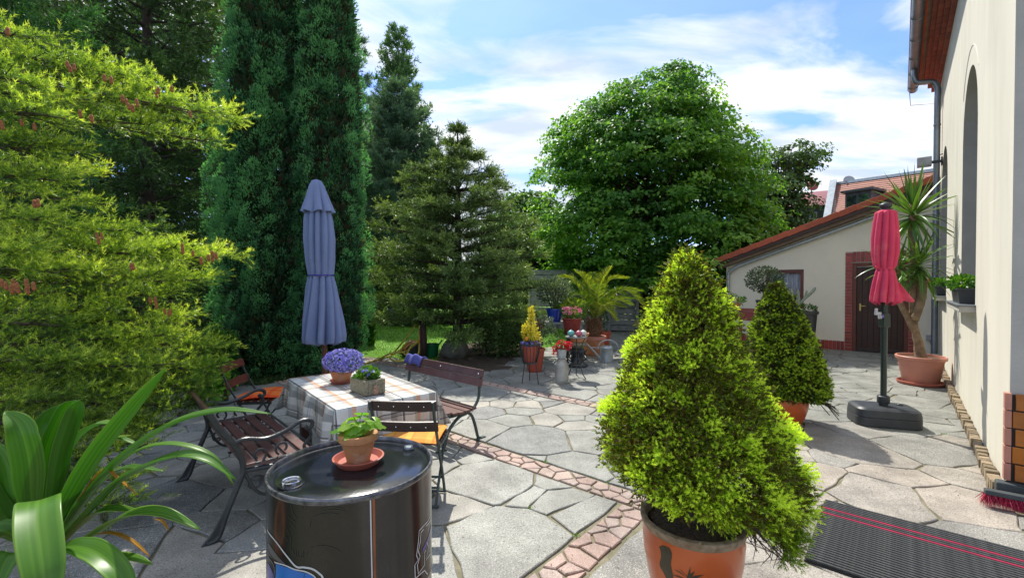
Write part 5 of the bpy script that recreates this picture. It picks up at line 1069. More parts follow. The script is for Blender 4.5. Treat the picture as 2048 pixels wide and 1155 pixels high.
# thin the lower left/centre so the pot rim shows, keep the hanging right side
C = T.mean(1); Z = C[:, 2]; X = C[:, 0]; Yc = C[:, 1]
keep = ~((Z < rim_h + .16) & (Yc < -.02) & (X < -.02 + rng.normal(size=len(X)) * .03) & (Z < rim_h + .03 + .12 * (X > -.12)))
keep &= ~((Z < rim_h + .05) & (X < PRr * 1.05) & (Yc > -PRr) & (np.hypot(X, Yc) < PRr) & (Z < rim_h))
T = T[keep]; tt = tt[keep]
def bough_tips(c, r, n, sub, k, sublen, tb, jit=.1, nl=.017, nw=.0026, dn=-.3):
    C_ = np.array(c) + rng.normal(size=(n, 3)) * np.array(r) * .5; O = unit(rng.normal(size=(n, 3)) * .5 + np.array([.5, -.3, dn])); A0_ = np.repeat(C_, sub, 0); D = unit(np.repeat(O, sub, 0) + rdir(n * sub) * .6); A1_ = A0_ + D * sublen * rng.uniform(.6, 1.1, (n * sub, 1)); t_ = np.repeat(tb + rng.normal(size=n) * .08, sub)
    a = needle_segs(A0_, A1_, k, nl, nw, 50, t_, jit); b = needle_segs(A1_ - D * .01, A1_ + D * .004, 4, nl * .8, nw, 38, np.clip(t_ + .25, 0, 1), .06); return cat([a, b])
def lc(x, y, Y=SY): q = at(x, y, Y); return (q.x - sc0.x, q.y - SY, q.z)
ex_ = [bough_tips(lc(1560, 1030, 2.05), (.12, .08, .09), 80, 8, 14, .06, .36), bough_tips(lc(1572, 1085, 2.0), (.055, .06, .08), 45, 8, 14, .055, .30), bough_tips(lc(1545, 1055, 2.0), (.06, .06, .05), 25, 7, 14, .055, .32), bough_tips(lc(1425, 1000, 1.94), (.10, .05, .06), 90, 8, 15, .06, .62, dn=-.1), bough_tips(lc(1450, 1030, 1.93), (.07, .05, .045), 50, 7, 14, .05, .5), bough_tips(lc(1400, 955, 1.95), (.10, .05, .05), 60, 8, 15, .06, .66, dn=0), bough_tips(lc(1545, 975, 2.1), (.06, .08, .07), 50, 8, 15, .06, .5)]
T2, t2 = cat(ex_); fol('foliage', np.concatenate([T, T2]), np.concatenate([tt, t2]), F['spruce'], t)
m = MB(); m.tube([(0, 0, ph - .08), (.01, 0, .9), (0, 0, 1.65)], [.035, .022, .004], 8)
for i in range(60):
    z = random.uniform(ph + .16, 1.55); a = random.uniform(0, 6.28); r_ = .40 * (1.62 - z) / 1.0; m.tube(smoothpath([(0, 0, z - .05), (r_ * .5 * math.cos(a), r_ * .5 * math.sin(a), z), (r_ * .85 * math.cos(a), r_ * .85 * math.sin(a), z + .02)], 3), [.008] * 4 + [.003] * 3, 5)
m.build('trunk', M['bark'], t)
m = MB(); s0 = Vector(lc(1400, 985, 2.13)); j0 = Vector(lc(1480, 1030, 2.0)); m.tube(smoothpath([s0, Vector(lc(1450, 1000, 2.05)), j0], 4), .008, 6)
for i in range(40):
    e_ = Vector(lc(random.uniform(1500, 1600), random.uniform(1020, 1125), 1.97)); mid = j0.lerp(e_, .5) + Vector((random.uniform(-.03, .03), 0, random.uniform(-.02, .03))); m.tube(smoothpath([j0, mid, e_], 3), [.005, .004, .003, .003, .002, .002, .0015], 5)
    for _ in range(2): q = mid.lerp(e_, random.random()); m.tube([q, q + Vector((random.uniform(-.04, .05), random.uniform(-.03, .03), random.uniform(-.06, .02)))], [.002, .001], 4)
m.build('twigs', M['twig'], t)
# ================================================================ second potted spruce
S2Y = 5.15; c2 = at(1572, 840, S2Y); t = thing('potted_spruce', 'smaller dark green potted spruce behind the front one, in a red brown pot', 'potted tree', (c2.x, S2Y, 0))
pot_parts(t, .22, .40, M['glazed'], rim=.03, taper=.7, bulge=.03)
p2f = [(573, 1550, 1556), (590, 1538, 1572), (615, 1524, 1594), (640, 1512, 1612), (670, 1500, 1628), (700, 1492, 1642), (730, 1486, 1653), (760, 1484, 1662), (778, 1496, 1664), (790, 1530, 1655)]
T, tt = spruce_crown(t, c2, S2Y, p2f, 1300, 6, 7, .03, .007, None, 9.0, lump=.13, sublen=.085, tipb=.6); fol('foliage', T, tt, F['spruce2'], t)
m = MB(); m.tube([(0, 0, .35), (0, 0, 1.4)], [.04, .01], 8)
for i in range(24): a = random.uniform(-.6, .9); m.tube([(0, 0, .42), (.3 * math.cos(a), .3 * math.sin(a) - .1, .3), (.42 * math.cos(a) + .03, .3 * math.sin(a) - .15, random.uniform(.1, .22))], [.012, .006, .002], 5)
m.build('trunk', M['bark'], t)
# ================================================================ yucca
yp = G(1843, 768); yp = Vector((yp.x, yp.y + .02, 0)); t = thing('potted_yucca', 'tall forked yucca in a pink terracotta tub by the house wall', 'potted plant', yp)
YY = yp.y; kk = px(YY); RR = 39 * kk; HH = .45
m = MB(); m.lathe([(RR * .70, 0), (RR * .72, .01), (RR * .80, HH * .4), (RR * .815, HH * .42), (RR * .83, HH * .44), (RR * .86, HH * .62), (RR * .88, HH * .64), (RR * .90, HH * .8), (RR * .92, HH * .82), (RR * .93, HH - .06)], 48, cap1=False); m.build('pot_body', M['terra_pink'], t, smooth=True)
m = MB(); m.lathe([(RR * .93, HH - .06), (RR * 1.01, HH - .05), (RR * 1.03, HH - .01), (RR * 1.0, HH), (RR * .94, HH), (RR * .92, HH - .05)], 48, cap0=False, cap1=False); m.build('pot_rim', M['terra_pink'], t, smooth=True)
m = MB(); n_ = 60; m.tube([(RR * .865 * math.cos(a), RR * .865 * math.sin(a), HH * .70 + .018 * math.sin(a * 9)) for a in np.linspace(0, 6.283, 120)], .008, 5, cap=False); m.build('garland', M['terra_pink'], t, smooth=True)
m = MB(); m.ball((0, 0, HH - .05), RR * .92, 20, (1, 1, .08), seed=4, amp=.2); m.build('soil', M['soil'], t)
m = MB(); m.lathe([(RR * .86, 0), (RR * .95, .02), (RR * .97, .05), (RR * .93, .055), (RR * .9, .03)], 40, cap1=False); m.build('tray', M['saucer'], t, smooth=True)
def yl(x, y, dy=0): q = at(x, y, YY + dy); return Vector((q.x, q.y, q.z)) - yp
m = MB(); m.tube(smoothpath([yl(1842, 722), yl(1838, 690), yl(1828, 650), yl(1826, 610), yl(1830, 540), yl(1826, 470), yl(1825, 405)], 5), [.10, .085, .078, .072, .068, .064, .06, .056, .056] + [.052] * 5 + [.048] * 20, 12); m.tube(smoothpath([yl(1831, 662), yl(1812, 628), yl(1799, 600), yl(1794, 560), yl(1794, 520)], 5), [.06, .055, .052, .048, .046] + [.044] * 20, 10); m.tube(smoothpath([yl(1829, 640, -.05), yl(1842, 600, -.1), yl(1846, 560, -.12)], 5), .055, 10)
m.v = [tuple(np.array(p) * (1, 1, 1) + np.array(mnoise.noise_vector(Vector(p) * 14)) * .010) for p in m.v]; m.build('trunk', M['yuccabark'], t, smooth=True, auto=False)
ymesh = []
for kx in range(5):
    m = MB(); g_ = []; tv = []; n_ = 12; dr = [.05, .15, .3, .5, -.02][kx]
    for i in range(n_ + 1):
        s = i / n_; w_ = .030 * min(1, .4 + s * 2.2) * (1 - s ** 2.2) ** .9 + .0006; x = s; z = -dr * s ** 2.4
        g_.append([(x * (1 - .3 * dr * s), -w_, z + w_ * .5), (x * (1 - .3 * dr * s), 0, z), (x * (1 - .3 * dr * s), w_, z + w_ * .5)]); tv += [.75, .45, .75]
    m.sheet(g_); me = m.mesh('leaf', F['yucca'], True); a = me.attributes.new('t', 'FLOAT', 'POINT'); a.data.foreach_set('value', np.array(tv) - .1 * kx + .1); ymesh.append(me)
def rosette(c, n, L0, lo, hi, seed):
    R1 = random.Random(seed)
    for i in range(n):
        az = i * 2.399 + R1.uniform(-.3, .3); s = i / n; el = hi + (lo - hi) * s + R1.uniform(-12, 12); L = L0 * R1.uniform(.75, 1.1); k = 4 if el > 60 else R1.choice([0, 1]) if el > 15 else R1.choice([1, 2, 3])
        Mx = Matrix.Rotation(az, 3, 'Z') @ Matrix.Rotation(-R(el), 3, 'Y') @ Matrix.Rotation(R(R1.uniform(-25, 25)), 3, 'X'); inst('leaf', ymesh[k], t, Vector(c) + Vector((0, 0, -.12 * s)), Mx, (L, L * 1.35, L))
rosette(yl(1825, 425), 84, .74, -50, 86, 1); rosette(yl(1795, 530), 44, .58, -55, 75, 2); rosette(yl(1838, 525, -.12), 50, .62, -65, 65, 3)
# ================================================================ window boxes
def wbox(a, b_, label, flowers, sc=1.0):
    t = thing('window_box', label, 'window box', gp(WB - .035, a, 1.36), HA, 'window boxes on the sills'); Lx, Wx, H = .46 * sc, .085, .165
    m = MB(); v0 = [(-Wx * .8, -Lx * .92), (Wx * .8, -Lx * .92), (Wx * .8, Lx * .92), (-Wx * .8, Lx * .92)]; v1 = [(-Wx, -Lx), (Wx, -Lx), (Wx, Lx), (-Wx, Lx)]
    m.add([(x, y, 0) for x, y in v0] + [(x, y, H) for x, y in v1], [(3, 2, 1, 0), (0, 1, 5, 4), (1, 2, 6, 5), (2, 3, 7, 6), (3, 0, 4, 7)]); m.build('trough', M['charcoal'], t, bevel=.006, solid=.004)
    m = MB()
    for (c, s) in (((-Wx - .004, 0, H), (.018, 2 * Lx + .03, .02)), ((Wx + .004, 0, H), (.018, 2 * Lx + .03, .02)), ((0, -Lx - .004, H), (2 * Wx, .018, .02)), ((0, Lx + .004, H), (2 * Wx, .018, .02))): m.box(c, s)
    m.build('lip', M['charcoal'], t, bevel=.004)
    m = MB(); m.box((0, 0, H - .03), (Wx * 1.8, Lx * 1.9, .02)); m.build('soil', M['soil'], t)
    T1, t1 = bushy(520, (-.02, 0, H + .07), (.13, Lx * 1.0, .08), .05, .036, .3, tb=.5); fol('foliage', T1, t1, F['bush'], t)
    if flowers:
        P, d = ell(260, (-.13, Lx * .55, H + .08), (.07, .13, .05), .3); fol('flowers', leaves(P, rdir(260), .035, .03), fold2(rng.random(260)), F['redflower'], t)
wbox(7.55, 0, 'dark window box of trailing green plants on the nearer arched window sill', False); wbox(11.7, 0, 'dark window box with red geraniums on the farther arched window sill', True)
# ================================================================ palm
pp_ = G(1189, 711); pp_ = Vector((pp_.x, pp_.y + .1, 0)); PY = pp_.y; k_ = px(PY)
t = thing('potted_palm', 'date palm with arching yellow green fronds in a wide terracotta pot', 'potted plant', pp_)
pot_parts(t, .245, .43, M['terra'], rim=.075, taper=.7, rimmat=M['terra_pink'], bulge=.01)
m = MB(); m.tube(smoothpath([(0, 0, .36), (-.01, 0, .5), (.0, 0, .62), (.02, 0, .82)], 4), [.10, .13, .15, .16, .17, .165, .16, .15, .14, .13, .11, .08, .05], 14)
for i in range(70):
    a = i * 2.4; z = .42 + .36 * (i / 70); r_ = .15; m.bar((r_ * .8 * math.cos(a), r_ * .8 * math.sin(a), z), (r_ * 1.25 * math.cos(a), r_ * 1.25 * math.sin(a), z + .08), .035, .014)
m.build('trunk', M['palmbark'], t, smooth=False)
cr0 = at(1190, 638, PY) - pp_
def frond(end, mid, L_, tb, seed, droopl=.25):
    path = smoothpath([cr0, mid, end], 14); path = path; n = len(path); P = []; D = []; LL = []
    R1 = np.random.default_rng(seed)
    for i in range(3, n * 3):
        s = i / (n * 3 - 1); f_ = s * (n - 1); i0 = min(int(f_), n - 2); p = path[i0].lerp(path[i0 + 1], f_ - i0); d = (path[i0 + 1] - path[i0]).normalized(); side = d.cross(Vector((0, 0, 1)))
        if side.length < .2: side = Vector((1, 0, 0))
        side.normalize(); upv = side.cross(d); lw = L_ * (math.sin(math.pi * min(1, .12 + s * .86)) ** .55)
        for sg in (-1, 1): P.append(p); v = d * .62 + side * sg * .75 + upv * .32 + Vector(R1.normal(size=3) * .08); D.append(v); LL.append(lw * R1.uniform(.85, 1.1))
    P = np.array(P); D = np.array(D); LL = np.array(LL); T = leaves(P, D, LL, .012, up=[0, 0, 1], fold=.5); o = fol('frond', T, fold2(np.full(len(P), tb) + R1.normal(size=len(P)) * .12), F['palm'], t)
    m = MB(); m.tube(path, [.010 * (1 - i / n * .8) for i in range(n)], 5); m.build('midrib', pm('pale midrib', (.35, .38, .12), rough=.5) if 'midrib' not in M else M['midrib'], o)
M['midrib'] = pm('pale midrib', (.36, .38, .14), rough=.5)
def pl(x, y, dy=0): q = at(x, y, PY + dy); return q - pp_
for i, (m_, e_, tb) in enumerate([((1150, 565, .1), (1117, 553, .3), .75), ((1180, 580, 0), (1163, 545, -.1), .8), ((1200, 570, .1), (1222, 533, .2), .85), ((1215, 565, 0), (1256, 556, .1), .8), ((1232, 585, -.2), (1285, 582, -.3), .6), ((1245, 580, .1), (1300, 625, .2), .65), ((1225, 600, -.4), (1262, 610, -.7), .6), ((1160, 590, -.3), (1125, 605, -.6), .45), ((1150, 600, .3), (1110, 625, .5), .5), ((1190, 580, .5), (1185, 545, .8), .6), ((1215, 585, .5), (1255, 590, .9), .4), ((1170, 605, -.5), (1160, 640, -.8), .45), ((1205, 610, -.5), (1232, 640, -.7), .8), ((1195, 585, -.4), (1198, 570, -.9), .55), ((1230, 600, .3), (1290, 600, .6), .4), ((1165, 575, .3), (1135, 565, .7), .55), ((1215, 610, .2), (1250, 615, .4), .6), ((1175, 570, .2), (1150, 540, .4), .7)]):
    frond(pl(*e_), pl(*m_), .27, tb, i)
# ================================================================ watering can
wp = G(1213, 722); t = thing('watering_can', 'grey zinc watering can with round handle beside the palm pot', 'watering can', wp, R(0)); k_ = px(wp.y)
m = MB(); m.lathe([(.128, 0), (.132, .005), (.130, .1), (.128, .27), (.134, .28), (.125, .285), (.10, .315), (.06, .32)], 28); m.build('body', M['zinc_light'], t, smooth=True)
m = MB(); m.tube([(-.125, 0, .06), (-.25, -.02, .2), (-.42, -.03, .37)], [.028, .02, .014], 10); m.lathe([(.014, 0), (.045, .05), (.0005, .055)], 14, c=(-.42, -.03, .37), M=Matrix.Rotation(R(-50), 3, 'Y')); m.build('spout', M['zinc_light'], t, smooth=True)
m = MB(); m.tube([(-.1, 0, .275), (-.34, -.025, .285)], .010, 6); m.build('spout_brace', M['zinc_light'], t)
m = MB(); m.tube([(.03 + .205 * math.cos(a), 0, .27 + .165 * math.sin(a)) for a in np.linspace(R(190), R(-50), 22)], .012, 8); m.build('handle', M['zinc_light'], t, smooth=True)
# ================================================================ basket planter with golden shrub
bp1 = G(1060, 765); t = thing('fire_basket_planter', 'black iron fire basket on three legs holding a terracotta pot', 'planter', bp1)
m = MB()
for i in range(16):
    a = 2 * math.pi * i / 16; m.tube(smoothpath([(.155 * math.cos(a), .155 * math.sin(a), .62), (.15 * math.cos(a), .15 * math.sin(a), .50), (.115 * math.cos(a), .115 * math.sin(a), .36), (.10 * math.cos(a), .10 * math.sin(a), .32)], 3), .0065, 5)
m.build('basket_bars', M['iron'], t)
for z, r_ in ((.625, .16), (.325, .11)): m = MB(); m.lathe([(r_ - .006, z - .012), (r_ + .006, z - .012), (r_ + .006, z + .012), (r_ - .006, z + .012)], 28, cap0=False, cap1=False); m.build('ring', M['iron'], t)
for a in (R(90), R(210), R(330)): m = MB(); m.tube([(.10 * math.cos(a), .10 * math.sin(a), .33), (.15 * math.cos(a), .15 * math.sin(a), 0)], .009, 6); m.build('leg', M['iron'], t)
m = MB(); m.lathe([(.11, .31), (.0005, .30)], 20); m.build('tray', M['iron'], t)
t = thing('golden_euonymus', 'upright golden yellow shrub with lilac pansies in the iron fire basket', 'potted plant', (bp1.x, bp1.y, .325))
pot_parts(t, .128, .27, M['redpot'], rim=.03, taper=.7)
L_ = []
for (x, z, r_, h_) in ((.02, .62, .07, .16), (.05, .48, .10, .14), (-.08, .50, .05, .12), (.10, .38, .09, .10), (0, .4, .11, .12), (.02, .78, .045, .12), (-.05, .42, .06, .1)): L_.append(bushy(170, (x, 0, z), (r_, r_, h_), .035, .024, .7, tb=.6))
T1, t1 = cat(L_); fol('foliage', T1, t1, F['yellow'], t); stems(t, [[(0, 0, .24), (.01, 0, .5), (.02, 0, .85)], [(0, 0, .24), (-.06, 0, .4), (-.08, 0, .55)]], .008, M['bark'])
P, d = ell(170, (0, -.02, .31), (.16, .14, .05), .4); fol('pansies', leaves(P, rdir(170), .035, .03), fold2(rng.random(170) * .6), F['lilac'], t)
m = MB(); oc = (-.06, -.14, .40)
m.ball(oc, .03, 10, (1, .6, 1)); m.build('orange_bloom', pm('orange bloom', (.7, .25, .02)), t, smooth=True)
# large terracotta pot behind it with the shrub
q_ = G(1070, 745); q_.y += .15; t = thing('potted_shrub', 'leafy shrub with bare stems in a tall red plastic pot behind the fire basket', 'potted plant', q_)
pot_parts(t, .18, .42, M['redpot'], rim=.04, taper=.72)
stems(t, [[(x * .2, y * .2, .38), (x * .5, y * .5, .65), (x, y, .95)] for x, y in ((.05, 0), (.12, .05), (-.02, .08), (.08, -.05), (.18, 0), (0, -.06))], .018, M['palmbark'])
T1, t1 = cat([bushy(330, (.12, 0, .82), (.24, .22, .20), .07, .026, .5, tb=.5), bushy(130, (.27, -.05, .62), (.16, .16, .18), .065, .025, .4, tb=.5)]); fol('foliage', T1, t1, F['olive'], t)
# ================================================================ milk can, zinc bucket, geraniums
mc = G(1123, 765); t = thing('milk_can', 'dented cream grey metal milk can standing on the flagstones', 'milk can', mc)
m = MB(); m.lathe([(.108, 0), (.112, .01), (.110, .035), (.114, .045), (.113, .06), (.110, .07), (.112, .27), (.105, .31), (.078, .345), (.075, .37), (.086, .375), (.086, .385), (.07, .385)], 30); m.build('body', pm('dull aluminium', (.42, .41, .36), (.32, .31, .27), rough=.45, metal=.35, scale=8), t, smooth=True)
m = MB(); m.tube([(-.105, -.02, .30), (-.145, -.03, .33), (-.105, -.02, .355)], .007, 5); m.tube([(.105, -.02, .30), (.145, -.03, .33), (.105, -.02, .355)], .007, 5); m.build('handle', M['zinc_light'], t)
t = thing('red_geranium', 'zinc bucket of bright red geraniums standing on the milk can', 'potted plant', (mc.x, mc.y, .387))
m = MB(); m.lathe([(.062, 0), (.065, .004), (.072, .05), (.084, .15), (.088, .152), (.086, .158), (.078, .15), (.072, .13)], 26); m.build('bucket', M['zinc_light'], t, smooth=True)
m = MB(); m.tube([(.085 * math.cos(a), -.06 * abs(math.sin(a)) , .14 - .05 * math.sin(a)) for a in np.linspace(0, math.pi, 14)], .003, 5); m.build('bail_handle', M['zinc'], t)
T1, t1 = bushy(150, (0, 0, .18), (.10, .09, .06), .04, .03, .4, tb=.5); fol('foliage', T1, t1, F['bush'], t)
L_ = []
for (x, y, z) in ((-.10, -.02, .16), (-.05, -.05, .22), (.02, -.06, .20), (.07, -.04, .24), (.12, 0, .23), (0, .03, .26), (.09, -.07, .19), (-.1, .0, .10)): P, d = ell(60, (x, y, z), (.042, .04, .034), .3); L_.append((leaves(P, d + rdir(60) * .5, .026, .024), fold2(rng.random(60))))
T1, t1 = cat(L_); fol('flowers', T1, t1, F['redflower'], t)
# ================================================================ wire stand with balls
ws = G(1154, 757); ws.y += .1; t = thing('wire_stand', 'tall curly wire plant stand with a round grey top', 'plant stand', ws); H = .70
m = MB(); m.lathe([(.18, H - .02), (.185, H - .01), (.18, H), (.0005, H)], 30); m.build('tabletop', M['greywood'], t)
for a in (R(80), R(200), R(320)):
    m = MB(); c_, s_ = math.cos(a), math.sin(a); m.tube(smoothpath([(.17 * c_, .17 * s_, H - .02), (.11 * c_, .11 * s_, H - .16), (.15 * c_, .15 * s_, .34), (.09 * c_, .09 * s_, .22), (.13 * c_, .13 * s_, .08), (.19 * c_, .19 * s_, 0)], 4), .008, 6); m.tube([((.12 + .035 * math.cos(b)) * c_, (.12 + .035 * math.cos(b)) * s_, .47 + .035 * math.sin(b)) for b in np.linspace(0, 6.28, 14)], .005, 5); m.build('leg', M['iron'], t)
m = MB(); m.lathe([(.095, .215), (.105, .215), (.105, .23), (.095, .23)], 24, cap0=False, cap1=False); m.build('ring', M['iron'], t)
for x, y, r_, mt, cn in ((-.095, -.06, .058, 'teal', 'teal'), (.03, -.09, .055, 'pinkball', 'pink'), (.12, .0, .055, 'whiteball', 'white')):
    o = MB(); o.ball((0, 0, r_ * .93), r_, 18, (1.05, 1, .93)); o.lathe([(.010, 0), (.012, .008), (.004, .012)], 10, c=(0, 0, r_ * 1.82)); b_ = o.build('decorative_ball', M[mt], None, smooth=True, loc=(ws.x + x, ws.y + y, H)); tag(b_, {'teal': 'teal enamel ball', 'pink': 'pink enamel ball', 'white': 'white enamel ball'}[cn] + ' on the round top of the wire plant stand', 'ornament')
# ================================================================ pedestal, wicker basket, pots behind
q_ = G(1154, 732); t = thing('cast_pedestal', 'ornate dark cast pedestal with stacked bowls behind the wire stand', 'pedestal', q_)
m = MB(); m.lathe([(.20, 0), (.21, .03), (.16, .06), (.12, .1), (.10, .18), (.13, .24), (.15, .30), (.12, .33), (.10, .36)], 20); m.build('column', M['iron'], t, smooth=True)
m = MB()
for i in range(8):
    a = i * math.pi / 4; m.tube(smoothpath([(.12 * math.cos(a), .12 * math.sin(a), .1), (.19 * math.cos(a), .19 * math.sin(a), .16), (.15 * math.cos(a), .15 * math.sin(a), .25), (.19 * math.cos(a), .19 * math.sin(a), .32)], 3), .012, 5)
m.build('scrolls', M['iron'], t)
m = MB(); m.lathe([(.10, .36), (.19, .42), (.2, .46), (.12, .47)], 24); m.build('bowl', M['stonetrough'], t, smooth=True)
t = thing('terracotta_pot', 'terracotta bowl pot resting on the dark cast pedestal', 'pot', (q_.x + .02, q_.y, .47)); pot_parts(t, .2, .17, M['terra'], rim=.03, taper=.75)
bq = at(1144, 664, q_.y + .12); t = thing('wicker_basket', 'red wicker basket of pink flowers above the wire plant stand', 'flower basket', (bq.x, bq.y, .64))
bt = .66; H = at(1144, 637, bq.y).z - .64; R_ = 18 * px(bq.y)
m = MB(); n_ = 28; rows = int(H / .022)
for r_ in range(rows):
    z = (r_ + .5) * H / rows; rad = R_ * (.72 + .28 * z / H)
    m.tube([((rad + .006 * math.cos(i * math.pi + r_ * math.pi)) * math.cos(2 * math.pi * i / n_), (rad + .006 * math.cos(i * math.pi + r_ * math.pi)) * math.sin(2 * math.pi * i / n_), z) for i in range(n_ + 1)], .0115, 5, cap=False)
m.build('weave', M['wicker'], t, smooth=True)
m = MB(); m.lathe([(R_ * .70, 0), (R_ * .97, H * .95), (.0005, H * .9)], 24); m.build('liner', M['wicker'], t)
m = MB(); m.tube([(R_ * 1.02 * math.cos(a), R_ * 1.02 * math.sin(a), H) for a in np.linspace(0, 6.283, 30)], .014, 6, cap=False); m.build('basket_rim', M['wicker'], t, smooth=True)
T1, t1 = bushy(260, (0, 0, H + .07), (.19, .17, .09), .05, .028, .5, tb=.5); fol('foliage', T1, t1, F['bush'], t)
L_ = []
for i in range(26): a = random.random() * 6.28; r_ = random.random() ** .5 * .2; P, d = ell(16, (r_ * math.cos(a) + .03, r_ * math.sin(a), H + .10 + random.random() * .12), (.028, .028, .02), .3); L_.append((leaves(P, d + [0, 0, .4], .026, .022), fold2(rng.random(16) * .5 + random.random() * .5)))
T1, t1 = cat(L_); fol('flowers', T1, t1, F['pinkflower'], t)
bs = thing('basket_stool', 'dark wooden stool carrying the red wicker basket', 'stool', (bq.x, bq.y, 0)); m = MB(); m.lathe([(.16, .60), (.17, .61), (.17, .638), (.0005, .639)], 20); m.build('seat', M['brownwood'], bs)
for a in (R(45), R(135), R(225), R(315)): m = MB(); m.bar((.1 * math.cos(a), .1 * math.sin(a), .6), (.15 * math.cos(a), .15 * math.sin(a), 0), .03, .03); m.build('leg', M['brownwood'], bs)
bl = at(1110, 640, 9.3); st = thing('plank_table', 'weathered grey plank table behind the potted plants', 'table', (bl.x + .12, 9.45, 0), R(-6)); ht = at(1110, 643, 9.3).z
for k in range(4): m = MB(); m.box((0, -.21 + k * .14, ht - .02), (1.0, .128, .035)); m.build('plank', M['greywood'], st, bevel=.004)
for x in (-.42, .42):
    for y in (-.2, .2): m = MB(); m.box((x, y, (ht - .04) / 2), (.07, .07, ht - .04)); m.build('leg', M['greywood'], st)
t = thing('potted_oleander', 'glossy leaved bush in a cobalt blue pot on the plank table', 'potted plant', (bl.x, 9.36, ht)); pot_parts(t, 17 * px(9.3), .27, M['bluepot'], rim=.025, taper=.7)
stems(t, [[(x * .2, y * .2, .22), (x * .6, y * .6, .42), (x, y, .7)] for x, y in ((-.2, 0), (-.1, .1), (0, -.1), (.1, .05), (.2, 0), (.05, .15), (-.05, -.05))], .012, M['bark'])
T1, t1 = bushy(1300, (0, 0, .62), (.36, .32, .30), .075, .024, .6, tb=.55); fol('foliage', T1, t1, F['olive'], t)
def small_pot(x, y, Y, r_, h_, mt, lab, fm='bush', fr=(.2, .2, .15), n=200, lf=.05, base=None):
    b_ = at(x, y, Y); z = 0 if base is None else base; t = thing('potted_plant', lab, 'potted plant', (b_.x, Y, z)); pot_parts(t, r_, h_, M[mt], rim=.03, taper=.72)
    T1, t1 = bushy(n, (0, 0, h_ + fr[2] * .7), fr, lf, lf * .45, .5); fol('foliage', T1, t1, F[fm], t); return t
small_pot(1142, 640, 9.3, .13, .16, 'redpot', 'fern like plant in a red pot beside the cobalt blue pot', 'palm', (.32, .25, .16), 260, .11, base=ht)
small_pot(1176, 700, 10.4, .16, .26, 'terra_pink', 'pink terracotta pot with bright green leaves left of the palm pot', 'plant', (.16, .15, .14), 160, .06)
small_pot(1205, 680, 10.9, .2, .42, 'redpot', 'empty looking red pot half hidden behind the palm trunk', 'bush', (.12, .1, .04), 30, .05)
small_pot(1190, 640, 11.6, .2, .5, 'saucer', 'grassy plant in a salmon pot behind the palm', 'olive', (.35, .3, .3), 300, .10)
q_ = G(1172, 712); gb_ = MB(); gb_.ball((0, 0, .1), .1, 18); tag(gb_.build('glass_ball', M['greenglass'], None, smooth=True, loc=(q_.x, q_.y + .3, .0)), 'green glass garden ball on the paving left of the palm pot', 'garden ball')
# ================================================================ fence behind
fy = 15.5; f0 = at(1060, 600, fy); f1 = at(1275, 600, fy - 1.0); fe = thing('plank_fence', 'weathered grey horizontal plank fence behind the palm', 'fence', ((f0.x + f1.x) / 2, (f0.y + f1.y) / 2, 0), math.atan2(f1.y - f0.y, f1.x - f0.x)); FL = (f1 - f0).length
top = at(1150, 545, fy).z
for k in range(11): m = MB(); m.box((0, random.uniform(-.01, .01), .12 + k * .185), (FL, .03, .165)); o = m.build('plank', M['greywood'], fe, bevel=.005); o.rotation_euler = (R(-7), 0, 0)
for x in np.linspace(-FL / 2, FL / 2, 5): m = MB(); m.box((x, -.06, top / 2), (.09, .09, top + .05)); m.build('post', M['greywood'], fe, bevel=.006)
# ================================================================ things by the outbuilding window
q_ = at(1508, 640, 10.2); t = thing('planter_stand', 'dark red wooden planter stand under the outbuilding window', 'planter', (q_.x, 10.2, 0), HA); zt = at(1508, 617, 10.2).z
m = MB(); m.box((0, 0, zt - .03), (1.5, .42, .05)); m.build('top_board', M['redbox'], t, bevel=.006)
m = MB(); m.box((0, -.19, zt - .16), (1.44, .02, .2)); m.build('apron', M['redbox'], t)
for x in (-.7, -.24, .24, .7): m = MB(); m.box((x, -.16, (zt - .05) / 2), (.06, .06, zt - .05)); m.build('leg', M['redbox'], t)
q2 = at(1527, 606, 10.15); t = thing('round_topiary', 'small dark clipped ball tree in front of the outbuilding window', 'potted tree', (q2.x, 10.15, zt)); pot_parts(t, .15, .2, M['charcoal'], rim=.03, taper=.8)
m = MB(); m.tube(smoothpath([(0, 0, .16), (.02, 0, .35), (-.02, 0, .55)], 4), .022, 8)
for i in range(10): a = i * .7; m.tube([(0, 0, .36), (.22 * math.cos(a), .22 * math.sin(a), .62)], [.012, .004], 5)
m.build('trunk', M['bark'], t); T1, t1 = bushy(1700, (.02, 0, .66), (.40, .36, .30), .055, .026, .2, shell=.5, tb=.4); fol('foliage', T1, t1, F['olive'], t)
T1, t1 = bushy(110, (-.12, 0, .12), (.22, .15, .12), .08, .04, .4); o_ = thing('potted_plant', 'small leafy plant at the left end of the red planter stand', 'potted plant', (q2.x - .52, 10.35, zt)); pot_parts(o_, .1, .12, M['terra'], rim=.02); fol('foliage', T1 + np.array([.12, 0, .06]), t1, F['plant'], o_)
q3 = at(1605, 660, 9.9); t = thing('cactus', 'old branching grey cactus with one long sideways arm in front of the outbuilding window', 'cactus', (q3.x, 9.9, 0)); 
def cl(x, y): q = at(x, y, 9.9); return Vector((q.x - q3.x, q.y - 9.9, q.z))
def carm(pts, r_):
    m = MB(); path = smoothpath(pts, 6); m.tube(path, [r_] * (len(path) - 2) + [r_ * .8, r_ * .35], 12)
    m.v = [tuple(Vector(p)) for p in m.v]; return m
ctop = at(1605, 622, 9.9).z
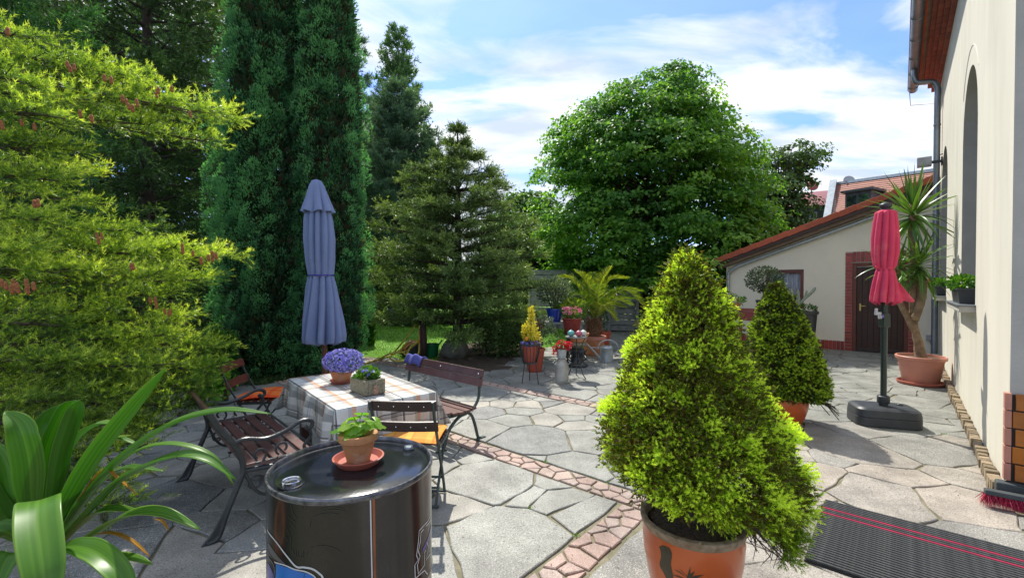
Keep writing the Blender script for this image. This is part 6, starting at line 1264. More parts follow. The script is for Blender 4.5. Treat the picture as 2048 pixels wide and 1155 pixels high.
for pts, r_ in (([cl(1596, 640), cl(1594, 600), cl(1597, 610), cl(1595, 578)], .042), ([cl(1585, 640), cl(1584, 600), cl(1583, 577)], .045), ([cl(1596, 620), cl(1595, 592)], .03), ([cl(1596, 612), cl(1608, 598), cl(1624, 584), cl(1631, 574)], .03), ([cl(1606, 600), cl(1611, 592), cl(1614, 580)], .022), ([cl(1610, 655), cl(1620, 648), cl(1629, 642)], .02)): carm(pts, r_).build('arm', M['cactus'], t, smooth=True)
m = MB(); m.lathe([(.2, 0), (.24, ctop * .5), (.27, ctop - .06), (.3, ctop - .05), (.3, ctop), (.25, ctop)], 24); m.build('pot', M['charcoal'], t, smooth=True)
T1, t1 = bushy(220, (.02, 0, ctop + .05), (.26, .2, .09), .07, .03, .3, tb=.4); fol('foliage', T1, t1, F['bush'], t)
# ================================================================ garden stones, stump, post, hose, bucket
def rock(loc, r_, sq, seed, label, mt='boulder', group=None): m = MB(); m.ball((0, 0, 0), r_, 20, sq, seed, .45); return tag(m.build('boulder', M[mt], None, smooth=True, auto=False, loc=(loc.x, loc.y, loc.z + r_ * sq[2] * .7)), label, 'boulder', group)
rk = [(1232, 657, .13), (1242, 656, .10), (1252, 658, .15), (1264, 655, .11), (1274, 659, .14), (1287, 658, .15), (1300, 657, .12), (1312, 660, .15)]
for i, (x, y, r_) in enumerate(rk): rock(G(x, y), r_, (1.1, .9, .8), i * 3.1, ['leftmost', 'second from the left', 'third from the left', 'fourth from the left', 'fourth from the right', 'third from the right', 'second from the right', 'rightmost'][i] + ' rounded stone of the row under the linden', group='stones edging the linden bed')
rock(G(908, 716), .25, (1, .8, 1.1), 4, 'large round grey boulder beside the fir trunk')
rock(G(795, 650), .45, (1.5, .8, .8), 9, 'flat dark boulder on the lawn under the fir branches', 'blackrock')
rock(G(868, 716) + Vector((-.45, .3, 0)), .24, (1.4, .9, .8), 12, 'dark brown stone lying behind the coiled hose', 'blackrock')
for i, (x, y, r_) in enumerate([(395, 792, .16), (432, 778, .12), (365, 812, .14), (470, 770, .13), (345, 838, .12), (330, 850, .10)]): rock(G(x, y), r_, (1.3, .9, .7), 20 + i, 'pale bed edging stone, ' + ['third from the table end', 'second from the table end', 'fourth from the table end', 'nearest the table end', 'fifth from the table end', 'farthest from the table end'][i], group='stones edging the left bed')
q_ = G(845, 716); t = thing('hose_post', 'rough brown timber post on the lawn edge carrying the coiled hose', 'post', q_)
m = MB(); m.tube([(0, 0, 0), (.02, 0, .4), (-.01, 0, at(845, 640, q_.y).z)], [.085, .075, .07], 10); m.v = [tuple(Vector(p) + mnoise.noise_vector(Vector(p) * 9) * .015) for p in m.v]; m.build('post', M['bark'], t, smooth=True, auto=False)
m = MB(); m.bar((-.03, -.09, .1), (-.03, -.09, at(845, 655, q_.y).z), .05, .03); m.build('batten', M['woodpole'], t)
def hp(x, y, Y): return at(x, y, Y)
m = MB(); m.tube(smoothpath([G(728, 727, .02), G(765, 716, .02), G(783, 709, .03), hp(800, 690, q_.y - .2), hp(818, 668, q_.y - .12), hp(832, 648, q_.y - .1)], 8), .018, 8)
m.tube(smoothpath([G(735, 725, .02), G(757, 718, .02), hp(780, 707, q_.y - .5), hp(805, 704, q_.y - .45), hp(812, 709, q_.y - .4), hp(822, 692, q_.y - .3), hp(834, 683, q_.y - .2), hp(820, 681, q_.y - .2), hp(806, 696, q_.y - .3), hp(790, 706, q_.y - .45), hp(780, 715, q_.y - .6), hp(790, 721, q_.y - .75), hp(812, 720, q_.y - .7), hp(832, 715, q_.y - .4), hp(838, 700, q_.y - .15), hp(838, 670, q_.y - .1), hp(839, 650, q_.y - .1)], 8), .018, 8)
m.tube(smoothpath([hp(800, 705, q_.y - .4), hp(815, 700, q_.y - .3), hp(828, 690, q_.y - .2), hp(836, 684, q_.y - .15)], 8), .018, 8)
tag(m.build('garden_hose', M['hose'], None, smooth=True), 'yellow green garden hose looped over the timber post and across the paving', 'hose')
m = MB(); m.tube(smoothpath([hp(802, 702, q_.y - .5), hp(808, 690, q_.y - .35), hp(822, 682, q_.y - .25), hp(838, 681, q_.y - .15), hp(835, 684, q_.y - .2), hp(818, 688, q_.y - .3), hp(808, 700, q_.y - .4)], 8), .014, 6); tag(m.build('garden_hose', M['orangehose'], None, smooth=True), 'short orange hose coiled beside the timber post', 'hose')
q_ = G(854, 712); q_.x += .02; t = thing('green_bucket', 'green plastic bucket standing right of the timber post', 'bucket', q_ + Vector((.09, -.05, 0)))
m = MB(); m.lathe([(.12, 0), (.125, .01), (.16, .26), (.17, .265), (.17, .28), (.155, .28), (.12, .03), (.0005, .02)], 26); m.build('body', M['greenplastic'], t, smooth=True)
m = MB(); m.bar((.14, 0, .24), (.23, 0, .36), .04, .03); m.build('spout', M['greenplastic'], t)
q_ = G(773, 613); t = thing('garden_pedestal', 'black garden pedestal with spread foot standing on the far lawn', 'pedestal', q_); Hq = at(773, 580, q_.y).z
m = MB(); m.lathe([(.9, 0), (.75, .12), (.45, .3), (.25, .5), (.2, Hq * .8), (.28, Hq * .9), (.3, Hq)], 16); m.v = [tuple(Vector(p) + mnoise.noise_vector(Vector(p) * 2) * .12) for p in m.v]; m.build('body', M['blackrock'], t, smooth=True, auto=False)
# ================================================================ trees
def bough(P0, P1, sag, ns, sidelen, tw, twl, spread=.9, upt=.15, r=None, hang=0.):
    """side branches and twigs along one bough; returns twig starts, ends, position 0..1 along the bough"""
    P0 = np.array(P0, float); P1 = np.array(P1, float); L = np.linalg.norm(P1 - P0); ax = (P1 - P0) / (L + 1e-9)
    s = rng.beta(1.5, 1.0, ns) * .97 + .03; B = P0 + (P1 - P0) * s[:, None]; B[:, 2] += -sag * 4 * s * (1 - s) * .5 + sag * s ** 2 * .0
    hor = np.cross(ax, [0, 0, 1.]); hor = hor / (np.linalg.norm(hor) + 1e-9); up = np.cross(hor, ax)
    sg = rng.choice([-1, 1], ns); D = ax * rng.uniform(.45, 1.0, (ns, 1)) + hor * (sg * rng.uniform(.2, 1.0, ns) * spread)[:, None] + up * rng.normal(upt, .22, (ns, 1)); D[:, 2] -= hang; D = unit(D)
    sl_ = sidelen * rng.uniform(.5, 1.1, ns) * (1.05 - .5 * s)
    u = rng.random((ns, tw)) ** .8; C = B[:, None] + D[:, None] * (sl_[:, None] * u)[..., None]
    TD = unit(D[:, None] * .9 + rng.normal(size=(ns, tw, 3)) * .5 + np.array([0, 0, .12 - hang])); E = C + TD * (twl * rng.uniform(.6, 1.2, (ns, tw)))[..., None]
    S_ = np.broadcast_to(s[:, None], (ns, tw)) * .6 + u * .4
    return C.reshape(-1, 3), E.reshape(-1, 3), S_.reshape(-1), (B, B + D * sl_[:, None])
def join(L_): return [np.concatenate([q[i] for q in L_]) for i in range(3)]
def branch_mesh(name, lines, mat, parent, r=.012, side=True):
    m = MB()
    for P0, P1, sd, rr in lines:
        m.tube([P0, (Vector(P0) + Vector(P1)) / 2, P1], [rr, rr * .7, rr * .25], 5, cap=False)
        if side:
            for a, b in zip(*sd): m.tube([a, b], [rr * .28, rr * .1], 3, cap=False)
    o = m.build(name, mat, parent); o['kind'] = 'stuff'; return o
# ---- foreground fir at the left -----------------------------------------------------------
ft = Vector((-5.3, 4.2, 0)); t = thing('foreground_fir', 'sunlit fir with lime needles and rusty young cones reaching in from the left', 'tree', ft)
m = MB(); m.tube([(0, 0, 0), (.02, 0, 2.5), (0, 0, 5)], [.17, .12, .06], 12); m.build('trunk', M['bark'], t)
L_ = []; lines = []
fb = [  # end pixel, end depth, start pixel, start depth, size
    ((455, 236), 3.5, (-160, 130), 3.3, 1), ((330, 190), 3.4, (-160, 110), 3.3, 1), ((250, 150), 3.3, (-200, 70), 3.2, 1), ((70, 75), 3.1, (-200, 40), 3.1, .9), ((420, 285), 3.7, (-100, 190), 3.6, .8), ((180, 200), 3.0, (-200, 170), 3.0, 1), ((300, 250), 3.4, (-150, 210), 3.4, .7), ((150, 130), 3.4, (-200, 90), 3.4, 1), ((400, 225), 3.3, (0, 150), 3.3, .9),
    ((115, 362), 2.8, (-250, 320), 2.9, .9), ((85, 440), 2.7, (-250, 400), 2.8, .9), ((245, 462), 3.2, (-200, 430), 3.3, .9), ((300, 510), 3.2, (-200, 470), 3.3, 1), ((445, 515), 3.4, (-200, 520), 3.4, 1), ((350, 500), 3.3, (-100, 480), 3.4, 1), ((395, 560), 3.5, (-200, 560), 3.5, .9), ((330, 590), 3.5, (-200, 580), 3.6, .8), ((110, 545), 2.7, (-250, 520), 2.8, 1), ((60, 500), 2.6, (-250, 470), 2.7, 1), ((200, 540), 2.9, (-200, 530), 3.0, 1), ((300, 555), 3.1, (-200, 545), 3.2, 1),
    ((350, 640), 3.5, (-150, 640), 3.6, .9), ((430, 690), 3.6, (-150, 680), 3.6, 1), ((330, 670), 3.3, (-200, 700), 3.4, 1), ((430, 735), 3.5, (-100, 740), 3.6, .9), ((410, 770), 3.4, (-150, 770), 3.5, 1), ((300, 730), 3.1, (-200, 740), 3.2, 1), ((380, 810), 3.3, (-150, 800), 3.4, .9), ((250, 790), 3.0, (-200, 790), 3.1, 1), ((340, 850), 3.2, (-150, 840), 3.3, .8), ((200, 850), 2.9, (-200, 840), 3.0, 1), ((270, 900), 3.0, (-150, 900), 3.1, .8), ((260, 960), 2.9, (-100, 950), 3.0, .8), ((150, 720), 2.8, (-250, 720), 2.9, 1), ((120, 650), 2.8, (-250, 630), 2.9, .8), ((130, 300), 3.1, (-200, 250), 3.1, .9), ((60, 300), 2.8, (-250, 250), 2.9, .9), ((150, 400), 3.2, (-200, 360), 3.2, .8), ((100, 230), 2.7, (-250, 200), 2.7, .9), ((30, 160), 2.7, (-250, 110), 2.7, 1), ((190, 350), 3.6, (-200, 300), 3.6, .6), ((220, 620), 3.2, (-200, 620), 3.3, .8), ((260, 1010), 2.8, (-100, 1000), 2.9, .6), ((100, 800), 2.7, (-250, 800), 2.8, 1)]
for (e, eY, s_, sY, sz) in fb:
    P0 = at(*s_, sY) - ft; P1 = at(*e, eY) - ft; L = (P1 - P0).length; ns = int(L * 44 * sz)
    a, b, c, sd = bough(P0, P1, .05, ns, .36, 5, .10, spread=.9, upt=.22); L_.append((a, b, c + rng.normal() * .04)); k = len(sd[0]) // 2; lines.append((P0, P1, (sd[0][:k], sd[1][:k]), .016))
A, B, Sx = join(L_); hgt = (nrnd(A, 2.2, 3.)); tb = .30 + .38 * Sx + .34 * hgt + .12 * (B - A)[:, 2] / .05 * .4  # rising twigs tinted lighter, drooping ones darker: underside shade put into the colour
T, tt = needle_segs(A, B, 26, .029, .0040, 62, tb + .02, .09, upbias=.5, sg=.5); fol('foliage', T, tt, F['fir'], t)
branch_mesh('branches', lines, M['twig'], t)
cones = MB(); rc = random.Random(3)
for (x, y, n_, Y_) in ((45, 572, 8, 2.6), (20, 570, 5, 2.6), (275, 527, 4, 3.0), (385, 497, 3, 3.3), (422, 515, 5, 3.35), (70, 405, 5, 2.7), (10, 250, 6, 2.9), (55, 250, 4, 3.0), (260, 205, 4, 3.2), (285, 210, 4, 3.2), (215, 160, 3, 3.2), (170, 230, 5, 3.0), (380, 230, 3, 3.4), (318, 605, 3, 3.4), (340, 620, 3, 3.4), (190, 475, 3, 3.1), (0, 60, 4, 2.9), (330, 185, 4, 3.3), (140, 130, 3, 3.1)):
    for i in range(n_):
        c_ = at(x + rc.uniform(-22, 22), y + rc.uniform(-8, 8), Y_ - .33) - ft
        if rc.random() < .3: continue
        q = MB(); q.ball((0, 0, 0), rc.uniform(.009, .0135), 8, (.8, .8, 2.0), rc.random() * 9, .25); q.ball((.004, 0, -.014), .011, 6, (.8, .8, 1.2)); q.build('cone', M['cone'], t, smooth=True, auto=False, loc=c_)
# ---- generic conifer -------------------------------------------------------------------
def conifer(name, label, loc, H, rprof, nb, mat, z0=.1, sag=.1, rise=-.05, ns=26, sidelen=.5, tw=6, twl=.14, k=12, nl=.05, nw=.008, trunk_r=.18, tbase=.3, tgain=.5, hang=0., cat_='tree', upt=.1, ang=55, cull=None, group=None, lead=0., jit=.12, tiers=0):
    t = thing(name, label, cat_, loc, 0, group); m = MB(); m.tube([(0, 0, -.05), (0, 0, H * .5), (0, 0, H)], [trunk_r, trunk_r * .6, .012], 10); m.build('trunk', M['bark'], t)
    zs = np.array([p[0] for p in rprof]) * H; rs = np.array([p[1] for p in rprof]); L_ = []; lines = []
    for i in range(nb):
        u = (i + rng.random()) / nb; z = H * (z0 + (1 - z0) * (((int(u * tiers) + .5 + rng.normal() * .09) / tiers) if tiers else u)); r_ = np.interp(z, zs, rs) * rng.uniform(.75, 1.12); az = i * 2.39996 + rng.uniform(-.4, .4)
        if cull and not cull(az, z): continue
        d = np.array([math.cos(az), math.sin(az), 0.]); P0 = np.array([0, 0, z - rise * r_]); P1 = d * r_ + [0, 0, z]
        n_ = max(5, int(ns * (r_ / max(rs)) ** .8)); a, b, c, sd = bough(P0, P1, sag, n_, sidelen * (.35 + .65 * r_ / max(rs)), tw, twl, upt=upt, hang=hang); L_.append((a, b, c)); lines.append((P0, P1, sd, .012 + .012 * r_))
    A, B, Sx = join(L_)
    if lead: n_ = 60; zz = H + rng.random(n_) * 0 - rng.random(n_) * lead; A = np.concatenate([A, np.stack([zz * 0, zz * 0, zz], 1)]); B = np.concatenate([B, np.stack([rng.normal(size=n_) * .05, rng.normal(size=n_) * .05, zz + .05], 1)]); Sx = np.concatenate([Sx, np.full(n_, .8)])
    tb = tbase + tgain * (Sx - .3) + .22 * nrnd(A, 1.1, H); T, tt = needle_segs(A, B, k, nl, nw, ang, tb, jit, upbias=.3); fol('foliage', T, tt, mat, t); branch_mesh('branches', lines, M['bark'], t, side=False); return t
q_ = G(916, 708); FY = q_.y
def rY(px_): return px_ * px(FY)
Hf = at(933, 245, FY).z
conifer('garden_fir', 'broad tiered olive fir with a bare leader tip in the middle of the garden', q_, Hf, [(0, rY(150)), (.12, rY(172)), (.30, rY(170)), (.42, rY(160)), (.55, rY(148)), (.66, rY(122)), (.76, rY(88)), (.86, rY(46)), (.90, rY(22)), (.92, .10), (1, .03)], 170, F['midfir'], z0=.08, tiers=15, sag=-.03, rise=.10, ns=54, sidelen=.5, tw=6, twl=.15, k=10, nl=.048, nw=.013, trunk_r=.13, tbase=.36, tgain=.62, upt=.06, cull=lambda az, z: not (z < .85 and math.cos(az) < .15), jit=.10)
# ---- columnar thujas ---------------------------------------------------------------------
def thuja(label, loc, H, prof, nc, seed, nblade=44, bl=.052, bwid=.018):
    t = thing('columnar_thuja', label, 'tree', loc, 0, 'columnar thujas'); m = MB(); m.tube([(0, 0, -.05), (0, 0, H * .9)], [.14, .03], 8); m.build('trunk', M['bark'], t)
    zs = np.array([p[0] for p in prof]); rs = np.array([p[1] for p in prof]); z = rng.random(nc) * H; th = rng.random(nc) * 6.283; R0_ = np.interp(z, zs, rs)
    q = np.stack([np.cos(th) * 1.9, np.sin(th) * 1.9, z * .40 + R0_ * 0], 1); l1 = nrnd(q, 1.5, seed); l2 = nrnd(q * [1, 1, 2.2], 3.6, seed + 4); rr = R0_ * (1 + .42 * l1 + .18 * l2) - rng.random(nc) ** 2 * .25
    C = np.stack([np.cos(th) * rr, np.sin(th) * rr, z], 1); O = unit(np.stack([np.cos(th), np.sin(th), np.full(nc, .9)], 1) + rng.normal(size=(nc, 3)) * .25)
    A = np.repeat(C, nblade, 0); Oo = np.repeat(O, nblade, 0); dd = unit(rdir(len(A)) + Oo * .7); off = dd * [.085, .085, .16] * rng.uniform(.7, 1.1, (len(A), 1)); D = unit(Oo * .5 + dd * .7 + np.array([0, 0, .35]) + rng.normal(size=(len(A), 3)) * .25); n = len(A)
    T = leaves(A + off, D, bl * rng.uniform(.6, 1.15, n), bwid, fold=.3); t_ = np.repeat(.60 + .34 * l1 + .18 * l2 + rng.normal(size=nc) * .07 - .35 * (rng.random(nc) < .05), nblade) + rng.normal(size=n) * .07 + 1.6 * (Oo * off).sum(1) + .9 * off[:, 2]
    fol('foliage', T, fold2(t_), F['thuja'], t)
    # dense brown-green core so the column is not see-through
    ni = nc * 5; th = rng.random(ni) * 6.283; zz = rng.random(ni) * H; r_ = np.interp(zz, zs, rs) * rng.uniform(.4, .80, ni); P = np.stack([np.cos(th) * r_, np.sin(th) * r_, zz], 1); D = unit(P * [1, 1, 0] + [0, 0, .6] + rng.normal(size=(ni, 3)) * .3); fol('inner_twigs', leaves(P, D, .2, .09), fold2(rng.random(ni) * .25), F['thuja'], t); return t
TY = 7.9; a_ = at(536, 740, TY); kk = px(TY)
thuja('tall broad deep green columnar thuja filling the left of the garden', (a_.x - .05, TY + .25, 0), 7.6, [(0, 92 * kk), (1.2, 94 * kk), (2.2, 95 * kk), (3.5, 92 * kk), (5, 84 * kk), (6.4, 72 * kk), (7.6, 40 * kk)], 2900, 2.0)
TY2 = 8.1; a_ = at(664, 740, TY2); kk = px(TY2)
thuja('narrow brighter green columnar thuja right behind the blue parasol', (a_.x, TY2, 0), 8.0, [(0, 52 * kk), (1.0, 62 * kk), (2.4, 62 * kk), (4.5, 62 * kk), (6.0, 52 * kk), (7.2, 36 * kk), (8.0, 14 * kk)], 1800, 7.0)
# ---- dark spruces and feathery conifers behind, left --------------------------------------
def ground_at(x, Y): return Vector(((x - 1024) / FPX * Y, Y, 0))
conifer('dark_spruce', 'tall dark spruce with drooping sprays left of the columnar thujas', ground_at(300, 11.0), 12, [(0, 2.6), (.3, 2.6), (.6, 2.2), (.85, 1.1), (1, .1)], 130, F['darkspruce'], z0=.06, sag=.25, rise=.1, ns=40, sidelen=.8, tw=8, twl=.26, k=8, nl=.08, nw=.024, trunk_r=.22, tbase=.40, tgain=.5, hang=.35)
conifer('dark_spruce', 'dark spruce standing far left behind the sunlit fir', ground_at(120, 12.5), 11, [(0, 2.8), (.4, 2.6), (.75, 1.6), (1, .1)], 90, F['darkspruce'], z0=.05, sag=.2, rise=.1, ns=34, sidelen=.8, tw=7, twl=.26, k=7, nl=.09, nw=.028, trunk_r=.2, tbase=.38, tgain=.5, hang=.25)
conifer('dark_spruce', 'shadowy spruce between the dark spruce and the broad thuja', ground_at(440, 14.5), 13.5, [(0, 2.6), (.4, 2.4), (.75, 1.6), (1, .1)], 90, F['darkspruce'], z0=.05, sag=.2, rise=.1, ns=34, sidelen=.8, tw=7, twl=.28, k=7, nl=.10, nw=.032, trunk_r=.2, tbase=.45, tgain=.5, hang=.25)
conifer('feathery_cypress', 'mid green feathery cypress at the far left edge', ground_at(20, 6.8), 8.2, [(0, 1.25), (.3, 1.3), (.6, 1.05), (.8, .8), (1, .15)], 110, F['midgreen'], z0=.03, sag=.1, rise=.5, ns=36, sidelen=.45, tw=8, twl=.16, k=7, nl=.055, nw=.015, trunk_r=.12, tbase=.5, tgain=.35, hang=.1)
conifer('young_spruce', 'small dark spruce with lit tips below the tall dark spruce', ground_at(300, 7.6), 2.9, [(0, 1.25), (.3, 1.1), (.7, .5), (1, .05)], 40, F['darkspruce'], z0=.06, sag=.1, rise=.05, ns=28, sidelen=.42, tw=6, twl=.13, k=9, nl=.045, nw=.013, trunk_r=.07, tbase=.55, tgain=.6, hang=.05)
# ---- pine and cypresses, centre-left back ----------------------------------------------------
PYY = 20.0; c_ = ground_at(800, PYY); kk = px(PYY)
conifer('blue_green_pine', 'bushy blue green pine behind the garden fir', c_, at(800, 165, PYY).z, [(0, 118 * kk), (.3, 122 * kk), (.55, 108 * kk), (.75, 84 * kk), (.9, 50 * kk), (1, 12 * kk)], 110, F['pine'], z0=.12, sag=-.05, rise=.6, ns=40, sidelen=.85, tw=6, twl=.26, k=10, nl=.14, nw=.028, trunk_r=.2, tbase=.38, tgain=.6, upt=.35)
c_ = ground_at(798, 24.5); kk = px(24.5); Hc = at(797, 58, 24.5).z
conifer('tall_cypress', 'slim pale green cypress whose loose top rises above the pine', c_, Hc, [(0, 110 * kk), (.4, 105 * kk), (.6, 78 * kk), (.75, 58 * kk), (.88, 36 * kk), (.95, 22 * kk), (1, 6 * kk)], 120, F['cypress'], z0=.2, sag=.0, rise=1.2, ns=28, sidelen=.95, tw=7, twl=.3, k=7, nl=.15, nw=.05, trunk_r=.14, tbase=.5, tgain=.4, upt=.3)
c_ = ground_at(718, 21.5); kk = px(21.5)
conifer('blue_green_pine', 'upper pine branches peeping past the right side of the narrow thuja', c_, at(718, 70, 21.5).z, [(0, 80 * kk), (.5, 50 * kk), (.8, 32 * kk), (1, 6 * kk)], 60, F['pine'], z0=.1, sag=-.05, rise=.5, ns=28, sidelen=.7, tw=6, twl=.26, k=9, nl=.14, nw=.03, trunk_r=.14, tbase=.4, tgain=.6, upt=.35)
# ---- linden -----------------------------------------------------------------------------
def broadleaf(name, label, Y, outline, cx_px, nspray, nleaf, ll, mat, seed, trunk_px=None, trunk_r=.22, depth=.85, droop=-.5, layer=.5, tb=.4, shell=.4, spr=.45, edge=1.0, baseh=0):
    kx = px(Y); zs = np.array([at(1024, q[0], Y).z for q in outline]); lf_ = np.array([(q[1] - cx_px) * kx for q in outline]); rt_ = np.array([(q[2] - cx_px) * kx for q in outline]); o_ = zs.argsort(); zs, lf_, rt_ = zs[o_], lf_[o_], rt_[o_]
    loc = Vector(((cx_px - 1024) * kx, Y, 0)); t = thing(name, label, 'tree', loc); m = MB(); tp = ((trunk_px or cx_px) - cx_px) * kx; zt = zs[-1]
    m.tube(smoothpath([(tp, 0, -.05), (tp, 0, zs[0] * .9), (tp * .5, 0, (zs[0] + zt) / 2), (0, 0, zt * .92)], 5), [trunk_r * (1 - .9 * i / 15) for i in range(16)], 10)
    w = (rt_ - lf_) / 2; zz = np.linspace(zs[0], zs[-1], 200); cdf = np.cumsum(np.interp(zz, zs, w) + .1); cdf /= cdf[-1]
    z = np.interp(rng.random(nspray), cdf, zz); th = rng.random(nspray) * 6.283; u = rng.random(nspray) ** shell
    cxx = np.interp(z, zs, (lf_ + rt_) / 2); wd = np.interp(z, zs, w); q = np.stack([np.cos(th) * 1.3, np.sin(th) * 1.3, z * .5], 1); l1 = nrnd(q, 1.6, seed); l2 = nrnd(q, 4.2, seed + 3); rr = wd * u * (.96 + .20 * l1 * edge + .12 * l2 * edge) * np.where(rng.random(nspray) < .07, rng.uniform(1.02, 1.16, nspray), 1)
    C = np.stack([cxx + np.cos(th) * rr, np.sin(th) * rr * depth, z + .25 * l2], 1); O = unit(np.stack([np.cos(th), np.sin(th) * depth, np.full(nspray, .1)], 1)); 
    for i in range(0, nspray, max(1, nspray // 140)):
        e = Vector(C[i]); s0 = Vector((tp * .7 + cxx[i] * .15, 0, max(zs[0] * .8, e.z - .9 - rng.random() * 1.2))); m.tube([s0, s0.lerp(e, .5) + Vector((0, 0, -.15)), e], [.05, .03, .008], 5, cap=False)
    m.build('trunk', M['bark'], t)
    # each spray: a flat drooping twig with leaves along both sides
    sp_ = np.repeat(np.arange(nspray), nleaf); s = rng.random(len(sp_)); az = unit(O[sp_] + rng.normal(size=(nspray, 3))[sp_] * .5); az[:, 2] *= .4; side = unit(np.cross(az, [0, 0, 1.])); ln = spr * rng.uniform(.6, 1.2, nspray)[sp_]
    P = C[sp_] + az * ((s - .4) * ln)[:, None] + side * (rng.normal(size=len(sp_)) * spr * .28 * (1 - s * .5))[:, None] + np.array([0, 0, 1.]) * (-.22 * spr * s ** 2 + rng.normal(size=len(sp_)) * .05)[:, None]
    D = unit(az * .5 + side * rng.normal(size=(len(sp_), 1)) * .7 + np.array([0, 0, droop]) + rng.normal(size=(len(sp_), 3)) * .45); n = len(P)
    hole = nrnd(C * [1, .4, 1], .55, seed + 11) + .4 * l2; keep_ = (hole > -.30)[sp_] if edge else np.ones(n, bool); P, D, sp_ = P[keep_], D[keep_], sp_[keep_]; n = len(P)
    T = leaves(P, D, ll * rng.uniform(.6, 1.2, n), ll * .8, up=np.tile([0, 0, 1.], (n, 1)) + O[sp_] * .6, fold=.2)
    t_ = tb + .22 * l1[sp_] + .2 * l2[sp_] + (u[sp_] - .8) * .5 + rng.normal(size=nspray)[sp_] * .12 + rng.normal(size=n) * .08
    fol('foliage', T, fold2(t_), mat, t); return t
lo_ = [(142, 1300, 1385), (165, 1240, 1405), (200, 1180, 1420), (240, 1130, 1440), (300, 1090, 1475), (350, 1070, 1505), (400, 1055, 1525), (450, 1062, 1540), (500, 1085, 1535), (540, 1105, 1500), (565, 1125, 1460)]
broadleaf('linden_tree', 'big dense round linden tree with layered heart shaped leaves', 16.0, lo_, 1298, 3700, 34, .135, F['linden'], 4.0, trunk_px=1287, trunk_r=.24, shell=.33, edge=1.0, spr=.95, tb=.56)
broadleaf('orchard_tree', 'thinner leafed tree reaching out to the right behind the linden', 19.0, [(292, 1540, 1640), (310, 1520, 1640), (330, 1510, 1620), (360, 1490, 1605), (400, 1490, 1612), (440, 1490, 1610), (490, 1480, 1600), (540, 1470, 1560)], 1550, 560, 24, .17, F['plum'], 8.0, shell=.4, spr=.9, trunk_r=.14, edge=2.2)
broadleaf('light_green_tree', 'pale sunlit tree between the garden fir and the linden', 23.0, [(385, 1030, 1075), (400, 1000, 1110), (440, 975, 1130), (500, 960, 1150), (560, 960, 1160)], 1050, 900, 22, .22, F['lightbush'], 5.0, shell=.4, spr=1.1, trunk_r=.15)
broadleaf('background_tree', 'broad leafed tree behind the narrow thuja and the pine', 34.0, [(330, 720, 800), (400, 690, 860), (480, 680, 900), (580, 680, 900)], 780, 900, 20, .26, F['plum'], 2.0, shell=.4, spr=1.3, trunk_r=.2)
broadleaf('background_tree', 'leafy tree behind the dark spruces at the left', 24.0, [(-80, 150, 380), (60, 80, 460), (200, 40, 480), (400, 40, 480), (590, 40, 480)], 270, 1700, 20, .26, F['bush'], 6.0, shell=.4, spr=1.3, trunk_r=.2)
# shaded undergrowth under and behind the linden
def hedge(name, label, p0, p1, h, th, n, ll, mat, tb=.3, cat_='hedge', amp=.2):
    p0 = Vector(p0); p1 = Vector(p1); c = (p0 + p1) / 2; t = thing(name, label, cat_, (c.x, c.y, 0)); d = p1 - p0; nn = Vector((-d.y, d.x, 0)).normalized(); u = rng.random(n); v = rng.uniform(-1, 1, n); z = rng.random(n) ** .7 * h
    q = np.stack([u * d.length, v * th, z], 1); l = nrnd(q, .9, h * 3); P = np.array([p0 - c]) + u[:, None] * np.array([d]) + v[:, None] * th * np.array([nn]) * (1 + amp * l)[:, None]; P[:, 2] = z * (1 + amp * l); D = unit(rng.normal(size=(n, 3)) + [0, -.4, .3])
    fol('foliage', leaves(P, D, ll * rng.uniform(.6, 1.2, n), ll * .55), fold2(tb + .35 * l + rng.normal(size=n) * .12), mat, t); m = MB()
    for i in range(int(d.length * 1.2) + 2): w_ = (p0 - c).lerp(p1 - c, random.random()); m.tube([w_, w_ + Vector((random.uniform(-.2, .2), 0, h * .8))], [.03, .01], 5)
    m.build('stems', M['bark'], t)['kind'] = 'stuff'; return t
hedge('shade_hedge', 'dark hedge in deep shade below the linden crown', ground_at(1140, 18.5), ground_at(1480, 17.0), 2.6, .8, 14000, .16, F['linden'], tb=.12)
hedge('far_hedge', 'dark green hedge closing the lawn at the back left', ground_at(640, 23), ground_at(1080, 23), 2.3, .9, 12000, .2, F['linden'], tb=.25)
hedge('far_hedge', 'dense dark undergrowth beneath the spruces', ground_at(-200, 13.5), ground_at(560, 14.5), 2.4, .9, 16000, .16, F['darkspruce'], tb=.45)
hedge('lawn_shrub', 'leafy light green shrub on the lawn right of the narrow thuja', G(712, 690), G(748, 688), 1.0, .38, 3600, .085, F['bush'], tb=.45, cat_='shrub')
hedge('low_shrub', 'low evergreen shrub on the lawn behind the dark boulder', G(790, 655) + Vector((0, .6, 0)), G(860, 655) + Vector((0, .6, 0)), .75, .5, 3500, .10, F['midgreen'], tb=.35, cat_='shrub')
hedge('low_fir_shrub', 'spreading fir shrub on the bed right of the garden fir trunk', G(965, 712), G(1035, 705), .72, .5, 5500, .07, F['midfir'], tb=.38, cat_='shrub')
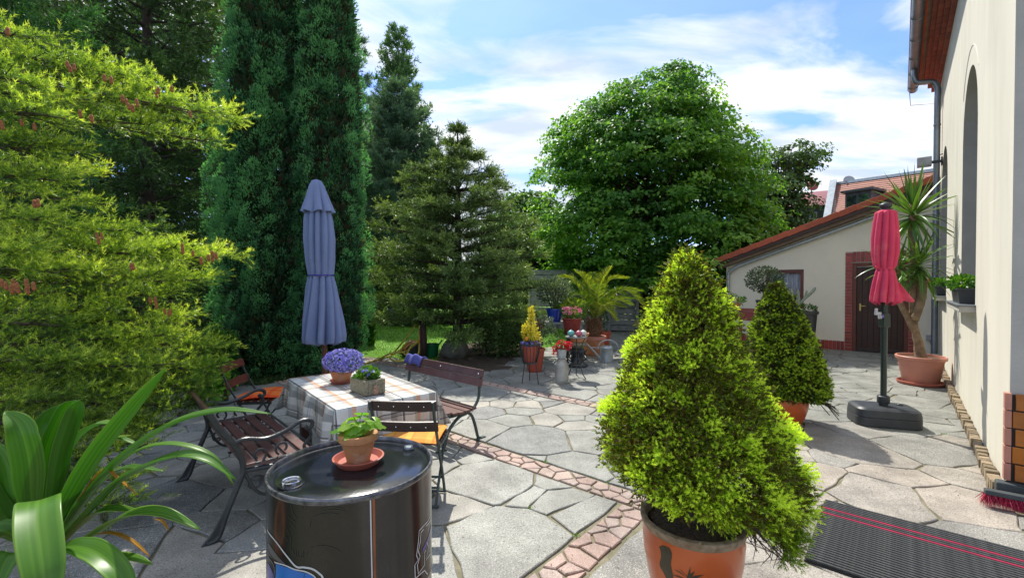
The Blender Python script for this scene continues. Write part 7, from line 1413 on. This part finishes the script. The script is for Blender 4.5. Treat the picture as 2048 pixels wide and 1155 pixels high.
# planting bed at the left: ground cover and small plants
lb = hedge('bed_plants', 'mixed low perennials with pale leaves under the left trees', ground_at(330, 7.0), ground_at(475, 7.4), .75, .5, 3800, .075, F['needlelitter'], tb=.45, cat_='plants')
hedge('grassy_plant', 'clump of grassy green leaves beside the broad thuja foot', ground_at(425, 6.6), ground_at(462, 6.7), .8, .2, 1500, .16, F['bush'], tb=.35, cat_='plant')
hedge('hosta_plant', 'broad lime leaves behind the far left folding chair', ground_at(398, 5.9), ground_at(455, 5.9), .52, .14, 420, .11, F['plant'], tb=.5, cat_='plant')
n = 16000; xs = rng.uniform(-9, -3.4, n); ys = rng.uniform(1.5, 9.5, n); k = np.array([not inside(a, b, pp) for a, b in zip(xs, ys)]); P = np.stack([xs[k], ys[k], np.full(k.sum(), -.03)], 1); n = len(P); D = unit(rng.normal(size=(n, 3)) + [0, 0, .9])
g = fol('ground_cover', leaves(P, D, rng.uniform(.04, .11, n), .035), fold2(.35 + .4 * nrnd(P * [1, 1, 0], 1.3) + rng.normal(size=n) * .15), F['needlelitter']); g['kind'] = 'stuff'
# moss and weeds in the joints
n = 9000; bb = rng.uniform(-6, .6, n); aa = rng.uniform(1.8, 6.5, n); P = np.outer(bb, VV_) + np.outer(aa, UV_); l = nrnd(P, .9, 8.); P = P[l > .12]; n = len(P); P[:, 2] = -.012
g = fol('joint_moss', blades(P, unit(rng.normal(size=(n, 3)) * .6 + [0, 0, 1]), rng.uniform(.008, .016, n), .005), rng.random(n), F['grass']); g['kind'] = 'stuff'
# scattered leaves on the shaded paving
n = 130; P = np.stack([rng.uniform(1.6, 4.6, n), rng.uniform(10, 14.5, n), np.full(n, .012)], 1)
g = fol('fallen_leaves', leaves(P, rdir(n) * [1, 1, .1], .07, .045, up=np.tile([0, 0, 1.], (n, 1))), fold2(rng.random(n) * .4 + .6), leafmat('dry fallen leaf', [(0, (.25, .2, .1)), (1, (.5, .46, .33))], tl=.1)); g['kind'] = 'stuff'
# weeds in the joints and grit on the slabs
wd = []; vt = [gp(*random.choice(s_[2])) for s_ in stones if s_[1] == 'flag' and s_[0] < 9]; random.shuffle(vt)
for c_ in vt[:90]:
    n = random.randint(10, 34); P = np.array([c_] * n) + rng.normal(size=(n, 3)) * [.013, .013, 0]; P[:, 2] = -.008; D = unit(rng.normal(size=(n, 3)) * .8 + [0, 0, .7]); wd.append((leaves(P, D, .020, .008), fold2(rng.random(n) * .6)))
T1, t1 = cat(wd); g = fol('joint_weeds', T1, t1, F['grass']); g['kind'] = 'stuff'
n = 1500; P = np.outer(rng.uniform(-5, .5, n), VV_) + np.outer(rng.uniform(1.9, 9, n), UV_); P[:, 2] = .006; g = fol('leaf_litter', leaves(P, rdir(n) * [1, 1, .15], rng.uniform(.006, .018, n), .007, up=np.tile([0, 0, 1.], (n, 1))), fold2(rng.random(n)), leafmat('tiny dry litter', [(0, (.07, .05, .03)), (.6, (.22, .17, .09)), (1, (.42, .38, .2))], tl=.1)); g['kind'] = 'stuff'
